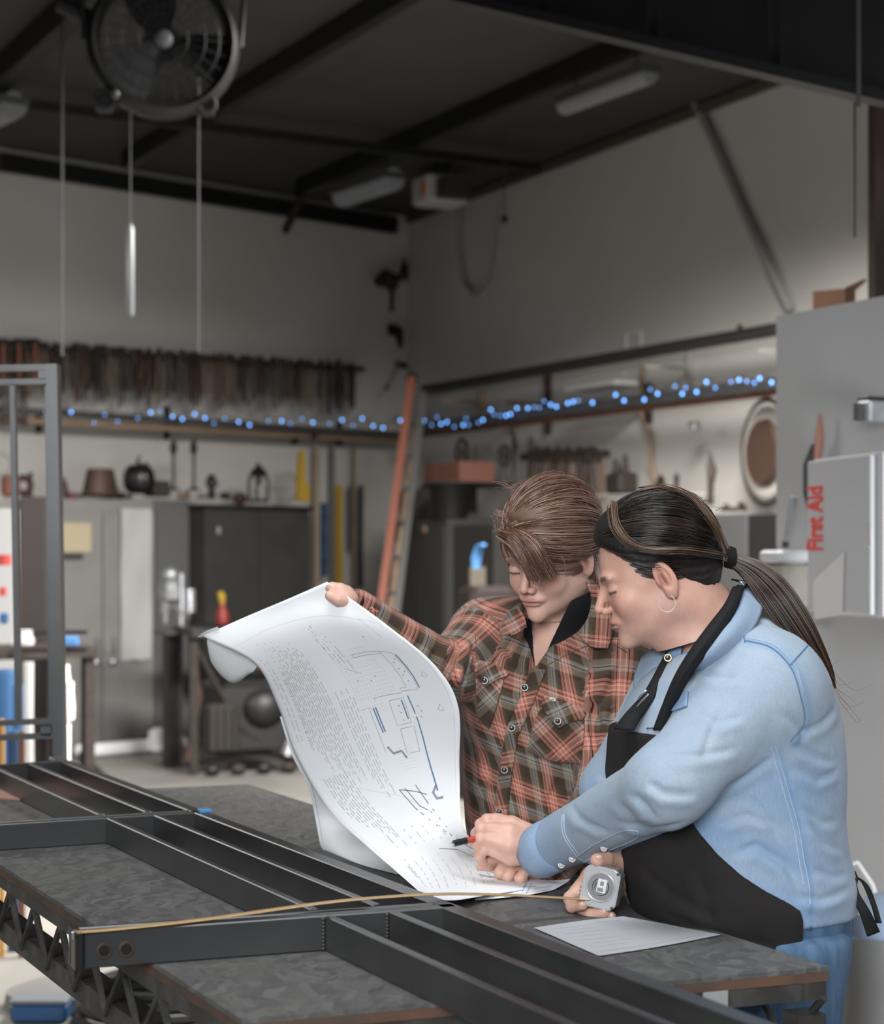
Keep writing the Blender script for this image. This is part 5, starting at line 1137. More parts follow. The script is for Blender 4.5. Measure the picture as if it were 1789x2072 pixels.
yaw = math.radians(34); pt = math.radians(23)
R1 = frame((-math.sin(yaw)*math.cos(pt), -math.cos(yaw)*math.cos(pt), -math.sin(pt)), math.radians(-3))*.865
ear1 = P(1186, 1131, 3.03); c1 = ear1-R1@np.array((-.076, -.006, -.012))
nb1 = P(1132, 1305, 3.14)
HV, HQ, HC1 = head_mesh(dict(skin=(.66, .42, .335), brow=(.16, .09, .06), full=.97, freckle=1.0, lip=(.46, .19, .16)), c1, R1, [(c1+R1@np.array((0, -.025, -.06)), nb1, .050, .056)])
# torso, sleeves
Z = lambda py, d: CH-(py-HY)/F*d
yb = math.radians(30); BA = -yb  # shoulder line angle
def plaid_body(G, e=0.0):
    zs = [.78, .905, Z(1600, 3.14), Z(1480, 3.14), Z(1400, 3.14), Z(1330, 3.14), Z(1285, 3.14), Z(1255, 3.14)]
    px_ = [1160, 1118, 1100, 1106, 1112, 1120, 1130, 1134]; cx = [(p-CX)/F*3.14 for p in px_]
    D = column(G, zs, cx, [3.16, 3.16, 3.15, 3.14, 3.14, 3.15, 3.15, 3.15], np.array([.148, .146, .142, .146, .150, .146, .11, .055]), np.array([.112, .110, .106, .110, .112, .10, .075, .045]), BA, 2.3)
    D = smin(D, ell(G, P(1160, 1440, 3.07), (.065, .06, .07)), .05); D = smin(D, ell(G, P(1020, 1420, 3.10), (.055, .055, .065)), .05)
    return D-e
SR = [P(985, 1290, 3.19), P(903, 1362, 3.05), P(722, 1233, 2.985)]; SL = [P(1248, 1338, 3.06), P(1240, 1595, 2.98), P(1120, 1752, 2.935)]
def plaid_shirt(G):
    D = plaid_body(G)
    D = smin(D, chain(G, SR, [.062, .050, .033], .02), .035); D = smin(D, chain(G, SL, [.057, .050, .034], .02), .03)
    D = smin(D, cone(G, SR[0], P(1075, 1255, 3.16), .058, .045), .04); D = smin(D, cone(G, SL[0], P(1180, 1270, 3.13), .052, .045), .04)
    return D
G, lo, h = grid(P(700, 1760, 3.0)-(.07, .12, .09), (P(1290, 1200, 3.0)[0]+.09, 3.34, 1.39), .0042)
D = plaid_shirt(G)
# neckline: remove the neck hole and the open V at the front
nz = c1+R1@np.array((0, -.03, -.07))
D = smax(D, -cone(G, nz, nb1-(0, -.0, .015), .075, .052), .006)
def vcut(G, pts, y1):
    T_ = [P(x, y, 3.06)[[0, 2]] for x, y in pts]; D_ = None
    for i in range(3):
        a, b = T_[i], T_[(i+1) % 3]; n = np.array((b[1]-a[1], -(b[0]-a[0]))); n /= np.linalg.norm(n); m = T_[(i+2) % 3]
        if (m-a).dot(n) > 0: n = -n
        d = (G[0]-f32(a[0]))*f32(n[0])+(G[2]-f32(a[1]))*f32(n[1]); D_ = d if D_ is None else np.maximum(D_, d)
    return np.maximum(D_, G[1]-f32(y1))
D = np.maximum(D, -vcut(G, [(1050, 1215), (1192, 1205), (1083, 1350)], 3.13))
for q, r in ((P(716, 1229, 2.962), None),): pass
V, Q = nets(D, lo, h); V = relax(V, Q, 1, .3); Nn = vnormals(V, Q)
seg1 = [([(960, 1290), (950, 1340), (930, 1400)], 1.4), ([(930, 1300), (905, 1340), (890, 1400)], 1.3), ([(880, 1300), (872, 1340), (858, 1375)], 1.2), ([(845, 1290), (840, 1320), (828, 1345)], 1.2), ([(815, 1272), (808, 1300), (796, 1325)], 1.1), ([(785, 1258), (778, 1280), (768, 1300)], 1.), ([(755, 1243), (750, 1262), (742, 1275)], .9),
        ([(1010, 1400), (985, 1440), (965, 1460)], .8), ([(1180, 1380), (1200, 1450), (1185, 1560), (1190, 1640)], 2.0, 1.3), ([(1240, 1560), (1180, 1600), (1120, 1610)], 1.2), ([(1230, 1610), (1150, 1650), (1090, 1650)], 1.1), ([(975, 1500), (990, 1560), (970, 1640)], .8), ([(1240, 1400), (1210, 1470), (1230, 1540)], 1.2),
        ([(1060, 1380), (1030, 1480), (1020, 1560)], .6), ([(1130, 1560), (1110, 1610), (1120, 1680)], .8), ([(1020, 1300), (1040, 1340), (1070, 1370)], .7), ([(1210, 1350), (1160, 1370), (1110, 1365)], .8), ([(1250, 1330), (1215, 1400), (1190, 1420)], 1.2)]
V = creases(V, Nn, seg1, .0050, .009, 3.08); V += Nn*(vnoise(V, 38, 5)*.0016+vnoise(V, 90, 6)*.0007)[:, None]
# weave coordinates
def weave(V):
    cr_, sr_ = math.cos(BA), math.sin(BA); X = (V[:, 0]-.19)*cr_+(V[:, 1]-3.14)*sr_; Y = -(V[:, 0]-.19)*sr_+(V[:, 1]-3.14)*cr_
    ang = np.arctan2(X, -Y); u = ang*.115+X*.35+V[:, 2]*.22; v = V[:, 2]+X*.30
    W = np.stack([u, v, u*0], 1)
    for ch, base, s in ((SR, .013, 0), (SL, .03, 1)):
        for i in range(2):
            a, b = ch[i], ch[i+1]; d = b-a; L = np.linalg.norm(d); d = d/L; q = V-a; t = q@d; r = q-np.clip(t, 0, L)[:, None]*d; dist = np.linalg.norm(r, axis=1)
            lim = (.058, .046)[i]*1.14; tor = plaid_dist(V)
            m = (dist < lim) & (tor > (.012 if s == 0 else .004)) & (t > -.02) & (t < L+.03)
            e1 = np.cross(d, (0, 0, 1)); e1 /= np.linalg.norm(e1); e2 = np.cross(d, e1); a_ = np.arctan2(r@e1, r@e2)
            W[m, 0] = (a_*.045+base)[m]; W[m, 1] = (t+i*.22)[m]
    return W
def plaid_dist(V):
    G_ = [V[:, 0].astype(f32), V[:, 1].astype(f32), V[:, 2].astype(f32)]; return plaid_body(G_)
W_ = weave(V)
SH1 = Surf((V, Q)); shirt1 = qmesh('plaid_shirt', loc(V, o1), Q, PLAID, W1, attrs={'weave': ('FLOAT_VECTOR', W_)}); PV, PQ = V, Q
# inner black layer
G, lo, h = grid((P(1000, 1400, 3.1)[0], 2.98, Z(1430, 3.14)), (P(1260, 1400, 3.1)[0], 3.30, 1.40), .004)
D = plaid_body(G, -.006); D = smin(D, cone(G, nz+(0, 0, -.03), nb1, .062, .066), .02); D = smax(D, -cone(G, nz+(0, 0, .01), nb1, .0585, .058), .002); D = np.maximum(D, -vcut(G, [(1074, 1205), (1158, 1205), (1085, 1368)], 3.13))
D = np.maximum(D, G[2]-f32(Z(1222, 3.1))-(G[0]-f32(P(1132, 0, 3.1)[0]))*f32(.45))
V, Q = nets(D, lo, h); V = relax(V, Q, 1); qmesh('undershirt_collar', loc(V, o1), Q, BLKC, W1)
# skin: torso front, arms, hands
parts = [(HV, HQ)]
G, lo, h = grid((-.02, 2.98, .80), (.40, 3.32, 1.36), .007)
D = plaid_body(G, -.011); D = smin(D, cone(G, nz, nb1, .048, .054), .04); V, Q = nets(D, lo, h); V = relax(V, Q, 2); parts.append((V, Q))
RH = [([(728, 1238, 2.985), (712, 1226, 2.975), (697, 1212, 2.965)], [.021, .021, .019]), ([(705, 1214, 2.955), (691, 1206, 2.952), (684, 1200, 2.955)], [.017, .016, .012]),
      ([(700, 1200, 2.955), (688, 1193, 2.952), (672, 1189, 2.955), (660, 1192, 2.966)], [.013, .0105, .009, .008]),
      ([(700, 1214, 2.945), (685, 1213, 2.938), (668, 1205, 2.940)], [.013, .0105, .0085]),
      ([(700, 1206, 2.975), (686, 1203, 2.985), (672, 1204, 2.985), (668, 1214, 2.98)], [.013, .010, .009, .008]),
      ([(704, 1218, 2.975), (690, 1220, 2.985), (678, 1220, 2.985)], [.012, .0095, .008])]
V, Q = hand_sdf(RH); parts.append((V, Q))
LH = [([(1122, 1752, 2.935), (1095, 1752, 2.93), (1068, 1752, 2.93)], [.024, .022, .018]), ([(1090, 1748, 2.95), (1040, 1746, 2.95)], [.016, .014]), ([(1090, 1756, 2.925), (1062, 1758, 2.925)], [.016, .015]),
      ([(1035, 1744, 2.95), (1012, 1743, 2.945), (992, 1752, 2.94), (974, 1753, 2.945)], [.0115, .0095, .0085, .0075]),
      ([(1046, 1745, 2.945), (1022, 1748, 2.925), (1011, 1766, 2.915), (1018, 1775, 2.925)], [.012, .0100, .0088, .0078]),
      ([(1060, 1748, 2.94), (1040, 1752, 2.912), (1028, 1773, 2.905), (1036, 1780, 2.915)], [.012, .0102, .0090, .0080]),
      ([(1080, 1752, 2.925), (1066, 1758, 2.900), (1052, 1778, 2.892), (1060, 1782, 2.902)], [.012, .0098, .0088, .0078]),
      ([(1085, 1742, 2.965), (1040, 1742, 2.985), (1005, 1750, 2.99)], [.013, .0105, .009])]
V, Q = hand_sdf(LH); parts.append((V, Q))
V, Q = join(parts); tone = np.tile(np.array((.67, .42, .335)), (len(V), 1)); tone[:len(HC1)] = HC1
kn = vnoise(V, 120, 9)[:, None]*.03; tone = np.clip(tone*(1+kn), 0, 1); body1 = qmesh('body', loc(V, o1), Q, SKIN, W1, attrs={'tone': ('FLOAT_COLOR', np.concatenate([tone, np.ones((len(V), 1))], 1))})
# bracelet and ring
wr = P(716, 1229, 2.975); ax_ = (SR[2]-SR[1]); MB().ring(wr-o1, .026, .0022, ax_, n=24, m=6).build('wrist_band', BLKC, W1, True)
# cuffs
def cuff(c, d, r, ln, m, parent, o, name='cuff', attrs=None):
    d = np.array(d, float); d /= np.linalg.norm(d); b = MB(); b.tube([c-o-d*ln, c-o-d*ln*.5, c-o], [r*.98, r*1.03, r], 24, cap=False); ob = b.build(name, m, parent, True); mo = ob.modifiers.new('s', 'SOLIDIFY'); mo.thickness = .003; return ob
def add_weave(ob, f):
    me = ob.data; V = np.array([v.co for v in me.vertices]); W_ = f(V); a = me.attributes.new('weave', 'FLOAT_VECTOR', 'POINT'); a.data.foreach_set('vector', W_.astype(f32).ravel())
ob = cuff(P(729, 1238, 2.982), SR[2]-SR[1], .030, .03, PLAID, W1, o1); add_weave(ob, lambda V: np.stack([V[:, 2]*1.5, V[:, 0], V[:, 0]*0], 1))
ob = cuff(P(1106, 1757, 2.93), SL[2]-SL[1], .031, .05, PLAID, W1, o1); add_weave(ob, lambda V: np.stack([V[:, 2]*1.5, V[:, 0], V[:, 0]*0], 1))
def wv_px(ob, s=1.0, rot=0.0, off=(0, 0)):
    def f(V):
        c, s_ = math.cos(rot), math.sin(rot); return np.stack([(V[:, 0]*c+V[:, 2]*s_)*s+off[0], (-V[:, 0]*s_+V[:, 2]*c)*s+off[1], V[:, 0]*0], 1)
    add_weave(ob, f)
# placket, pockets, collar flaps
def shift(ob, o): ob.location = tuple(-np.array(o))
pk = SH1.patch('placket', [[(1075, 1352), (1104, 1356)], [(1050, 1420), (1078, 1425)], [(1023, 1480), (1048, 1490)], [(1010, 1560), (1036, 1566)], [(1000, 1650), (1026, 1655)], [(996, 1700), (1022, 1705)]], 4, 40, PLAID, W1, .0035, .002, 3.03); shift(pk, o1); wv_px(pk, 1, .25, (.03, .01))
for i, (px, py) in enumerate(((1062, 1391), (1036, 1473), (1021, 1558), (1011, 1643))):
    p = SH1.at(px, py, .0065, 3.0)-o1; b = MB(); b.ring(p, .0052, .0014, (-.25, -1, .1), n=20, m=6); o = b.build('snap_button', SNAPR, W1, True); MB().sphere(p, .0052, 14, sc=(1, .55, 1)).build('button_cap', SNAP, o, True)
def pocket(corn, flap, sx, sy, nm):
    p = SH1.patch('chest_pocket', corn, 12, 12, PLAID, W1, .0035, .002, 3.03); shift(p, o1); wv_px(p, 1, .75, (.02, .01))
    f_ = SH1.patch('pocket_flap', flap, 14, 6, PLAID, W1, .0075, .003, 3.02); shift(f_, o1); wv_px(f_, 1, .45, (.05, .03))
    q = SH1.at(sx, sy, .011, 3.0)-o1; b = MB(); b.ring(q, .0050, .0014, (-.25, -1, .1), n=20, m=6); o = b.build('snap_button', SNAPR, W1, True); MB().sphere(q, .005, 14, sc=(1, .55, 1)).build('button_cap', SNAP, o, True)
pocket([[(1098, 1420), (1140, 1428), (1182, 1446)], [(1078, 1470), (1130, 1480), (1180, 1500)], [(1068, 1520), (1120, 1540), (1174, 1545)]], [[(1103, 1407), (1145, 1418), (1186, 1442)], [(1094, 1428), (1140, 1446), (1180, 1456)], [(1112, 1452), (1128, 1474), (1150, 1460)]], 1129, 1459, 'right')
pocket([[(963, 1344), (990, 1352), (1022, 1368)], [(964, 1400), (985, 1420), (1005, 1430)], [(968, 1460), (980, 1468), (990, 1475)]], [[(963, 1336), (995, 1342), (1030, 1362)], [(962, 1362), (990, 1366), (1026, 1368)], [(972, 1380), (982, 1388), (1002, 1376)]], 981, 1377, 'left')
tg = SH1.patch('cloth_tag', [[(1112, 1410), (1124, 1413)], [(1112, 1417), (1124, 1420)]], 2, 2, mat('tag_white', (.62, .60, .56), .8), W1, .011, .0008, 3.02); shift(tg, o1)
tm = text_mesh('btr', .0040, 'tag_lettering', mat('tag_print', (.05, .05, .05), .8), .0001, .0002); to = bpy.data.objects.new('tag_lettering', tm); C.objects.link(to); to.parent = tg; q = SH1.at(1118, 1415, .0125, 3.02); to.matrix_local = Matrix.Translation(q) @ Matrix.Rotation(math.radians(-14), 4, 'Y') @ Matrix.Rotation(math.pi/2, 4, 'X')
def flapmesh(name, ctrl, m, parent, o, nu=10, nv=10, thick=.003):
    ob, ev, c = gridmesh(name, [[P(*q)-o for q in row] for row in ctrl], nu, nv, m, parent); mo = ob.modifiers.new('s', 'SOLIDIFY'); mo.thickness = thick; mo.offset = 0; return ob
cl = flapmesh('collar_flap', [[(1176, 1160, 3.08), (1196, 1172, 3.07), (1212, 1192, 3.06)], [(1196, 1205, 3.045), (1218, 1212, 3.035), (1238, 1228, 3.03)], [(1190, 1250, 3.02), (1215, 1265, 3.005), (1240, 1276, 3.01)], [(1168, 1282, 3.01), (1196, 1308, 2.995), (1230, 1312, 3.0)]], PLAID, W1, o1); wv_px(cl, 1, -.1, (.035, .02))
cl = flapmesh('collar_flap', [[(1052, 1228, 3.06), (1040, 1232, 3.06), (1028, 1238, 3.07)], [(1062, 1250, 3.03), (1038, 1258, 3.03), (1015, 1262, 3.05)], [(1066, 1268, 3.015), (1040, 1284, 3.01), (1012, 1286, 3.03)], [(1060, 1262, 3.01), (1034, 1276, 3.005), (1008, 1282, 3.02)]][:3], PLAID, W1, o1); wv_px(cl, 1, .5, (.01, .03))
cl = flapmesh('collar_band', [[(1206, 1158, 3.17), (1185, 1156, 3.18), (1150, 1160, 3.20)], [(1214, 1190, 3.19), (1185, 1186, 3.20), (1140, 1190, 3.22)]], PLAID, W1, o1); wv_px(cl, 1, .1)
# seams
MS = mat('seam_thread', (.10, .06, .045), .9); b = MB()
for pts in ([(962, 1285), (964, 1330), (960, 1400)], [(1060, 1300), (1000, 1268), (975, 1248)], [(1108, 1345), (1180, 1310), (1230, 1300), (1270, 1320)], [(1192, 1400), (1196, 1500), (1185, 1600), (1190, 1660)]): SH1.line('', pts, .0007, MS, None, .0008, mb=b, dflt=3.1)
o = b.build('seams', MS, W1); shift(o, o1)
# jeans, shoes
def legs(parent, o, hips, feet, m, top, name='trousers', shoe=BLK, yawf=(-1, 0), pe=(.13, .14, .12), hr=.088):
    lo = np.minimum(np.min(hips, 0), np.min(feet, 0))-(.16, .16, 0); hi = np.maximum(np.max(hips, 0), np.max(feet, 0))+(.16, .16, .12); lo[2] = .03; hi[2] = top
    G, lo, h = grid(lo, hi, .011); D = None
    for hp, ft in zip(hips, feet):
        kn = (np.array(hp)+ft)/2+(yawf[0]*.02, yawf[1]*.02, .03); c = chain(G, [hp, kn, np.array(ft)+(0, 0, .03)], [hr, .066, .056], .03); D = c if D is None else smin(D, c, .03)
    pc = np.mean(hips, 0); D = smin(D, ell(G, pc+(0, 0, .03), pe), .05); D = np.maximum(D, G[2]-f32(top-.012)); D = np.maximum(D, f32(.045)-G[2])
    V, Q = nets(D, lo, h); V = relax(V, Q, 2); Nn = vnormals(V, Q); V += Nn*(vnoise(V, 30, 4)*.002)[:, None]; ob = qmesh(name, loc(V, o), Q, m, parent)
    for ft in feet:
        G, l2, h = grid(np.array(ft)-(.16, .16, .0), np.array(ft)+(.16, .16, .14), .006); f0 = np.array((ft[0], ft[1], .045)); t = f0+(yawf[0]*.13, yawf[1]*.13, -.008)
        D = smin(cone(G, f0-(yawf[0]*.03, yawf[1]*.03, 0), t, .043, .036), cone(G, f0, f0+(0, 0, .07), .045, .045), .03); D = np.maximum(D, f32(.001)-G[2]); V, Q = nets(D, l2, h); qmesh('shoe', loc(V, o), Q, shoe, parent)
    return (V, Q)
JEAN = mat('blue_jeans', (.06, .115, .20), .85, col2=(.10, .17, .27), scale=60, stretch=(1, 1, .25), bump=.2, bscale=300, spec=.2)
legs(W1, o1, [(.13, 3.21, .82), (.23, 3.13, .82)], [(.10, 3.28, .06), (.26, 3.16, .06)], JEAN, .88, 'trousers', BLK, (-.5, -.87), (.11, .10, .10), .075)
# hair
def surfpt(dirs, off): return CRC+dirs*(CRR+off)
def hair_cap(c, R, zh, off, o, m, parent, name='hair', h=.003, groove=.0016, extra=None, root=None, xh=None):
    G, lo, h = grid((-.11, -.13, -.10), (.11, .12, .155), h); D = ell(G, CRC, CRR+off)
    D = smin(D, ell(G, CRC+np.array((0, -.03, -.03)), (CRR+off)*np.array((.80, .72, .82))), .02)
    if extra:
        for e in extra: D = smin(D, ell(G, e[0], e[1]), .02)
    Yk, Zk = zip(*zh); zl = np.interp((G[1]+0*G[2]).ravel(), Yk, Zk).reshape((1, G[1].shape[1], G[2].shape[2])).astype(f32)
    Dm = (zl-G[2])*f32(.8)+0*G[0]
    if xh is not None: Dm = np.where(G[0] > 0, Dm+xh, Dm)
    D = smax(D, Dm, .016); V, Q = nets(D, lo, h); V = relax(V, Q, 1); Nn = vnormals(V, Q)
    if root is not None:
        # comb grooves: angle around the axis through the root
        d = V-root; d /= np.linalg.norm(d, axis=1, keepdims=True); ax = (CRC-root)/np.linalg.norm(CRC-root); e1 = np.cross(ax, (1, 0, 0)); e1 /= np.linalg.norm(e1); e2 = np.cross(ax, e1); a = np.arctan2(d@e1, d@e2)
        V += Nn*((np.sin(a*41+2*np.sin(a*7))*.5+np.sin(a*97+3*np.sin(a*11))*.3)*groove)[:, None]
    return qmesh(name, (V@R.T+c)-o, Q, m, parent)
def comb_strands(c, R, starts, root, off, n, r, rng, lift=.002, jit=.004, tmax=1.0, arc=.0):
    bV, bF, sid = [], [], []
    for k in range(n):
        s0 = starts(rng); s0 = s0/np.linalg.norm(s0/(CRR)) ; d0 = (s0/CRR); d0 /= np.linalg.norm(d0); d1 = (root-CRC)/CRR; d1 /= np.linalg.norm(d1)
        om = math.acos(np.clip(d0@d1, -1, 1)); t = np.linspace(0, tmax*rng.uniform(.75, 1), 14)[:, None]
        if om < .05: continue
        dirs = (np.sin((1-t)*om)*d0+np.sin(t*om)*d1)/math.sin(om); wob = rng.normal(0, jit, 3); sw = np.sin(t*math.pi)
        pts = CRC+dirs*(CRR+off)*(1+0*t)+dirs*(lift*rng.uniform(-.6, 1.2)+arc*sw*rng.uniform(.3, 1))+wob*sw
        strands(bV, bF, pts@R.T+c, r*rng.uniform(.6, 1.2), r*.35); sid += [k]*(len(bF[-1]))
    return bV, bF, sid
def hair_mesh(name, groups, mats, parent, o):
    V = np.concatenate([v for g in groups for v in g[0]]); Fq = []; off = 0; mi = []
    for g in groups:
        n = sum(len(v) for v in g[0])
        for f_ in g[1]: Fq.append(f_+off)
        rs = np.random.default_rng(len(g[1])); 
        for f_ in g[1]: mi += [int(rs.choice(len(mats), p=g[3]))]*len(f_)
        off += n
    return qmesh(name, V-o, np.concatenate(Fq), mats, parent, mi=mi)
H1a, H1b, H1c = hair_mat('hair_brown', (.19, .10, .068)), hair_mat('hair_brown_dark', (.10, .05, .034)), hair_mat('hair_brown_light', (.36, .225, .17), .35)
root1 = np.array((-.045, -.100, .010)); rg = np.random.default_rng(11)
zh1 = [(-.13, -.05), (-.09, -.045), (-.06, -.03), (-.03, .0), (-.012, .022), (.012, .012), (.022, .002), (.034, .038), (.05, .064), (.07, .080), (.085, .088), (.12, .09)]
hair_cap(c1, R1, zh1, .0125, o1, mat('hair_base_brown', (.12, .062, .042), .6), W1, 'hair', root=root1, groove=.0016, extra=[((-.005, .030, .096), (.050, .045, .018)), ((-.045, -.092, .01), (.028, .025, .03))])
def st1(r):   # starts along the hairline, right temple over the forehead to the left temple
    a = r.uniform(-1.9, 1.35); y = .085*math.cos(a*.85); x = .072*math.sin(a); z = .062-.05*abs(math.sin(a))**1.5
    return np.array((x, y+.016, z-.04+.02*r.uniform(0, 1)))
g1 = comb_strands(c1, R1, st1, root1, .0145, 750, .0009, rg, .003, .004, 1, .004)
def hl_start(zh, y0, y1, zx=.02):
    Yk, Zk = zip(*zh)
    def f(r):
        y = r.uniform(y0, y1); z = np.interp(y, Yk, Zk)+.004+zx*r.uniform(0, 1)**2; q = 1-((y+.016)/CRR[1])**2-((z-.04)/CRR[2])**2
        return np.array((r.choice((-1, 1))*CRR[0]*math.sqrt(max(q, .001)), y+.016, z-.04))
    return f
g1h = comb_strands(c1, R1, hl_start(zh1, -.06, .084), root1, .0085, 420, .0008, rg, .0025, .003, 1, .004)
g1t = comb_strands(c1, R1, lambda r: np.array((r.uniform(-.06, .06), r.uniform(.03, .095), r.uniform(.03, .07))), root1, .0145, 380, .0008, rg, .002, .004, 1, .004)
def st1b(r): return np.array((r.uniform(-.06, .065), r.uniform(-.03, .07), .075))
g2 = comb_strands(c1, R1, st1b, root1, .016, 350, .0009, rg, .003, .005, 1, .003)
# bangs sweeping over the forehead, curls on the crown, flyaways
bV, bF = [], []
for k in range(230):
    u = rg.uniform(0, 1); A_ = P(1008+26*u, 1082-14*u+rg.normal(0, 2), 2.965); B_ = P(1030+52*u, 1098-12*u+rg.normal(0, 2), 2.93); D_ = P(1052+58*u, 1140-14*u, 2.925); E_ = P(1072+62*u+rg.normal(0, 3), 1180-12*u-10*abs(u-.5)+rg.normal(0, 4), 2.94+.02*u)
    w_ = rg.normal(0, .0022, 3); strands(bV, bF, bez([A_+w_, B_+w_, D_+w_*.8, E_+w_*.4], 12), .0011, .0003)
g3 = (bV, bF, 0)
bV, bF = [], []
for k in range(70):
    s = P(rg.uniform(1030, 1110), rg.uniform(985, 1000), 3.08+rg.uniform(-.03, .03)); d = np.array((rg.uniform(-.02, .02), rg.uniform(-.01, .01), rg.uniform(.004, .014))); e = s+d*1.5+np.array((rg.uniform(-.012, .012), 0, -rg.uniform(0, .012)))
    strands(bV, bF, bez([s, s+d, e], 8), .0005, .0002)
for k in range(40):
    s = P(rg.uniform(1002, 1040), rg.uniform(1030, 1075), 3.02); d = np.array((-rg.uniform(.004, .02), 0, rg.uniform(-.012, .012))); strands(bV, bF, bez([s, s+d*.6+(0, 0, .005), s+d+(0, 0, rg.normal(0, .006))], 8), .0004, .0002)
for k in range(60):
    s = P(rg.uniform(1188, 1206), rg.uniform(1090, 1150), 3.07); strands(bV, bF, bez([s, s+(rg.uniform(.0, .012), 0, -.015), s+(rg.uniform(-.006, .014), 0, -.04)], 8), .0005, .0002)
strands(bV, bF, bez([P(1126, 1115, 2.98), P(1142, 1135, 2.975), P(1145, 1168, 2.98)], 10), .0009, .0004)
g4 = (bV, bF, 0)
hair_mesh('hair_strands', [(*g1[:2], 0, [.45, .2, .35]), (*g1h[:2], 0, [.45, .3, .25]), (*g1t[:2], 0, [.4, .2, .4]), (*g2[:2], 0, [.4, .2, .4]), (*g3[:2], 0, [.40, .45, .15]), (*g4[:2], 0, [.3, .2, .5])], [H1a, H1b, H1c], W1, o1)
# ---------------------------------------------------------------- woman in the denim shirt and black apron
def denim_mat():
    m = bpy.data.materials.new('washed_denim'); m.use_nodes = True; nt = m.node_tree; N, L = nt.nodes, nt.links; b = N['Principled BSDF']; b.inputs['Roughness'].default_value = .85; b.inputs['Specular IOR Level'].default_value = .25; b.inputs['Sheen Weight'].default_value = .1
    tc = N.new('ShaderNodeTexCoord')
    n = N.new('ShaderNodeTexNoise'); n.inputs['Scale'].default_value = 7; n.inputs['Detail'].default_value = 7; n.inputs['Roughness'].default_value = .65; L.new(tc.outputs['Object'], n.inputs[0])
    r = N.new('ShaderNodeValToRGB'); e = r.color_ramp.elements; e[0].position = .3; e[1].position = .7; e[0].color = (.295, .375, .455, 1); e[1].color = (.405, .462, .525, 1); L.new(n.outputs[0], r.inputs[0])
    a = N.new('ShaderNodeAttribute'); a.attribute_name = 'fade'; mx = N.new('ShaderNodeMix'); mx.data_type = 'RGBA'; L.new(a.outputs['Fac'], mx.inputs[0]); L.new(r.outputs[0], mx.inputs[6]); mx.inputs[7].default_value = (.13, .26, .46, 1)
    mp = N.new('ShaderNodeMapping'); mp.inputs['Scale'].default_value = (900, 900, 90); L.new(tc.outputs['Object'], mp.inputs[0]); n2 = N.new('ShaderNodeTexNoise'); n2.inputs['Scale'].default_value = 1; n2.inputs['Detail'].default_value = 2; L.new(mp.outputs[0], n2.inputs[0])
    r2 = N.new('ShaderNodeValToRGB'); r2.color_ramp.elements[0].position = .3; r2.color_ramp.elements[1].position = .7; r2.color_ramp.elements[0].color = (.80, .84, .90, 1); r2.color_ramp.elements[1].color = (1, 1, 1, 1); L.new(n2.outputs[0], r2.inputs[0])
    m2 = N.new('ShaderNodeMix'); m2.data_type = 'RGBA'; m2.blend_type = 'MULTIPLY'; m2.inputs[0].default_value = 1; L.new(mx.outputs[2], m2.inputs[6]); L.new(r2.outputs[0], m2.inputs[7]); L.new(m2.outputs[2], b.inputs['Base Color'])
    n3 = N.new('ShaderNodeTexNoise'); n3.inputs['Scale'].default_value = 30; n3.inputs['Detail'].default_value = 6; L.new(tc.outputs['Object'], n3.inputs[0]); bp = N.new('ShaderNodeBump'); bp.inputs['Strength'].default_value = .3; bp.inputs['Distance'].default_value = .005; L.new(n3.outputs[0], bp.inputs['Height']); L.new(bp.outputs[0], b.inputs['Normal'])
    return m
DENIM = denim_mat(); APR = mat('apron_canvas', (.014, .0125, .0125), .85, col2=(.020, .017, .016), scale=12, bump=.15, bscale=500, spec=.25)
THR = mat('pale_stitching', (.42, .52, .64), .8); THD = mat('dark_stitching', (.10, .18, .32), .8); STRAP = mat('strap_black', (.011, .011, .012), .8, spec=.25)
o2 = np.array((.47, 2.70, 0))
W2 = thing('person', 'woman in light blue denim shirt and black apron, dark ponytail, drawing with a pen', 'person', o2)
D2 = 2.72
p2 = math.radians(19)
R2 = frame((-math.cos(p2)*math.cos(.04), -math.cos(p2)*math.sin(.04), -math.sin(p2)), 0)*.865
ear2 = P(1348, 1170, 2.645); c2 = ear2-R2@np.array((-.076, -.006, -.012)); nb2 = P(1478, 1318, 2.73)
HV, HQ, HC2 = head_mesh(dict(skin=(.63, .375, .29), brow=(.07, .04, .03), full=1.10, freckle=.25, lip=(.44, .18, .16), red=(.55, .20, .15)), c2, R2,
    [(c2+R2@np.array((0, -.030, -.05)), nb2, .056, .064), (c2+R2@np.array((0, .02, -.085)), P(1420, 1325, 2.70), .030, .045)])
Zr = lambda py: Z(py, D2)
rows = [(1925, 1345, 1718), (1870, 1312, 1722), (1820, 1284, 1728), (1785, 1276, 1730), (1720, 1262, 1712), (1650, 1250, 1704), (1560, 1240, 1706), (1480, 1246, 1702), (1420, 1268, 1692), (1370, 1300, 1672), (1330, 1345, 1650), (1295, 1400, 1622), (1270, 1440, 1585)]
lat = [.165, .17, .172, .172, .168, .165, .165, .165, .16, .15, .125, .085, .05]
def denim_body(G, e=0.0, grow=0):
    zs = [Zr(r[0]) for r in rows]; cx = [((r[1]+r[2])/2-CX)/F*D2 for r in rows]; hw = [(r[2]-r[1])/2/F*D2 for r in rows]
    return column(G, zs, cx, [D2]*len(rows), hw, lat, 0, 2.25)-e
AN = [P(1548, 1395, 2.63), P(1352, 1588, 2.53), P(1110, 1716, 2.85)]; AF = [P(1372, 1385, 2.86), P(1240, 1598, 2.92), P(1248, 1738, 2.73)]
AN_R, AF_R = [.078, .054, .041], [.066, .047, .036]
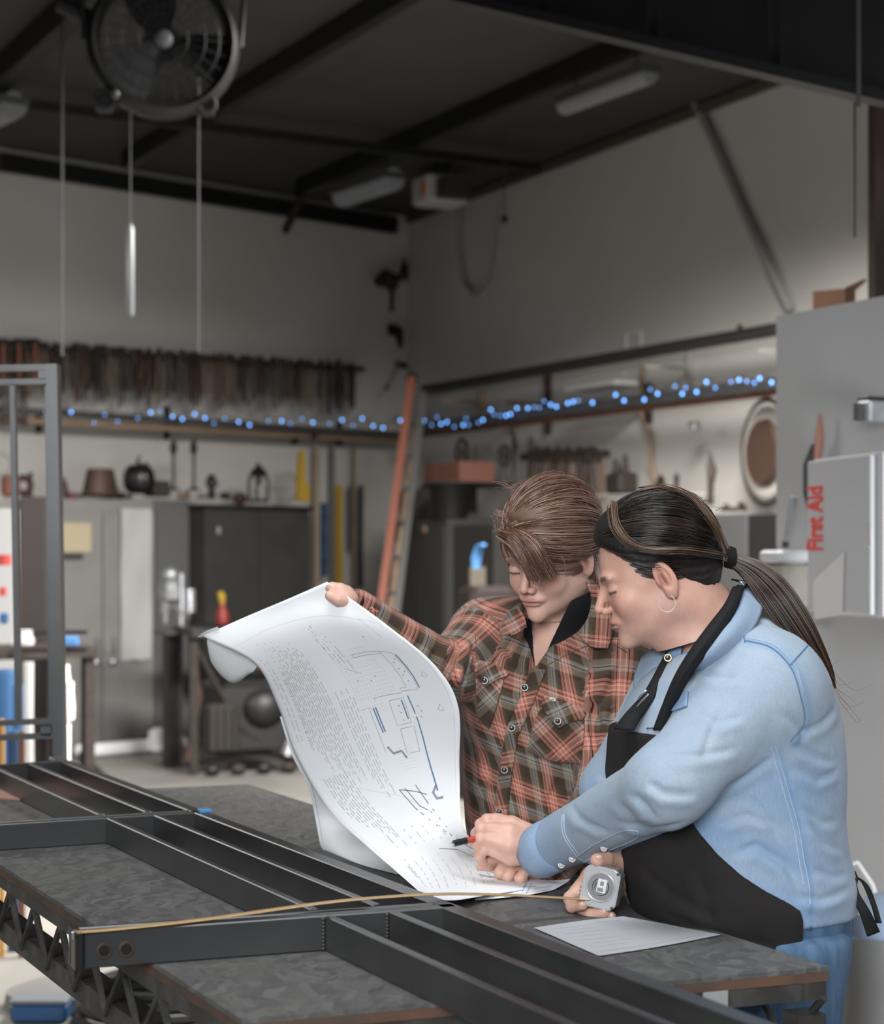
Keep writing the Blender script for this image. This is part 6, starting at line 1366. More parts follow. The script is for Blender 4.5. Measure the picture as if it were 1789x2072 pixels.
def denim_shirt(G):
    D = denim_body(G); D = smin(D, chain(G, AN, AN_R, .03), .022); D = smin(D, cone(G, AN[0], P(1500, 1345, 2.70), .075, .07), .05)
    D = smin(D, chain(G, AF, AF_R, .03), .02); return D
G, lo, h = grid(P(1085, 1935, 2.85)-(.04, 0, .0), (P(1740, 1, 2.72)[0]+.03, 3.03, Zr(1225)), .0042); 
lo2 = np.array((P(1085, 1, 2.85)[0]-.04, 2.42, Zr(1900))); G, lo, h = grid(lo2, (P(1740, 1, 2.72)[0]+.03, 3.03, Zr(1225)), .0042)
D = denim_shirt(G); D = smax(D, -cone(G, c2+R2@np.array((0, -.03, -.05)), nb2-(0, 0, .005), .078, .068), .008)
D = smax(D, -cone(G, P(1385, 1270, 2.70), P(1395, 1345, 2.70), .04, .020), .01)
# hem: the shirt ends on a line dropping from the back waist
hem = lambda G: (f32(Z(1836, D2))-G[2])+f32(0)*G[0]
D = np.maximum(D, hem(G)+0*D)
V, Q = nets(D, lo, h); V = relax(V, Q, 1, .3); Nn = vnormals(V, Q)
cs2 = [([(1590, 1500), (1650, 1530), (1700, 1545)], 1.0), ([(1600, 1545), (1650, 1575), (1705, 1560)], .9), ([(1600, 1480), (1660, 1462), (1700, 1430)], .8), ([(1625, 1650), (1665, 1700), (1715, 1730)], 1.1), ([(1610, 1625), (1660, 1660), (1705, 1665)], .8), ([(1470, 1720), (1520, 1700), (1580, 1740), (1610, 1790)], 1.2, 1.2), ([(1440, 1660), (1500, 1640), (1560, 1660)], .8), ([(1500, 1600), (1540, 1640), (1570, 1700)], .7), ([(1640, 1750), (1680, 1770), (1725, 1775)], .9), ([(1600, 1800), (1650, 1812), (1720, 1800)], 1.0),
       ([(1400, 1345), (1450, 1370), (1480, 1365)], .9), ([(1392, 1440), (1440, 1450), (1490, 1440)], .7), ([(1320, 1510), (1400, 1512), (1480, 1500)], .8), ([(1290, 1560), (1320, 1580), (1390, 1585)], 1.2), ([(1262, 1585), (1290, 1610), (1310, 1640)], 1.1), ([(1250, 1610), (1270, 1640), (1300, 1680)], 1.0), ([(1240, 1650), (1300, 1665), (1370, 1640)], .8), ([(1160, 1640), (1180, 1670), (1240, 1690)], 1.0), ([(1430, 1600), (1500, 1560), (1560, 1520)], .6), ([(1450, 1420), (1420, 1470), (1400, 1520)], .6), ([(1560, 1430), (1610, 1470), (1618, 1500)], .7)]
V = creases(V, Nn, cs2, .0040, .0085, 2.6); V += Nn*(vnoise(V, 30, 15)*.0012+vnoise(V, 75, 16)*.0007)[:, None]
SH2 = Surf((V, Q)); fade = np.zeros(len(V))
# darker wash along side and yoke seams; shade put into lower torso, cuff colour
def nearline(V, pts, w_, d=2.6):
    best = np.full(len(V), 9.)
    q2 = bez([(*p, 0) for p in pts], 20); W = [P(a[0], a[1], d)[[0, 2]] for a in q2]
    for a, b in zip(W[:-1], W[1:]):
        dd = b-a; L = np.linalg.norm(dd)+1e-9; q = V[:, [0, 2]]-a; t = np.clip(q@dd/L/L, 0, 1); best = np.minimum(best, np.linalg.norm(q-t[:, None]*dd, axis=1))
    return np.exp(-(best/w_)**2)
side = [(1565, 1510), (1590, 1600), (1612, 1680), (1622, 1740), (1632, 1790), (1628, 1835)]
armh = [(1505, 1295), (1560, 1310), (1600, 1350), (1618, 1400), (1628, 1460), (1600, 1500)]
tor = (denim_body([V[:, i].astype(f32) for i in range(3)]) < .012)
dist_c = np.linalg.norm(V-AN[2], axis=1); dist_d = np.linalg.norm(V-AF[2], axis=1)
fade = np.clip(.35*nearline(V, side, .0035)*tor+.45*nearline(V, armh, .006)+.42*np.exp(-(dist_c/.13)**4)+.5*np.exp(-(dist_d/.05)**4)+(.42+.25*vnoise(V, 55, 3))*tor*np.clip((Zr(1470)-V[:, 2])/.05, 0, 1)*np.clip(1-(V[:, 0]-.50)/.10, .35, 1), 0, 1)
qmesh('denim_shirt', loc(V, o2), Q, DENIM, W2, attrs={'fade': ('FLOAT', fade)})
# stitching
b = MB(); bd = MB()
for pts in ([(1560, 1512), (1585, 1600), (1607, 1680), (1617, 1740), (1626, 1790)], [(1569, 1510), (1595, 1600), (1617, 1680), (1627, 1740), (1637, 1790), (1640, 1830)]): SH2.line('', pts, .0007, None, None, .0008, 40, b)
for pts in (armh, [(1500, 1262), (1508, 1300)], [(1600, 1345), (1640, 1300)], [(1380, 1325), (1440, 1300), (1500, 1290)]): SH2.line('', pts, .0011, None, None, .0006, 40, bd)
for pts in ([(1498, 1268), (1505, 1300)], [(1512, 1290), (1565, 1304), (1607, 1345), (1626, 1400)]): SH2.line('', pts, .0006, None, None, .0010, 40, b)
o = b.build('seam_stitching', THR, W2, True); shift(o, o2); o = bd.build('seam_lines', THD, W2, True); shift(o, o2)
# collar of the denim shirt
def fl2(name, ctrl, m, thick=.003, nu=12, nv=10, par=None): return flapmesh(name, ctrl, m, par or W2, o2, nu, nv, thick)
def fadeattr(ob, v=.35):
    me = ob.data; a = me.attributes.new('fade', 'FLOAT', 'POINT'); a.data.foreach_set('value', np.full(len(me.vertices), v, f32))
col_ = fl2('collar', [[(1497, 1180, 2.70), (1520, 1190, 2.70), (1546, 1203, 2.70)], [(1484, 1215, 2.645), (1510, 1232, 2.63), (1535, 1252, 2.635)], [(1450, 1262, 2.60), (1478, 1280, 2.585), (1500, 1300, 2.60)], [(1410, 1312, 2.59), (1432, 1325, 2.575), (1450, 1342, 2.60)], [(1380, 1342, 2.60), (1390, 1352, 2.59), (1402, 1362, 2.61)]], DENIM, .004, 12, 24); fadeattr(col_, .25)
cb2 = fl2('collar_back', [[(1497, 1180, 2.70), (1522, 1176, 2.75), (1500, 1172, 2.82)], [(1546, 1203, 2.70), (1560, 1205, 2.76), (1530, 1200, 2.84)]], DENIM); fadeattr(cb2, .3)
cf2 = fl2('front_placket', [[(1345, 1310, 2.72), (1362, 1302, 2.70), (1380, 1300, 2.69)], [(1340, 1345, 2.70), (1355, 1348, 2.68), (1375, 1350, 2.67)], [(1342, 1400, 2.66), (1352, 1402, 2.65), (1368, 1400, 2.64)]], DENIM, .003); fadeattr(cf2, .7)
gc = fl2('grey_undershirt', [[(1362, 1350, 2.665), (1378, 1348, 2.66), (1398, 1345, 2.655)], [(1358, 1382, 2.655), (1374, 1385, 2.65), (1392, 1375, 2.648)]], mat('grey_tee', (.24, .25, .27), .9))
lc = fl2('collar_far', [[(1300, 1330, 2.78), (1330, 1308, 2.76), (1366, 1292, 2.75)], [(1285, 1370, 2.74), (1312, 1352, 2.72), (1345, 1330, 2.71)], [(1283, 1400, 2.73), (1305, 1390, 2.71), (1330, 1372, 2.70)]], DENIM, .004); fadeattr(lc, .2)
p = P(1352, 1331, 2.668)-o2; b = MB(); b.ring(p, .0048, .0014, (-.3, -1, .1), n=18, m=6); o = b.build('snap_button', mat('brass_snap', (.35, .26, .17), .3, .9), W2, True); MB().sphere(p, .0046, 12, sc=(1, .5, 1)).build('button_cap', SNAP, o, True)
# breast pocket flap
pf = SH2.patch('pocket_flap', [[(1352, 1412), (1372, 1404), (1392, 1398)], [(1354, 1440), (1370, 1436), (1390, 1428)]], 8, 6, DENIM, W2, .006, .003, 2.58); shift(pf, o2); fadeattr(pf, .55)
pf = fl2('pocket_flap', [[(1285, 1440, 2.655), (1300, 1425, 2.65), (1314, 1425, 2.645)], [(1280, 1468, 2.65), (1296, 1466, 2.645), (1310, 1460, 2.64)]], DENIM, .003); fadeattr(pf, .55)
# cuffs
dn = (AN[2]-AN[1])/np.linalg.norm(AN[2]-AN[1]); df = (AF[2]-AF[1])/np.linalg.norm(AF[2]-AF[1])
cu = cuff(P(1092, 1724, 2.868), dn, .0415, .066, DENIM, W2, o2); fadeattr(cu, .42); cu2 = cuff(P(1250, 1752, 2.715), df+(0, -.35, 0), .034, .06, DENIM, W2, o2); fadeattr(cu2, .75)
SC2 = Surf((np.array([v.co for v in cu.data.vertices])+o2, np.array([tuple(p.vertices) for p in cu.data.polygons if len(p.vertices) == 4])), (V, Q))
for px, py in ((1158, 1738), (1136, 1750), (1222, 1716)):
    p = SC2.at(px, py, .002, 2.8)-o2; b = MB(); b.ring(p, .0045, .0012, (0, -1, .2), n=18, m=6); o = b.build('cuff_snap', SNAPR, W2, True); MB().sphere(p, .0045, 12, sc=(1, .5, 1)).build('button_cap', mat('pearl_white', (.50, .49, .46), .2), o, True)
b = MB()
for pts in ([(1137, 1650), (1140, 1690), (1165, 1730), (1180, 1742)], [(1141, 1648), (1145, 1690), (1170, 1728)], [(1165, 1735), (1210, 1705), (1260, 1682), (1292, 1682)], [(1180, 1745), (1230, 1722), (1285, 1698), (1292, 1684)]): SC2.line('', pts, .0008, None, None, .0012, 30, b, 2.8)
o = b.build('cuff_stitching', THR, W2, True); shift(o, o2)
# ---- apron: a shell over the shirt front, bounded by its curved side edge
G, lo, h = grid((P(1215, 1, D2)[0], 2.49, Zr(2050)), (P(1640, 1, 2.6)[0]+.02, 2.95, Zr(1455)), .0045)
rows_a = rows[:]; 
def apron_body(G, e):
    rr = [(2080, 1375, 1700)]+rows; lt = [.160]+lat
    zs = [Zr(r[0]) for r in rr]; cx = [((r[1]+r[2])/2-CX)/F*D2 for r in rr]; hw = [(r[2]-r[1])/2/F*D2 for r in rr]
    return column(G, zs, cx, [D2]*len(rr), hw, lt, 0, 2.25)-e
Do, Di = apron_body(G, .009), apron_body(G, -.004)
ed = [(1466, 1352), (1560, 1362), (1640, 1392), (1680, 1418), (1720, 1450), (1760, 1495), (1790, 1545), (1812, 1590), (1830, 1618), (1850, 1624), (2100, 1626)]
zz = [Z(a, 2.6) for a, _ in ed][::-1]; xx = [(b_-CX)/F*2.56 for _, b_ in ed][::-1]
xb = np.interp(G[2].ravel(), zz, xx).reshape(G[2].shape).astype(f32); D = np.maximum(Do, -Di); D = np.maximum(D, G[0]-xb); D = np.maximum(D, G[2]-f32(Zr(1470))); D = np.maximum(D, f32(.80)-G[2]+0*D)
V, Q = nets(D, lo, h); V = relax(V, Q, 1, .3); Nn = vnormals(V, Q)
V = creases(V, Nn, [([(1290, 1750), (1350, 1800), (1450, 1850)], 1), ([(1340, 1840), (1450, 1880), (1580, 1900)], 1), ([(1400, 1740), (1420, 1800), (1430, 1880)], .8), ([(1270, 1500), (1280, 1560), (1270, 1620)], .8)], .003, .012, 2.6); V += Nn*(vnoise(V, 22, 25)*.002)[:, None]
qmesh('apron', loc(V, o2), Q, APR, W2); AP = Surf((V, Q))
b = MB(); AP.line('', [(1243, 1475), (1290, 1474), (1345, 1472)], .0008, None, None, .001, 20, b, 2.6); AP.line('', [(1400, 1655), (1450, 1725), (1520, 1780), (1600, 1822)], .0012, None, None, .001, 30, b, 2.6); o = b.build('apron_hem', STRAP, W2, True); shift(o, o2)
# straps
fl2('neck_strap', [[(1482, 1188, 2.66), (1494, 1186, 2.67), (1508, 1184, 2.68)], [(1466, 1224, 2.62), (1480, 1226, 2.61), (1492, 1228, 2.62)], [(1432, 1268, 2.592), (1446, 1276, 2.58), (1460, 1284, 2.585)], [(1393, 1322, 2.578), (1406, 1331, 2.565), (1418, 1338, 2.575)], [(1364, 1372, 2.58), (1376, 1378, 2.565), (1388, 1384, 2.575)], [(1340, 1430, 2.585), (1350, 1434, 2.575), (1362, 1436, 2.585)], [(1322, 1478, 2.59), (1335, 1478, 2.58), (1350, 1478, 2.585)]], STRAP, .003, 6, 36)
fl2('strap_back', [[(1486, 1190, 2.67), (1500, 1178, 2.74), (1480, 1172, 2.82)], [(1510, 1186, 2.68), (1522, 1180, 2.75), (1500, 1178, 2.84)]], STRAP, .003)
fl2('side_strap', [[(1362, 1296, 2.74), (1370, 1298, 2.73), (1378, 1300, 2.73)], [(1338, 1340, 2.68), (1347, 1345, 2.67), (1356, 1350, 2.67)], [(1305, 1400, 2.64), (1315, 1405, 2.63), (1326, 1410, 2.63)], [(1268, 1442, 2.63), (1282, 1450, 2.62), (1296, 1455, 2.62)], [(1243, 1474, 2.62), (1262, 1476, 2.61), (1284, 1478, 2.61)]], STRAP, .003, 6, 24)
for i, (px, py) in enumerate(((1299, 1404), (1303, 1412), (1296, 1420))):
    a, b_ = P(px-7, py+9, 2.618)-o2, P(px+9, py-7, 2.618)-o2; MB().tube([a, (a+b_)/2+(0, -.003, .001), b_], .0013, 6).build('buckle_bar', CHROME, W2, True)
fl2('strap_clasp', [[(1495, 1176, 2.66), (1500, 1178, 2.655)], [(1512, 1178, 2.66), (1505, 1186, 2.655)]], CHROME, .002, 3, 3)
# apron ties hanging behind
fl2('apron_tie', [[(1722, 1772, 2.66), (1732, 1778, 2.66)], [(1722, 1808, 2.64), (1738, 1806, 2.64)], [(1740, 1850, 2.63), (1760, 1842, 2.63)], [(1756, 1895, 2.63), (1780, 1885, 2.64)]], STRAP, .003, 4, 20)
fl2('apron_tie', [[(1724, 1770, 2.69), (1732, 1772, 2.69)], [(1745, 1788, 2.69), (1756, 1790, 2.69)], [(1764, 1830, 2.68), (1772, 1830, 2.69)], [(1774, 1868, 2.68), (1783, 1868, 2.69)]], STRAP, .003, 4, 20)
MB().sphere(P(1724, 1782, 2.68)-o2, .012, 10, sc=(.8, 1, 1.4)).build('tie_knot', STRAP, W2, True)
fl2('hanging_hem', [[(1690, 1960, 2.70), (1706, 1955, 2.70)], [(1684, 2055, 2.70), (1700, 2058, 2.70)], [(1680, 2085, 2.70), (1696, 2085, 2.70)]], STRAP, .003, 4, 8)
# jeans with belt, pocket
VQ = legs(W2, o2, [(.492, 2.62, .86), (.492, 2.78, .86)], [(.50, 2.58, .06), (.50, 2.84, .06)], JEAN, .90, 'jeans', BLK, (-1, -.1), (.098, .14, .12), .084)
G, lo, h = grid((.24, 2.50, Z(1960, D2)), (.64, 2.94, Z(1812, D2)), .006)
D = apron_body(G, -.004); D = np.maximum(D, G[2]-f32(Z(1826, 2.6))-(G[0]-.5)*f32(.10)); V, Q = nets(D, lo, h); V = relax(V, Q, 1); J = Surf((V, Q), VQ); qmesh('jeans_seat', loc(V, o2), Q, JEAN, W2)
b = MB()
for pts in ([(1632, 1862), (1670, 1856), (1716, 1843)], [(1633, 1877), (1670, 1872), (1716, 1858)], [(1668, 1912), (1700, 1905), (1716, 1898)], [(1668, 1912), (1662, 1950), (1655, 2000)]): J.line('', pts, .0009, None, None, .0012, 20, b, 2.56)
o = b.build('jeans_stitching', mat('jean_thread', (.20, .27, .38), .8), W2, True); shift(o, o2)
bl = J.patch('belt_loop', [[(1632, 1848), (1640, 1848)], [(1634, 1882), (1642, 1882)]], 3, 6, JEAN, W2, .004, .002, 2.56); shift(bl, o2)
jp = J.patch('back_pocket', [[(1666, 1905), (1692, 1900), (1714, 1893)], [(1664, 1925), (1690, 1920), (1712, 1914)]], 6, 5, JEAN, W2, .004, .002, 2.56); shift(jp, o2)
# ---- skin: torso core, hands
parts = [(HV, HQ)]
G, lo, h = grid((.24, 2.54, .95), (.62, 2.90, 1.36), .009); D = denim_body(G, -.02); D = smin(D, cone(G, c2+R2@np.array((0, -.03, -.06)), nb2, .05, .055), .03); V, Q = nets(D, lo, h); V = relax(V, Q, 2); parts.append((V, Q))
PH = [([(1110, 1722, 2.86), (1085, 1713, 2.872), (1062, 1705, 2.878)], [.030, .026, .024]), ([(1068, 1690, 2.885), (1035, 1672, 2.885), (1002, 1663, 2.882)], [.019, .0165, .0125]),
      ([(1066, 1703, 2.878), (1030, 1690, 2.868), (996, 1680, 2.866)], [.021, .019, .0125]), ([(1066, 1716, 2.874), (1030, 1710, 2.862), (996, 1700, 2.862)], [.021, .019, .0125]), ([(1064, 1728, 2.874), (1034, 1730, 2.866), (1002, 1720, 2.866)], [.018, .0165, .0120]),
      ([(1008, 1661, 2.884), (986, 1659, 2.878), (972, 1668, 2.884), (978, 1682, 2.902)], [.0118, .0095, .0085, .0075]),
      ([(1000, 1679, 2.868), (974, 1677, 2.862), (964, 1687, 2.872), (974, 1698, 2.894)], [.0120, .0100, .0090, .0078]),
      ([(999, 1699, 2.862), (973, 1697, 2.858), (964, 1707, 2.868), (974, 1718, 2.890)], [.0118, .0098, .0090, .0078]),
      ([(1004, 1719, 2.866), (980, 1718, 2.862), (970, 1732, 2.868), (978, 1746, 2.880)], [.0112, .0092, .0084, .0076]),
      ([(1056, 1722, 2.885), (1022, 1728, 2.900), (996, 1734, 2.895), (986, 1740, 2.888)], [.016, .0125, .0100, .0090])]
V, Q = hand_sdf(PH, k=.0035); parts.append((V, Q))
TH_ = [([(1266, 1748, 2.72), (1250, 1768, 2.725), (1215, 1790, 2.725)], [.026, .025, .022]), ([(1245, 1760, 2.72), (1200, 1778, 2.722), (1172, 1806, 2.708)], [.022, .019, .0135]), ([(1245, 1780, 2.725), (1205, 1815, 2.725), (1190, 1838, 2.71)], [.021, .019, .013]),
       ([(1262, 1746, 2.705), (1246, 1742, 2.69), (1226, 1738, 2.668), (1209, 1740, 2.652)], [.0165, .0128, .0108, .0105]),
       ([(1178, 1796, 2.712), (1154, 1818, 2.698), (1158, 1834, 2.672), (1178, 1831, 2.652)], [.0125, .0102, .0092, .0082]),
       ([(1186, 1820, 2.712), (1172, 1842, 2.690), (1196, 1851, 2.660), (1222, 1846, 2.648)], [.0125, .0102, .0094, .0088]),
       ([(1200, 1832, 2.715), (1192, 1852, 2.690), (1216, 1859, 2.662), (1236, 1855, 2.652)], [.012, .0098, .0090, .0082]),
       ([(1212, 1836, 2.718), (1204, 1858, 2.698), (1218, 1866, 2.680), (1228, 1868, 2.672)], [.0110, .0088, .0078, .0072])]
V, Q = hand_sdf(TH_, k=.0035); parts.append((V, Q))
V, Q = join(parts); tone = np.tile(np.array((.65, .40, .315)), (len(V), 1)); tone[:len(HC2)] = HC2; tone = np.clip(tone*(1+vnoise(V, 120, 9)[:, None]*.03), 0, 1)
qmesh('body', loc(V, o2), Q, SKIN, W2, attrs={'tone': ('FLOAT_COLOR', np.concatenate([tone, np.ones((len(V), 1))], 1))})
# nails
NAIL = mat('nail', (.66, .42, .35), .3)
for (px, py, d, sx, sz) in ((1212, 1735, 2.642, 1.0, .7), (1179, 1830, 2.6445, .9, .7), (1223, 1844, 2.640, .7, .9), (1238, 1853, 2.645, .7, .8)):
    MB().sphere(P(px, py, d)-o2, .0055, 10, sc=(sx, .35, sz)).build('fingernail', NAIL, W2, True)
# earring
er = P(1350, 1221, 2.612)-o2; MB().ring(er, .0122*1.0, .00075, (.15, -1, 0), n=48, m=6, a0=-205, a1=65).build('hoop_earring', mat('silver', (.80, .79, .78), .3, .35), W2, True)
# hair
H2a, H2b, H2c, H2d = hair_mat('hair_black', (.014, .0105, .009), .3), hair_mat('hair_dark_brown', (.032, .020, .015), .32), hair_mat('hair_streak', (.17, .095, .055), .35), hair_mat('hair_brown_mid', (.065, .036, .024), .32)
root2 = np.array((.0, -.112, -.002)); rg = np.random.default_rng(21)
zh2 = [(-.14, -.02), (-.12, -.045), (-.10, -.068), (-.075, -.072), (-.055, -.056), (-.035, -.022), (-.018, .006), (-.004, .020), (.010, .014), (.020, .002), (.030, .004), (.04, .030), (.055, .050), (.07, .066), (.085, .076), (.12, .08)]
hair_cap(c2, R2, zh2, .0095, o2, mat('hair_base', (.012, .009, .008), .6), W2, 'hair', root=root2, groove=.0013, extra=[((0, -.085, .0), (.035, .03, .035)), ((0, .01, .09), (.05, .06, .036)), ((0, -.062, -.035), (.052, .040, .040))])
def st2(r):
    a = r.uniform(-1.75, 1.75); return np.array((.072*math.sin(a), .088*math.cos(a)*1.0, .030+.02*math.cos(a)+.014*r.uniform(-.4, 1)))
g1 = comb_strands(c2, R2, st2, root2, .0105, 800, .0008, rg, .002, .0035, 1, .003)
def st2b(r): return np.array((r.uniform(-.07, .07), r.uniform(-.05, .08), .07))
g2 = comb_strands(c2, R2, st2b, root2, .0115, 380, .0008, rg, .002, .0045, 1, .003)
g2h = comb_strands(c2, R2, hl_start(zh2, -.09, .066, .035), root2, .0065, 700, .0007, rg, .0025, .0025, 1, .003)
def st2c(r): return np.array((-.070, r.uniform(.0, .045), r.uniform(.012, .04)))
g2c = comb_strands(c2, R2, st2c, root2, .011, 110, .0008, rg, .002, .003, 1, .001)
def st2n(r): return np.array((-.05*r.uniform(.2, 1), r.uniform(-.09, -.04), -.062))
g2n = comb_strands(c2, R2, st2n, root2, .006, 130, .0008, rg, .002, .003, .95, .002)
tie = c2+R2@np.array((0, -.118, -.003)); tie = P(1478, 1128, tie[1])
bV, bF = [], []; sV, sF = [], []
core = [(1478, 1128, 2.70), (1520, 1150, 2.69), (1560, 1190, 2.67), (1605, 1255, 2.66), (1640, 1310, 2.66), (1672, 1365, 2.67), (1690, 1405, 2.68)]
Kc = np.array([P(a, b_, d) for a, b_, d in core]); rad = np.array([.010, .017, .023, .023, .018, .011, .003])
for k in range(620):
    a, q = rg.uniform(0, 2*math.pi), math.sqrt(rg.uniform(0, 1)); off = np.array((math.cos(a), math.sin(a)*.8, math.sin(a+1)*.6))*q; n_ = len(Kc)
    L_ = rg.uniform(.72, 1.0); pts = Kc+off[None]*rad[:, None]*1.0; path = bez(pts, 22)[:max(6, int(22*L_))]; strands(bV, bF, path, .0010, .0003)
for k in range(24):   # loose ends curling outward
    i = rg.integers(3, 6); s = Kc[i]+rg.normal(0, .008, 3); e = s+np.array((rg.uniform(.005, .045), rg.uniform(-.01, .01), -rg.uniform(.02, .06))); e2 = e+np.array((rg.uniform(0, .03), 0, rg.uniform(-.01, .012))); strands(sV, sF, bez([Kc[i-1], s, e, e2], 14), .0005, .0001)
for k in range(60):   # flyaways round the crown and nape wisps
    if k < 60: t_ = rg.uniform(.0, 1); s = P(1235+225*t_, 1046-48*math.sin(t_*2.6+.1)+30*max(t_-.6, 0), 2.70)+np.array((0, rg.normal(0, .02), 0)); d = np.array((rg.uniform(.004, .018), 0, rg.uniform(-.004, .005))); e = s+d
    else: s = P(rg.uniform(1395, 1460), rg.uniform(1180, 1195), 2.63); d = np.array((rg.uniform(-.01, .01), 0, -.012)); e = s+np.array((rg.uniform(-.02, .02), 0, -rg.uniform(.015, .035)))
    strands(sV, sF, bez([s, s+d*.5+(0, 0, .003), e], 9), .00035, .00012)
# two long caramel streaks
for k in range(34):
    j = rg.normal(0, .0028, 3)*(1, 1.5, 1); path = [(1240, 1018, 2.68), (1246, 1062, 2.64), (1275, 1098, 2.618), (1320, 1112, 2.603), (1380, 1112, 2.60), (1430, 1118, 2.625), (1470, 1126, 2.68)]
    strands(sV, sF, bez([P(*q)+j for q in path], 18), .0007, .0003)
for k in range(30):
    j = rg.normal(0, .0030, 3)*(1, 1.5, 1); path = [(1300, 992, 2.70), (1350, 987, 2.69), (1400, 1008, 2.67), (1438, 1050, 2.66), (1460, 1090, 2.67), (1472, 1120, 2.69)]
    strands(sV, sF, bez([P(*q)+j for q in path], 18), .0007, .0003)
hair_mesh('hair_strands', [(*g1[:2], 0, [.55, .28, .04, .13]), (*g2[:2], 0, [.5, .3, .06, .14]), (*g2h[:2], 0, [.52, .32, .03, .13]), (*g2c[:2], 0, [.5, .3, .06, .14]), (*g2n[:2], 0, [.6, .3, 0, .1]), (sV, sF, 0, [.1, .2, .5, .2])], [H2a, H2b, H2c, H2d], W2, o2)
hair_mesh('ponytail', [(bV, bF, 0, [.38, .28, .12, .22])], [H2a, H2b, H2c, H2d], W2, o2)
b = MB(); tv = Kc[1]-Kc[0]
for i in range(4): b.ring(P(1473+4*i, 1127+1.2*i, 2.70)-o2, .0145, .0022, (1, 0, -.25+.06*i), n=20, m=6)
b.build('hair_tie', BLKC, W2, True)
# ---------------------------------------------------------------- the drawing sheets
top_ctrl = [[P(410, 1287, 3.10), P(500, 1247, 3.06), P(585, 1211, 3.0), P(662, 1177, 2.95)],
 [P(515, 1342, 3.05), P(578, 1296, 3.0), P(670, 1262, 2.95), P(785, 1266, 2.905)],
 [P(563, 1430, 3.10), P(645, 1395, 3.04), P(765, 1355, 2.97), P(882, 1348, 2.89)],
 [P(598, 1528, 3.14), P(690, 1495, 3.08), P(805, 1450, 3.00), P(928, 1432, 2.91)],
 [P(662, 1636, 3.12), P(745, 1600, 3.08), P(840, 1565, 3.03), P(930, 1560, 2.99)],
 [P(742, 1712, 2.98), P(815, 1685, 3.00), P(885, 1668, 3.00), P(941, 1680, 2.99)],
 [P(800, 1762, 2.76), P(875, 1757, 2.82), sp(955, 1748, .014), sp(1010, 1735, .006)],
 [P(846, 1802, 2.62), P(905, 1822, 2.66), sp(985, 1812, .010), sp(1080, 1797, .004)]]
sheet, ev, c_ = gridmesh('drawing_sheet', top_ctrl, 40, 90, PAPER)
mo = sheet.modifiers.new('s', 'SOLIDIFY'); mo.thickness = .0005
tag(sheet, 'large white plan drawing held up at one corner and curling down onto the table', 'drawing')
LNS = []; rt = np.random.default_rng(5)
def textline(u, v0, v1, dens=.8):
    v = v0+rt.uniform(0, .01)
    while v < v1:
        L_ = rt.uniform(.008, .035); LNS.append([(u+rt.normal(0, .0004), v), (u, min(v+L_, v1))]); v += L_+rt.uniform(.003, .008)/dens
for k, u in enumerate((.06, .09)): textline(u, .10+.06*k, .40)
for k in range(15): textline(.15+.0155*k, .10+.014*(k % 3)+.004*k, .42+.02*(k % 4)+.006*k)
for k in range(10): textline(.10+.02*k, .50, .62+.012*(k % 3)+.01*k)
for k in range(6): textline(.41+.015*k, .30+.03*(k % 2), .55+.03*(k % 3))
for k in range(4): textline(.50+.02*k, .13, .24+.01*k)
for k in range(9): textline(.16+.075*k, .80+.02*(k % 2), .95, .6)
for k in range(7): textline(.20+.08*k, .70, .76, .5)
inklines(ev, c_, LNS, .0011, mat('text_ink', (.40, .41, .44), .8), 'text_lines', sheet)['kind'] = 'stuff'
fr = [[(.03, .075), (.35, .085), (.7, .11), (.98, .135)], [(.07, .50), (.30, .56), (.52, .62), (.62, .66)], [(.03, .12), (.03, .98)], [(.97, .14), (.97, .66)]]
inklines(ev, c_, fr, .0006, INKL, 'border_lines', sheet)
SHF = lambda L_, d=.10: [[(u-d, v) for u, v in l_] for l_ in L_]
# light grid behind the plan
GL = [[(.60+.018*k, .22), (.60+.018*k, .36)] for k in range(12)]+[[(.60, .22+.012*k), (.80, .22+.012*k)] for k in range(12)]+[[(.64, .38+.01*k), (.72, .38+.01*k)] for k in range(3)]+[[(.70, .50+.008*k), (.80, .50+.008*k)] for k in range(8)]
inklines(ev, c_, SHF(GL), .0004, INKL, 'plan_grid', sheet, seg=6)
PL = [[(.70, .235), (.86, .235)], [(.70, .242), (.86, .242)], [(.70, .235), (.70, .242)], [(.62, .26), (.68, .285)], [(.86, .235), (.925, .24), (.925, .36), (.83, .36), (.83, .35), (.865, .35), (.86, .235)], [(.68, .37), (.68, .36), (.83, .365)], [(.75, .38), (.83, .38), (.83, .45), (.75, .45), (.75, .38)], [(.76, .46), (.84, .46), (.84, .52), (.76, .52), (.76, .46)], [(.60, .38), (.64, .38), (.64, .50)]]
inklines(ev, c_, SHF(PL), .0009, INK, 'plan_walls', sheet)
BL = [[(.855, .375), (.87, .45), (.885, .53), (.90, .60), (.905, .62)], [(.66, .385), (.665, .455)], [(.672, .385), (.677, .455)], [(.815, .385), (.82, .44)], [(.935, .245), (.935, .355)]]
inklines(ev, c_, SHF(BL), .0026, INKB, 'plan_blue_walls', sheet)
DL = [[(.905, .605), (.86, .625), (.88, .64), (.945, .635)], [(.66, .49), (.68, .51), (.73, .51), (.75, .53)]]
inklines(ev, c_, SHF(DL), .0048, INK, 'plan_heavy_walls', sheet)
CL = [[(.62, .60), (.66, .66), (.72, .70), (.80, .735), (.84, .75)], [(.66, .60), (.70, .655), (.78, .68)], [(.74, .60), (.78, .65), (.86, .72), (.90, .75)], [(.62, .60), (.80, .63)], [(.80, .73), (.88, .76), (.95, .78)], [(.84, .74), (.93, .80)], [(.60, .79), (.75, .80), (.90, .86)]]
inklines(ev, c_, SHF(CL), .0014, INKD, 'plan_curves', sheet)
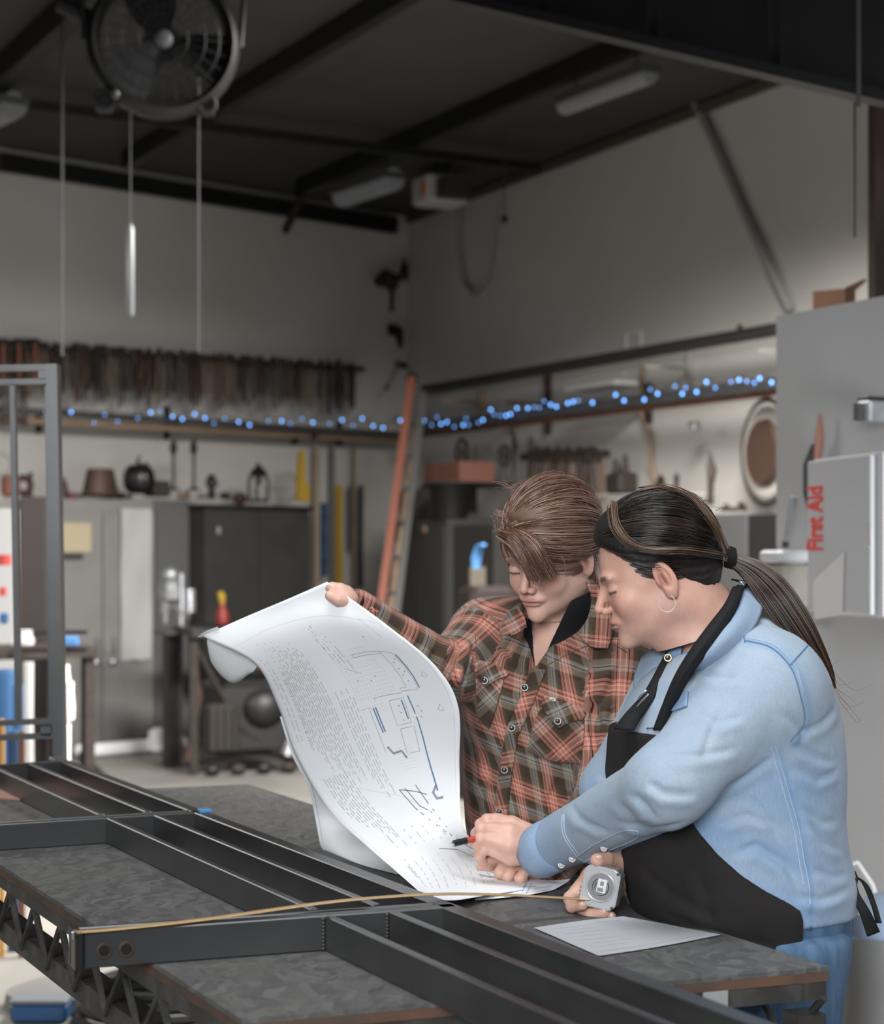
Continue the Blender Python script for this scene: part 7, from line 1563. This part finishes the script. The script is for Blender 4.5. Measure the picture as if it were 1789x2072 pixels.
for (u, v) in ((.95, .31), (.96, .42)):
    e = .016; inklines(ev, c_, SHF([[(u-e, v+e*.3), (u, v-e*.55), (u+e, v+e*.3), (u, v+e*.75), (u-e, v+e*.3)]], .05), .0007, INKB, 'section_mark', sheet)
DOT = [[(u, v), (u+.006, v)] for u, v in ((.88, .27), (.88, .29), (.88, .31), (.90, .26), (.90, .30), (.89, .33), (.79, .40), (.79, .42), (.79, .44), (.73, .30), (.70, .31), (.64, .30), (.86, .19), (.60, .20), (.89, .41), (.89, .44), (.90, .425))]
inklines(ev, c_, SHF(DOT), .0020, INKB, 'plan_dots', sheet)
def put_text(body, size, u0, v0, du, dv, nm):
    me = text_mesh(body, size, nm, mat('text_ink', (.40, .41, .44), .8), 0, 0)
    for v_ in me.vertices:
        a, b_ = v_.co.x, v_.co.y; u, v = u0+b_*du, v0-a*dv
        p = ev(min(max(u, 0), 1), min(max(v, 0), 1)); e = 1e-3; n_ = np.cross(ev(u+e, v)-ev(u-e, v), ev(u, v+e)-ev(u, v-e)); n_ /= np.linalg.norm(n_)
        if n_.dot(np.array((0, 0, CH))-p) < 0: n_ = -n_
        v_.co = Vector(p-c_+n_*.0007)
    o = bpy.data.objects.new(nm, me); C.objects.link(o); o.parent = sheet
put_text("GEN'L & FRMG PLAN NOTES", 1.0, .135, .33, .022, .0165, 'heading_lettering')
put_text('REFLECTED CEILING PLAN', 1.0, .87, .155, .012, .0052, 'title_lettering')
put_text('EXTERIOR', 1.0, .14, .87, .03, .013, 'note_lettering')
# curl at the top left corner
V_ = [[P(421, 1283, 3.095), P(452, 1280, 3.08), P(490, 1304, 3.07), P(521, 1347, 3.062)], [P(419, 1302, 3.12), P(430, 1338, 3.14), P(468, 1374, 3.14), P(512, 1360, 3.09)], [P(424, 1310, 3.17), P(440, 1345, 3.20), P(478, 1376, 3.19), P(514, 1354, 3.13)], [P(445, 1290, 3.22), P(470, 1310, 3.24), P(500, 1330, 3.22), P(520, 1345, 3.16)]]
o, _, _ = gridmesh('rolled_corner', [[q-c_ for q in r] for r in V_], 16, 16, PAPER, sheet)
o, _, _ = gridmesh('corner_flap', [[P(399, 1289, 3.10)-c_, P(414, 1278, 3.09)-c_, P(440, 1268, 3.08)-c_], [P(404, 1290, 3.105)-c_, P(424, 1285, 3.10)-c_, P(446, 1276, 3.085)-c_]], 8, 4, PAPER, sheet)
# second and third sheets
b2, ev2, c2_ = gridmesh('drawing_sheet', [[P(566, 1450, 3.14), P(650, 1440, 3.12), P(740, 1430, 3.10)], [P(591, 1528, 3.18), P(690, 1520, 3.17), P(790, 1510, 3.14)], [P(622, 1588, 3.22), P(720, 1590, 3.21), P(820, 1580, 3.18)], [P(637, 1650, 3.27), P(735, 1680, 3.24), P(840, 1660, 3.18)], [sp(650, 1713, .004), sp(740, 1745, .004), sp(850, 1750, .004)], [sp(668, 1722, .002), sp(800, 1768, .002), sp(930, 1775, .002)]], 24, 40, PAPER)
tag(b2, 'lower drawing sheet showing its bare bluish side beneath the held-up plan', 'drawing'); inklines(ev2, c2_, [[(.04, .02), (.04, .98)]], .0008, INK, 'border_line', b2)
b3, ev3, c3_ = gridmesh('drawing_sheet', [[sp(990, 1752, .003), sp(1080, 1752, .003), sp(1158, 1768, .004)], [sp(985, 1785, .003), sp(1075, 1782, .006), sp(1150, 1783, .008)], [sp(960, 1822, .003), sp(1060, 1812, .004), sp(1120, 1801, .003)]], 18, 14, PAPER)
tag(b3, 'flat drawing sheet corner under the two resting hands on the table', 'drawing'); inklines(ev3, c3_, [[(.3, .6), (.55, .62)], [(.35, .7), (.6, .72)], [(.45, .5), (.45, .85)], [(.7, .5), (.85, .62)], [(.6, .8), (.85, .76)]], .0012, INKB, 'printed_lines', b3)
inklines(ev3, c3_, [[(.05, .93), (.6, .93), (.9, .92)], [(.52, .6), (.52, .95)]], .0008, INK, 'border_line', b3)
# ---------------------------------------------------------------- pen, tape measure
a, b_, c3 = P(917, 1707, 2.84), P(944, 1701, 2.85), P(958, 1698, 2.855); e_ = P(1000, 1690, 2.868)
pn = thing('drawing_pen', 'black and red pen held in the denim sleeved hand over the drawing', 'pen', a)
MB().tube([a*0, (b_-a)], .0052, 14).build('black_grip', mat('pen_black', (.012, .012, .013), .35), pn, True); MB().tube([b_-a, c3-a, e_-a], .0048, 14).build('red_barrel', mat('pen_red', (.45, .06, .035), .4), pn, True)
MB().tube([(a-b_)*.0, (a-b_)*.10, (a-b_)*.28], [.0048, .002, .0006], 10).build('pen_tip', CHROME, pn, True)
tc_ = P(1219, 1794, 2.655); tm_ = thing('tape_measure', 'clear silver tape measure held upright in the hand, its blade pulled out', 'tape measure', tc_)
tm_.rotation_euler = (math.radians(-4), math.radians(10), math.radians(-20))
CLR = mat('silver_plastic', (.52, .52, .52), .22, .35, spec=.8); 
def rrect(w_, h_, r, n=6):
    out = []
    for cx, cy, a0 in ((w_/2-r, h_/2-r, 0), (-w_/2+r, h_/2-r, 90), (-w_/2+r, -h_/2+r, 180), (w_/2-r, -h_/2+r, 270)):
        for i in range(n+1): a = math.radians(a0+90*i/n); out.append((cx+r*math.cos(a), cy+r*math.sin(a)))
    return out
MB().prism(rrect(.054, .060, .012), .026).build('case', CLR, tm_); MB().prism(rrect(.050, .056, .011), .0285).build('case_face', mat('silver_face', (.60, .60, .61), .25, .5), tm_)
MB().ring((.001, -.0145, .001), .0205, .0016, (0, 1, 0), n=40, m=8).build('window_ring', CLR, tm_, True)
b = MB(); b.lathe([(0, 0), (.0195, 0), (.0195, .0012), (0, .0012)], n=36); b.v = [(x+.001, -.0135-z, y+.001) for x, y, z in b.v]; b.build('coil_disc', mat('coil_grey', (.34, .34, .35), .3, .7), tm_)
b = MB(); b.ring((.001, -.0150, .001), .012, .0006, (0, 1, 0), n=30, m=5); b.ring((.001, -.0150, .001), .0085, .0006, (0, 1, 0), n=30, m=5); b.build('spring_rings', mat('coil_dark', (.05, .05, .05), .4, .6), tm_, True)
b = MB(); b.bbox((.003, -.0165, .003), (.014, .004, .020), .001); b.build('belt_clip', mat('clip_white', (.66, .66, .65), .3), tm_)
b = MB(); b.bbox((.003, -.019, .007), (.005, .002, .006), .0006); b.bbox((.002, -.019, -.002), (.008, .002, .005), .0006); b.build('clip_slot', mat('slot_grey', (.20, .20, .20), .4), tm_)
for sx, sz in ((.0225, .0245), (.0225, -.0245), (-.0225, -.0245)): MB().sphere((sx, -.0145, sz), .0022, 10, sc=(1, .4, 1)).build('screw', mat('screw_dark', (.10, .10, .10), .35, .9), tm_, True)
b = MB(); b.bbox((-.0275, 0, .010), (.003, .022, .018), .001); b.build('orange_label', mat('label_orange', (.55, .19, .10), .5), tm_)
b = MB(); b.bbox((-.0285, -.003, .004), (.002, .010, .012), .0006); b.build('yellow_label', mat('label_yellow', (.45, .30, .05), .5), tm_)
for i in range(3): b = MB(); b.bbox((-.028, 0, -.006-.006*i), (.004, .020, .004), .001); b.build('lock_ridge', mat('lock_grey', (.16, .17, .20), .4), tm_)
b = MB(); b.bbox((-.024, -.006, -.026), (.014, .012, .009), .002); b.build('blade_mouth', CLR, tm_)
path = [P(1190, 1821, 2.650), P(1120, 1817, 2.63), P(1040, 1813, 2.60), P(920, 1810, 2.55), P(800, 1815, 2.50), P(650, 1829, 2.44), P(420, 1861, 2.375), P(250, 1880, 2.33), P(153, 1888, 2.305)]
K = bez(path, 60); V = []
dirn = K[-1]-K[0]; side_ = np.array((dirn[1], -dirn[0], 0)); side_ /= np.linalg.norm(side_); side_ = -side_ if side_[1] < 0 else side_
for p in K:
    for q, dz in ((-.008, .0016), (-.003, 0), (.003, 0), (.008, .0016)): V.append(p+side_*q+(0, 0, dz))
Fq = [(4*i+j, 4*i+j+1, 4*i+5+j, 4*i+4+j) for i in range(59) for j in range(3)]
bl = MB().add(np.array(V)-tc_, Fq).build('blade', mat('blade_tan', (.52, .34, .17), .45, col2=(.46, .30, .15), scale=60), None, True)
mo = bl.modifiers.new('s', 'SOLIDIFY'); mo.thickness = .0006
bl.parent = tm_; bl.matrix_parent_inverse = (Matrix.Translation(tc_) @ tm_.rotation_euler.to_matrix().to_4x4()).inverted() @ Matrix.Translation(tc_)
b = MB(); b.bbox((0, 0, 0), (.004, .018, .010), .0006); ho = b.build('blade_hook', CHROME, None); ho.parent = tm_; ho.matrix_parent_inverse = (Matrix.Translation(tc_) @ tm_.rotation_euler.to_matrix().to_4x4()).inverted() @ Matrix.Translation(P(150, 1891, 2.303));
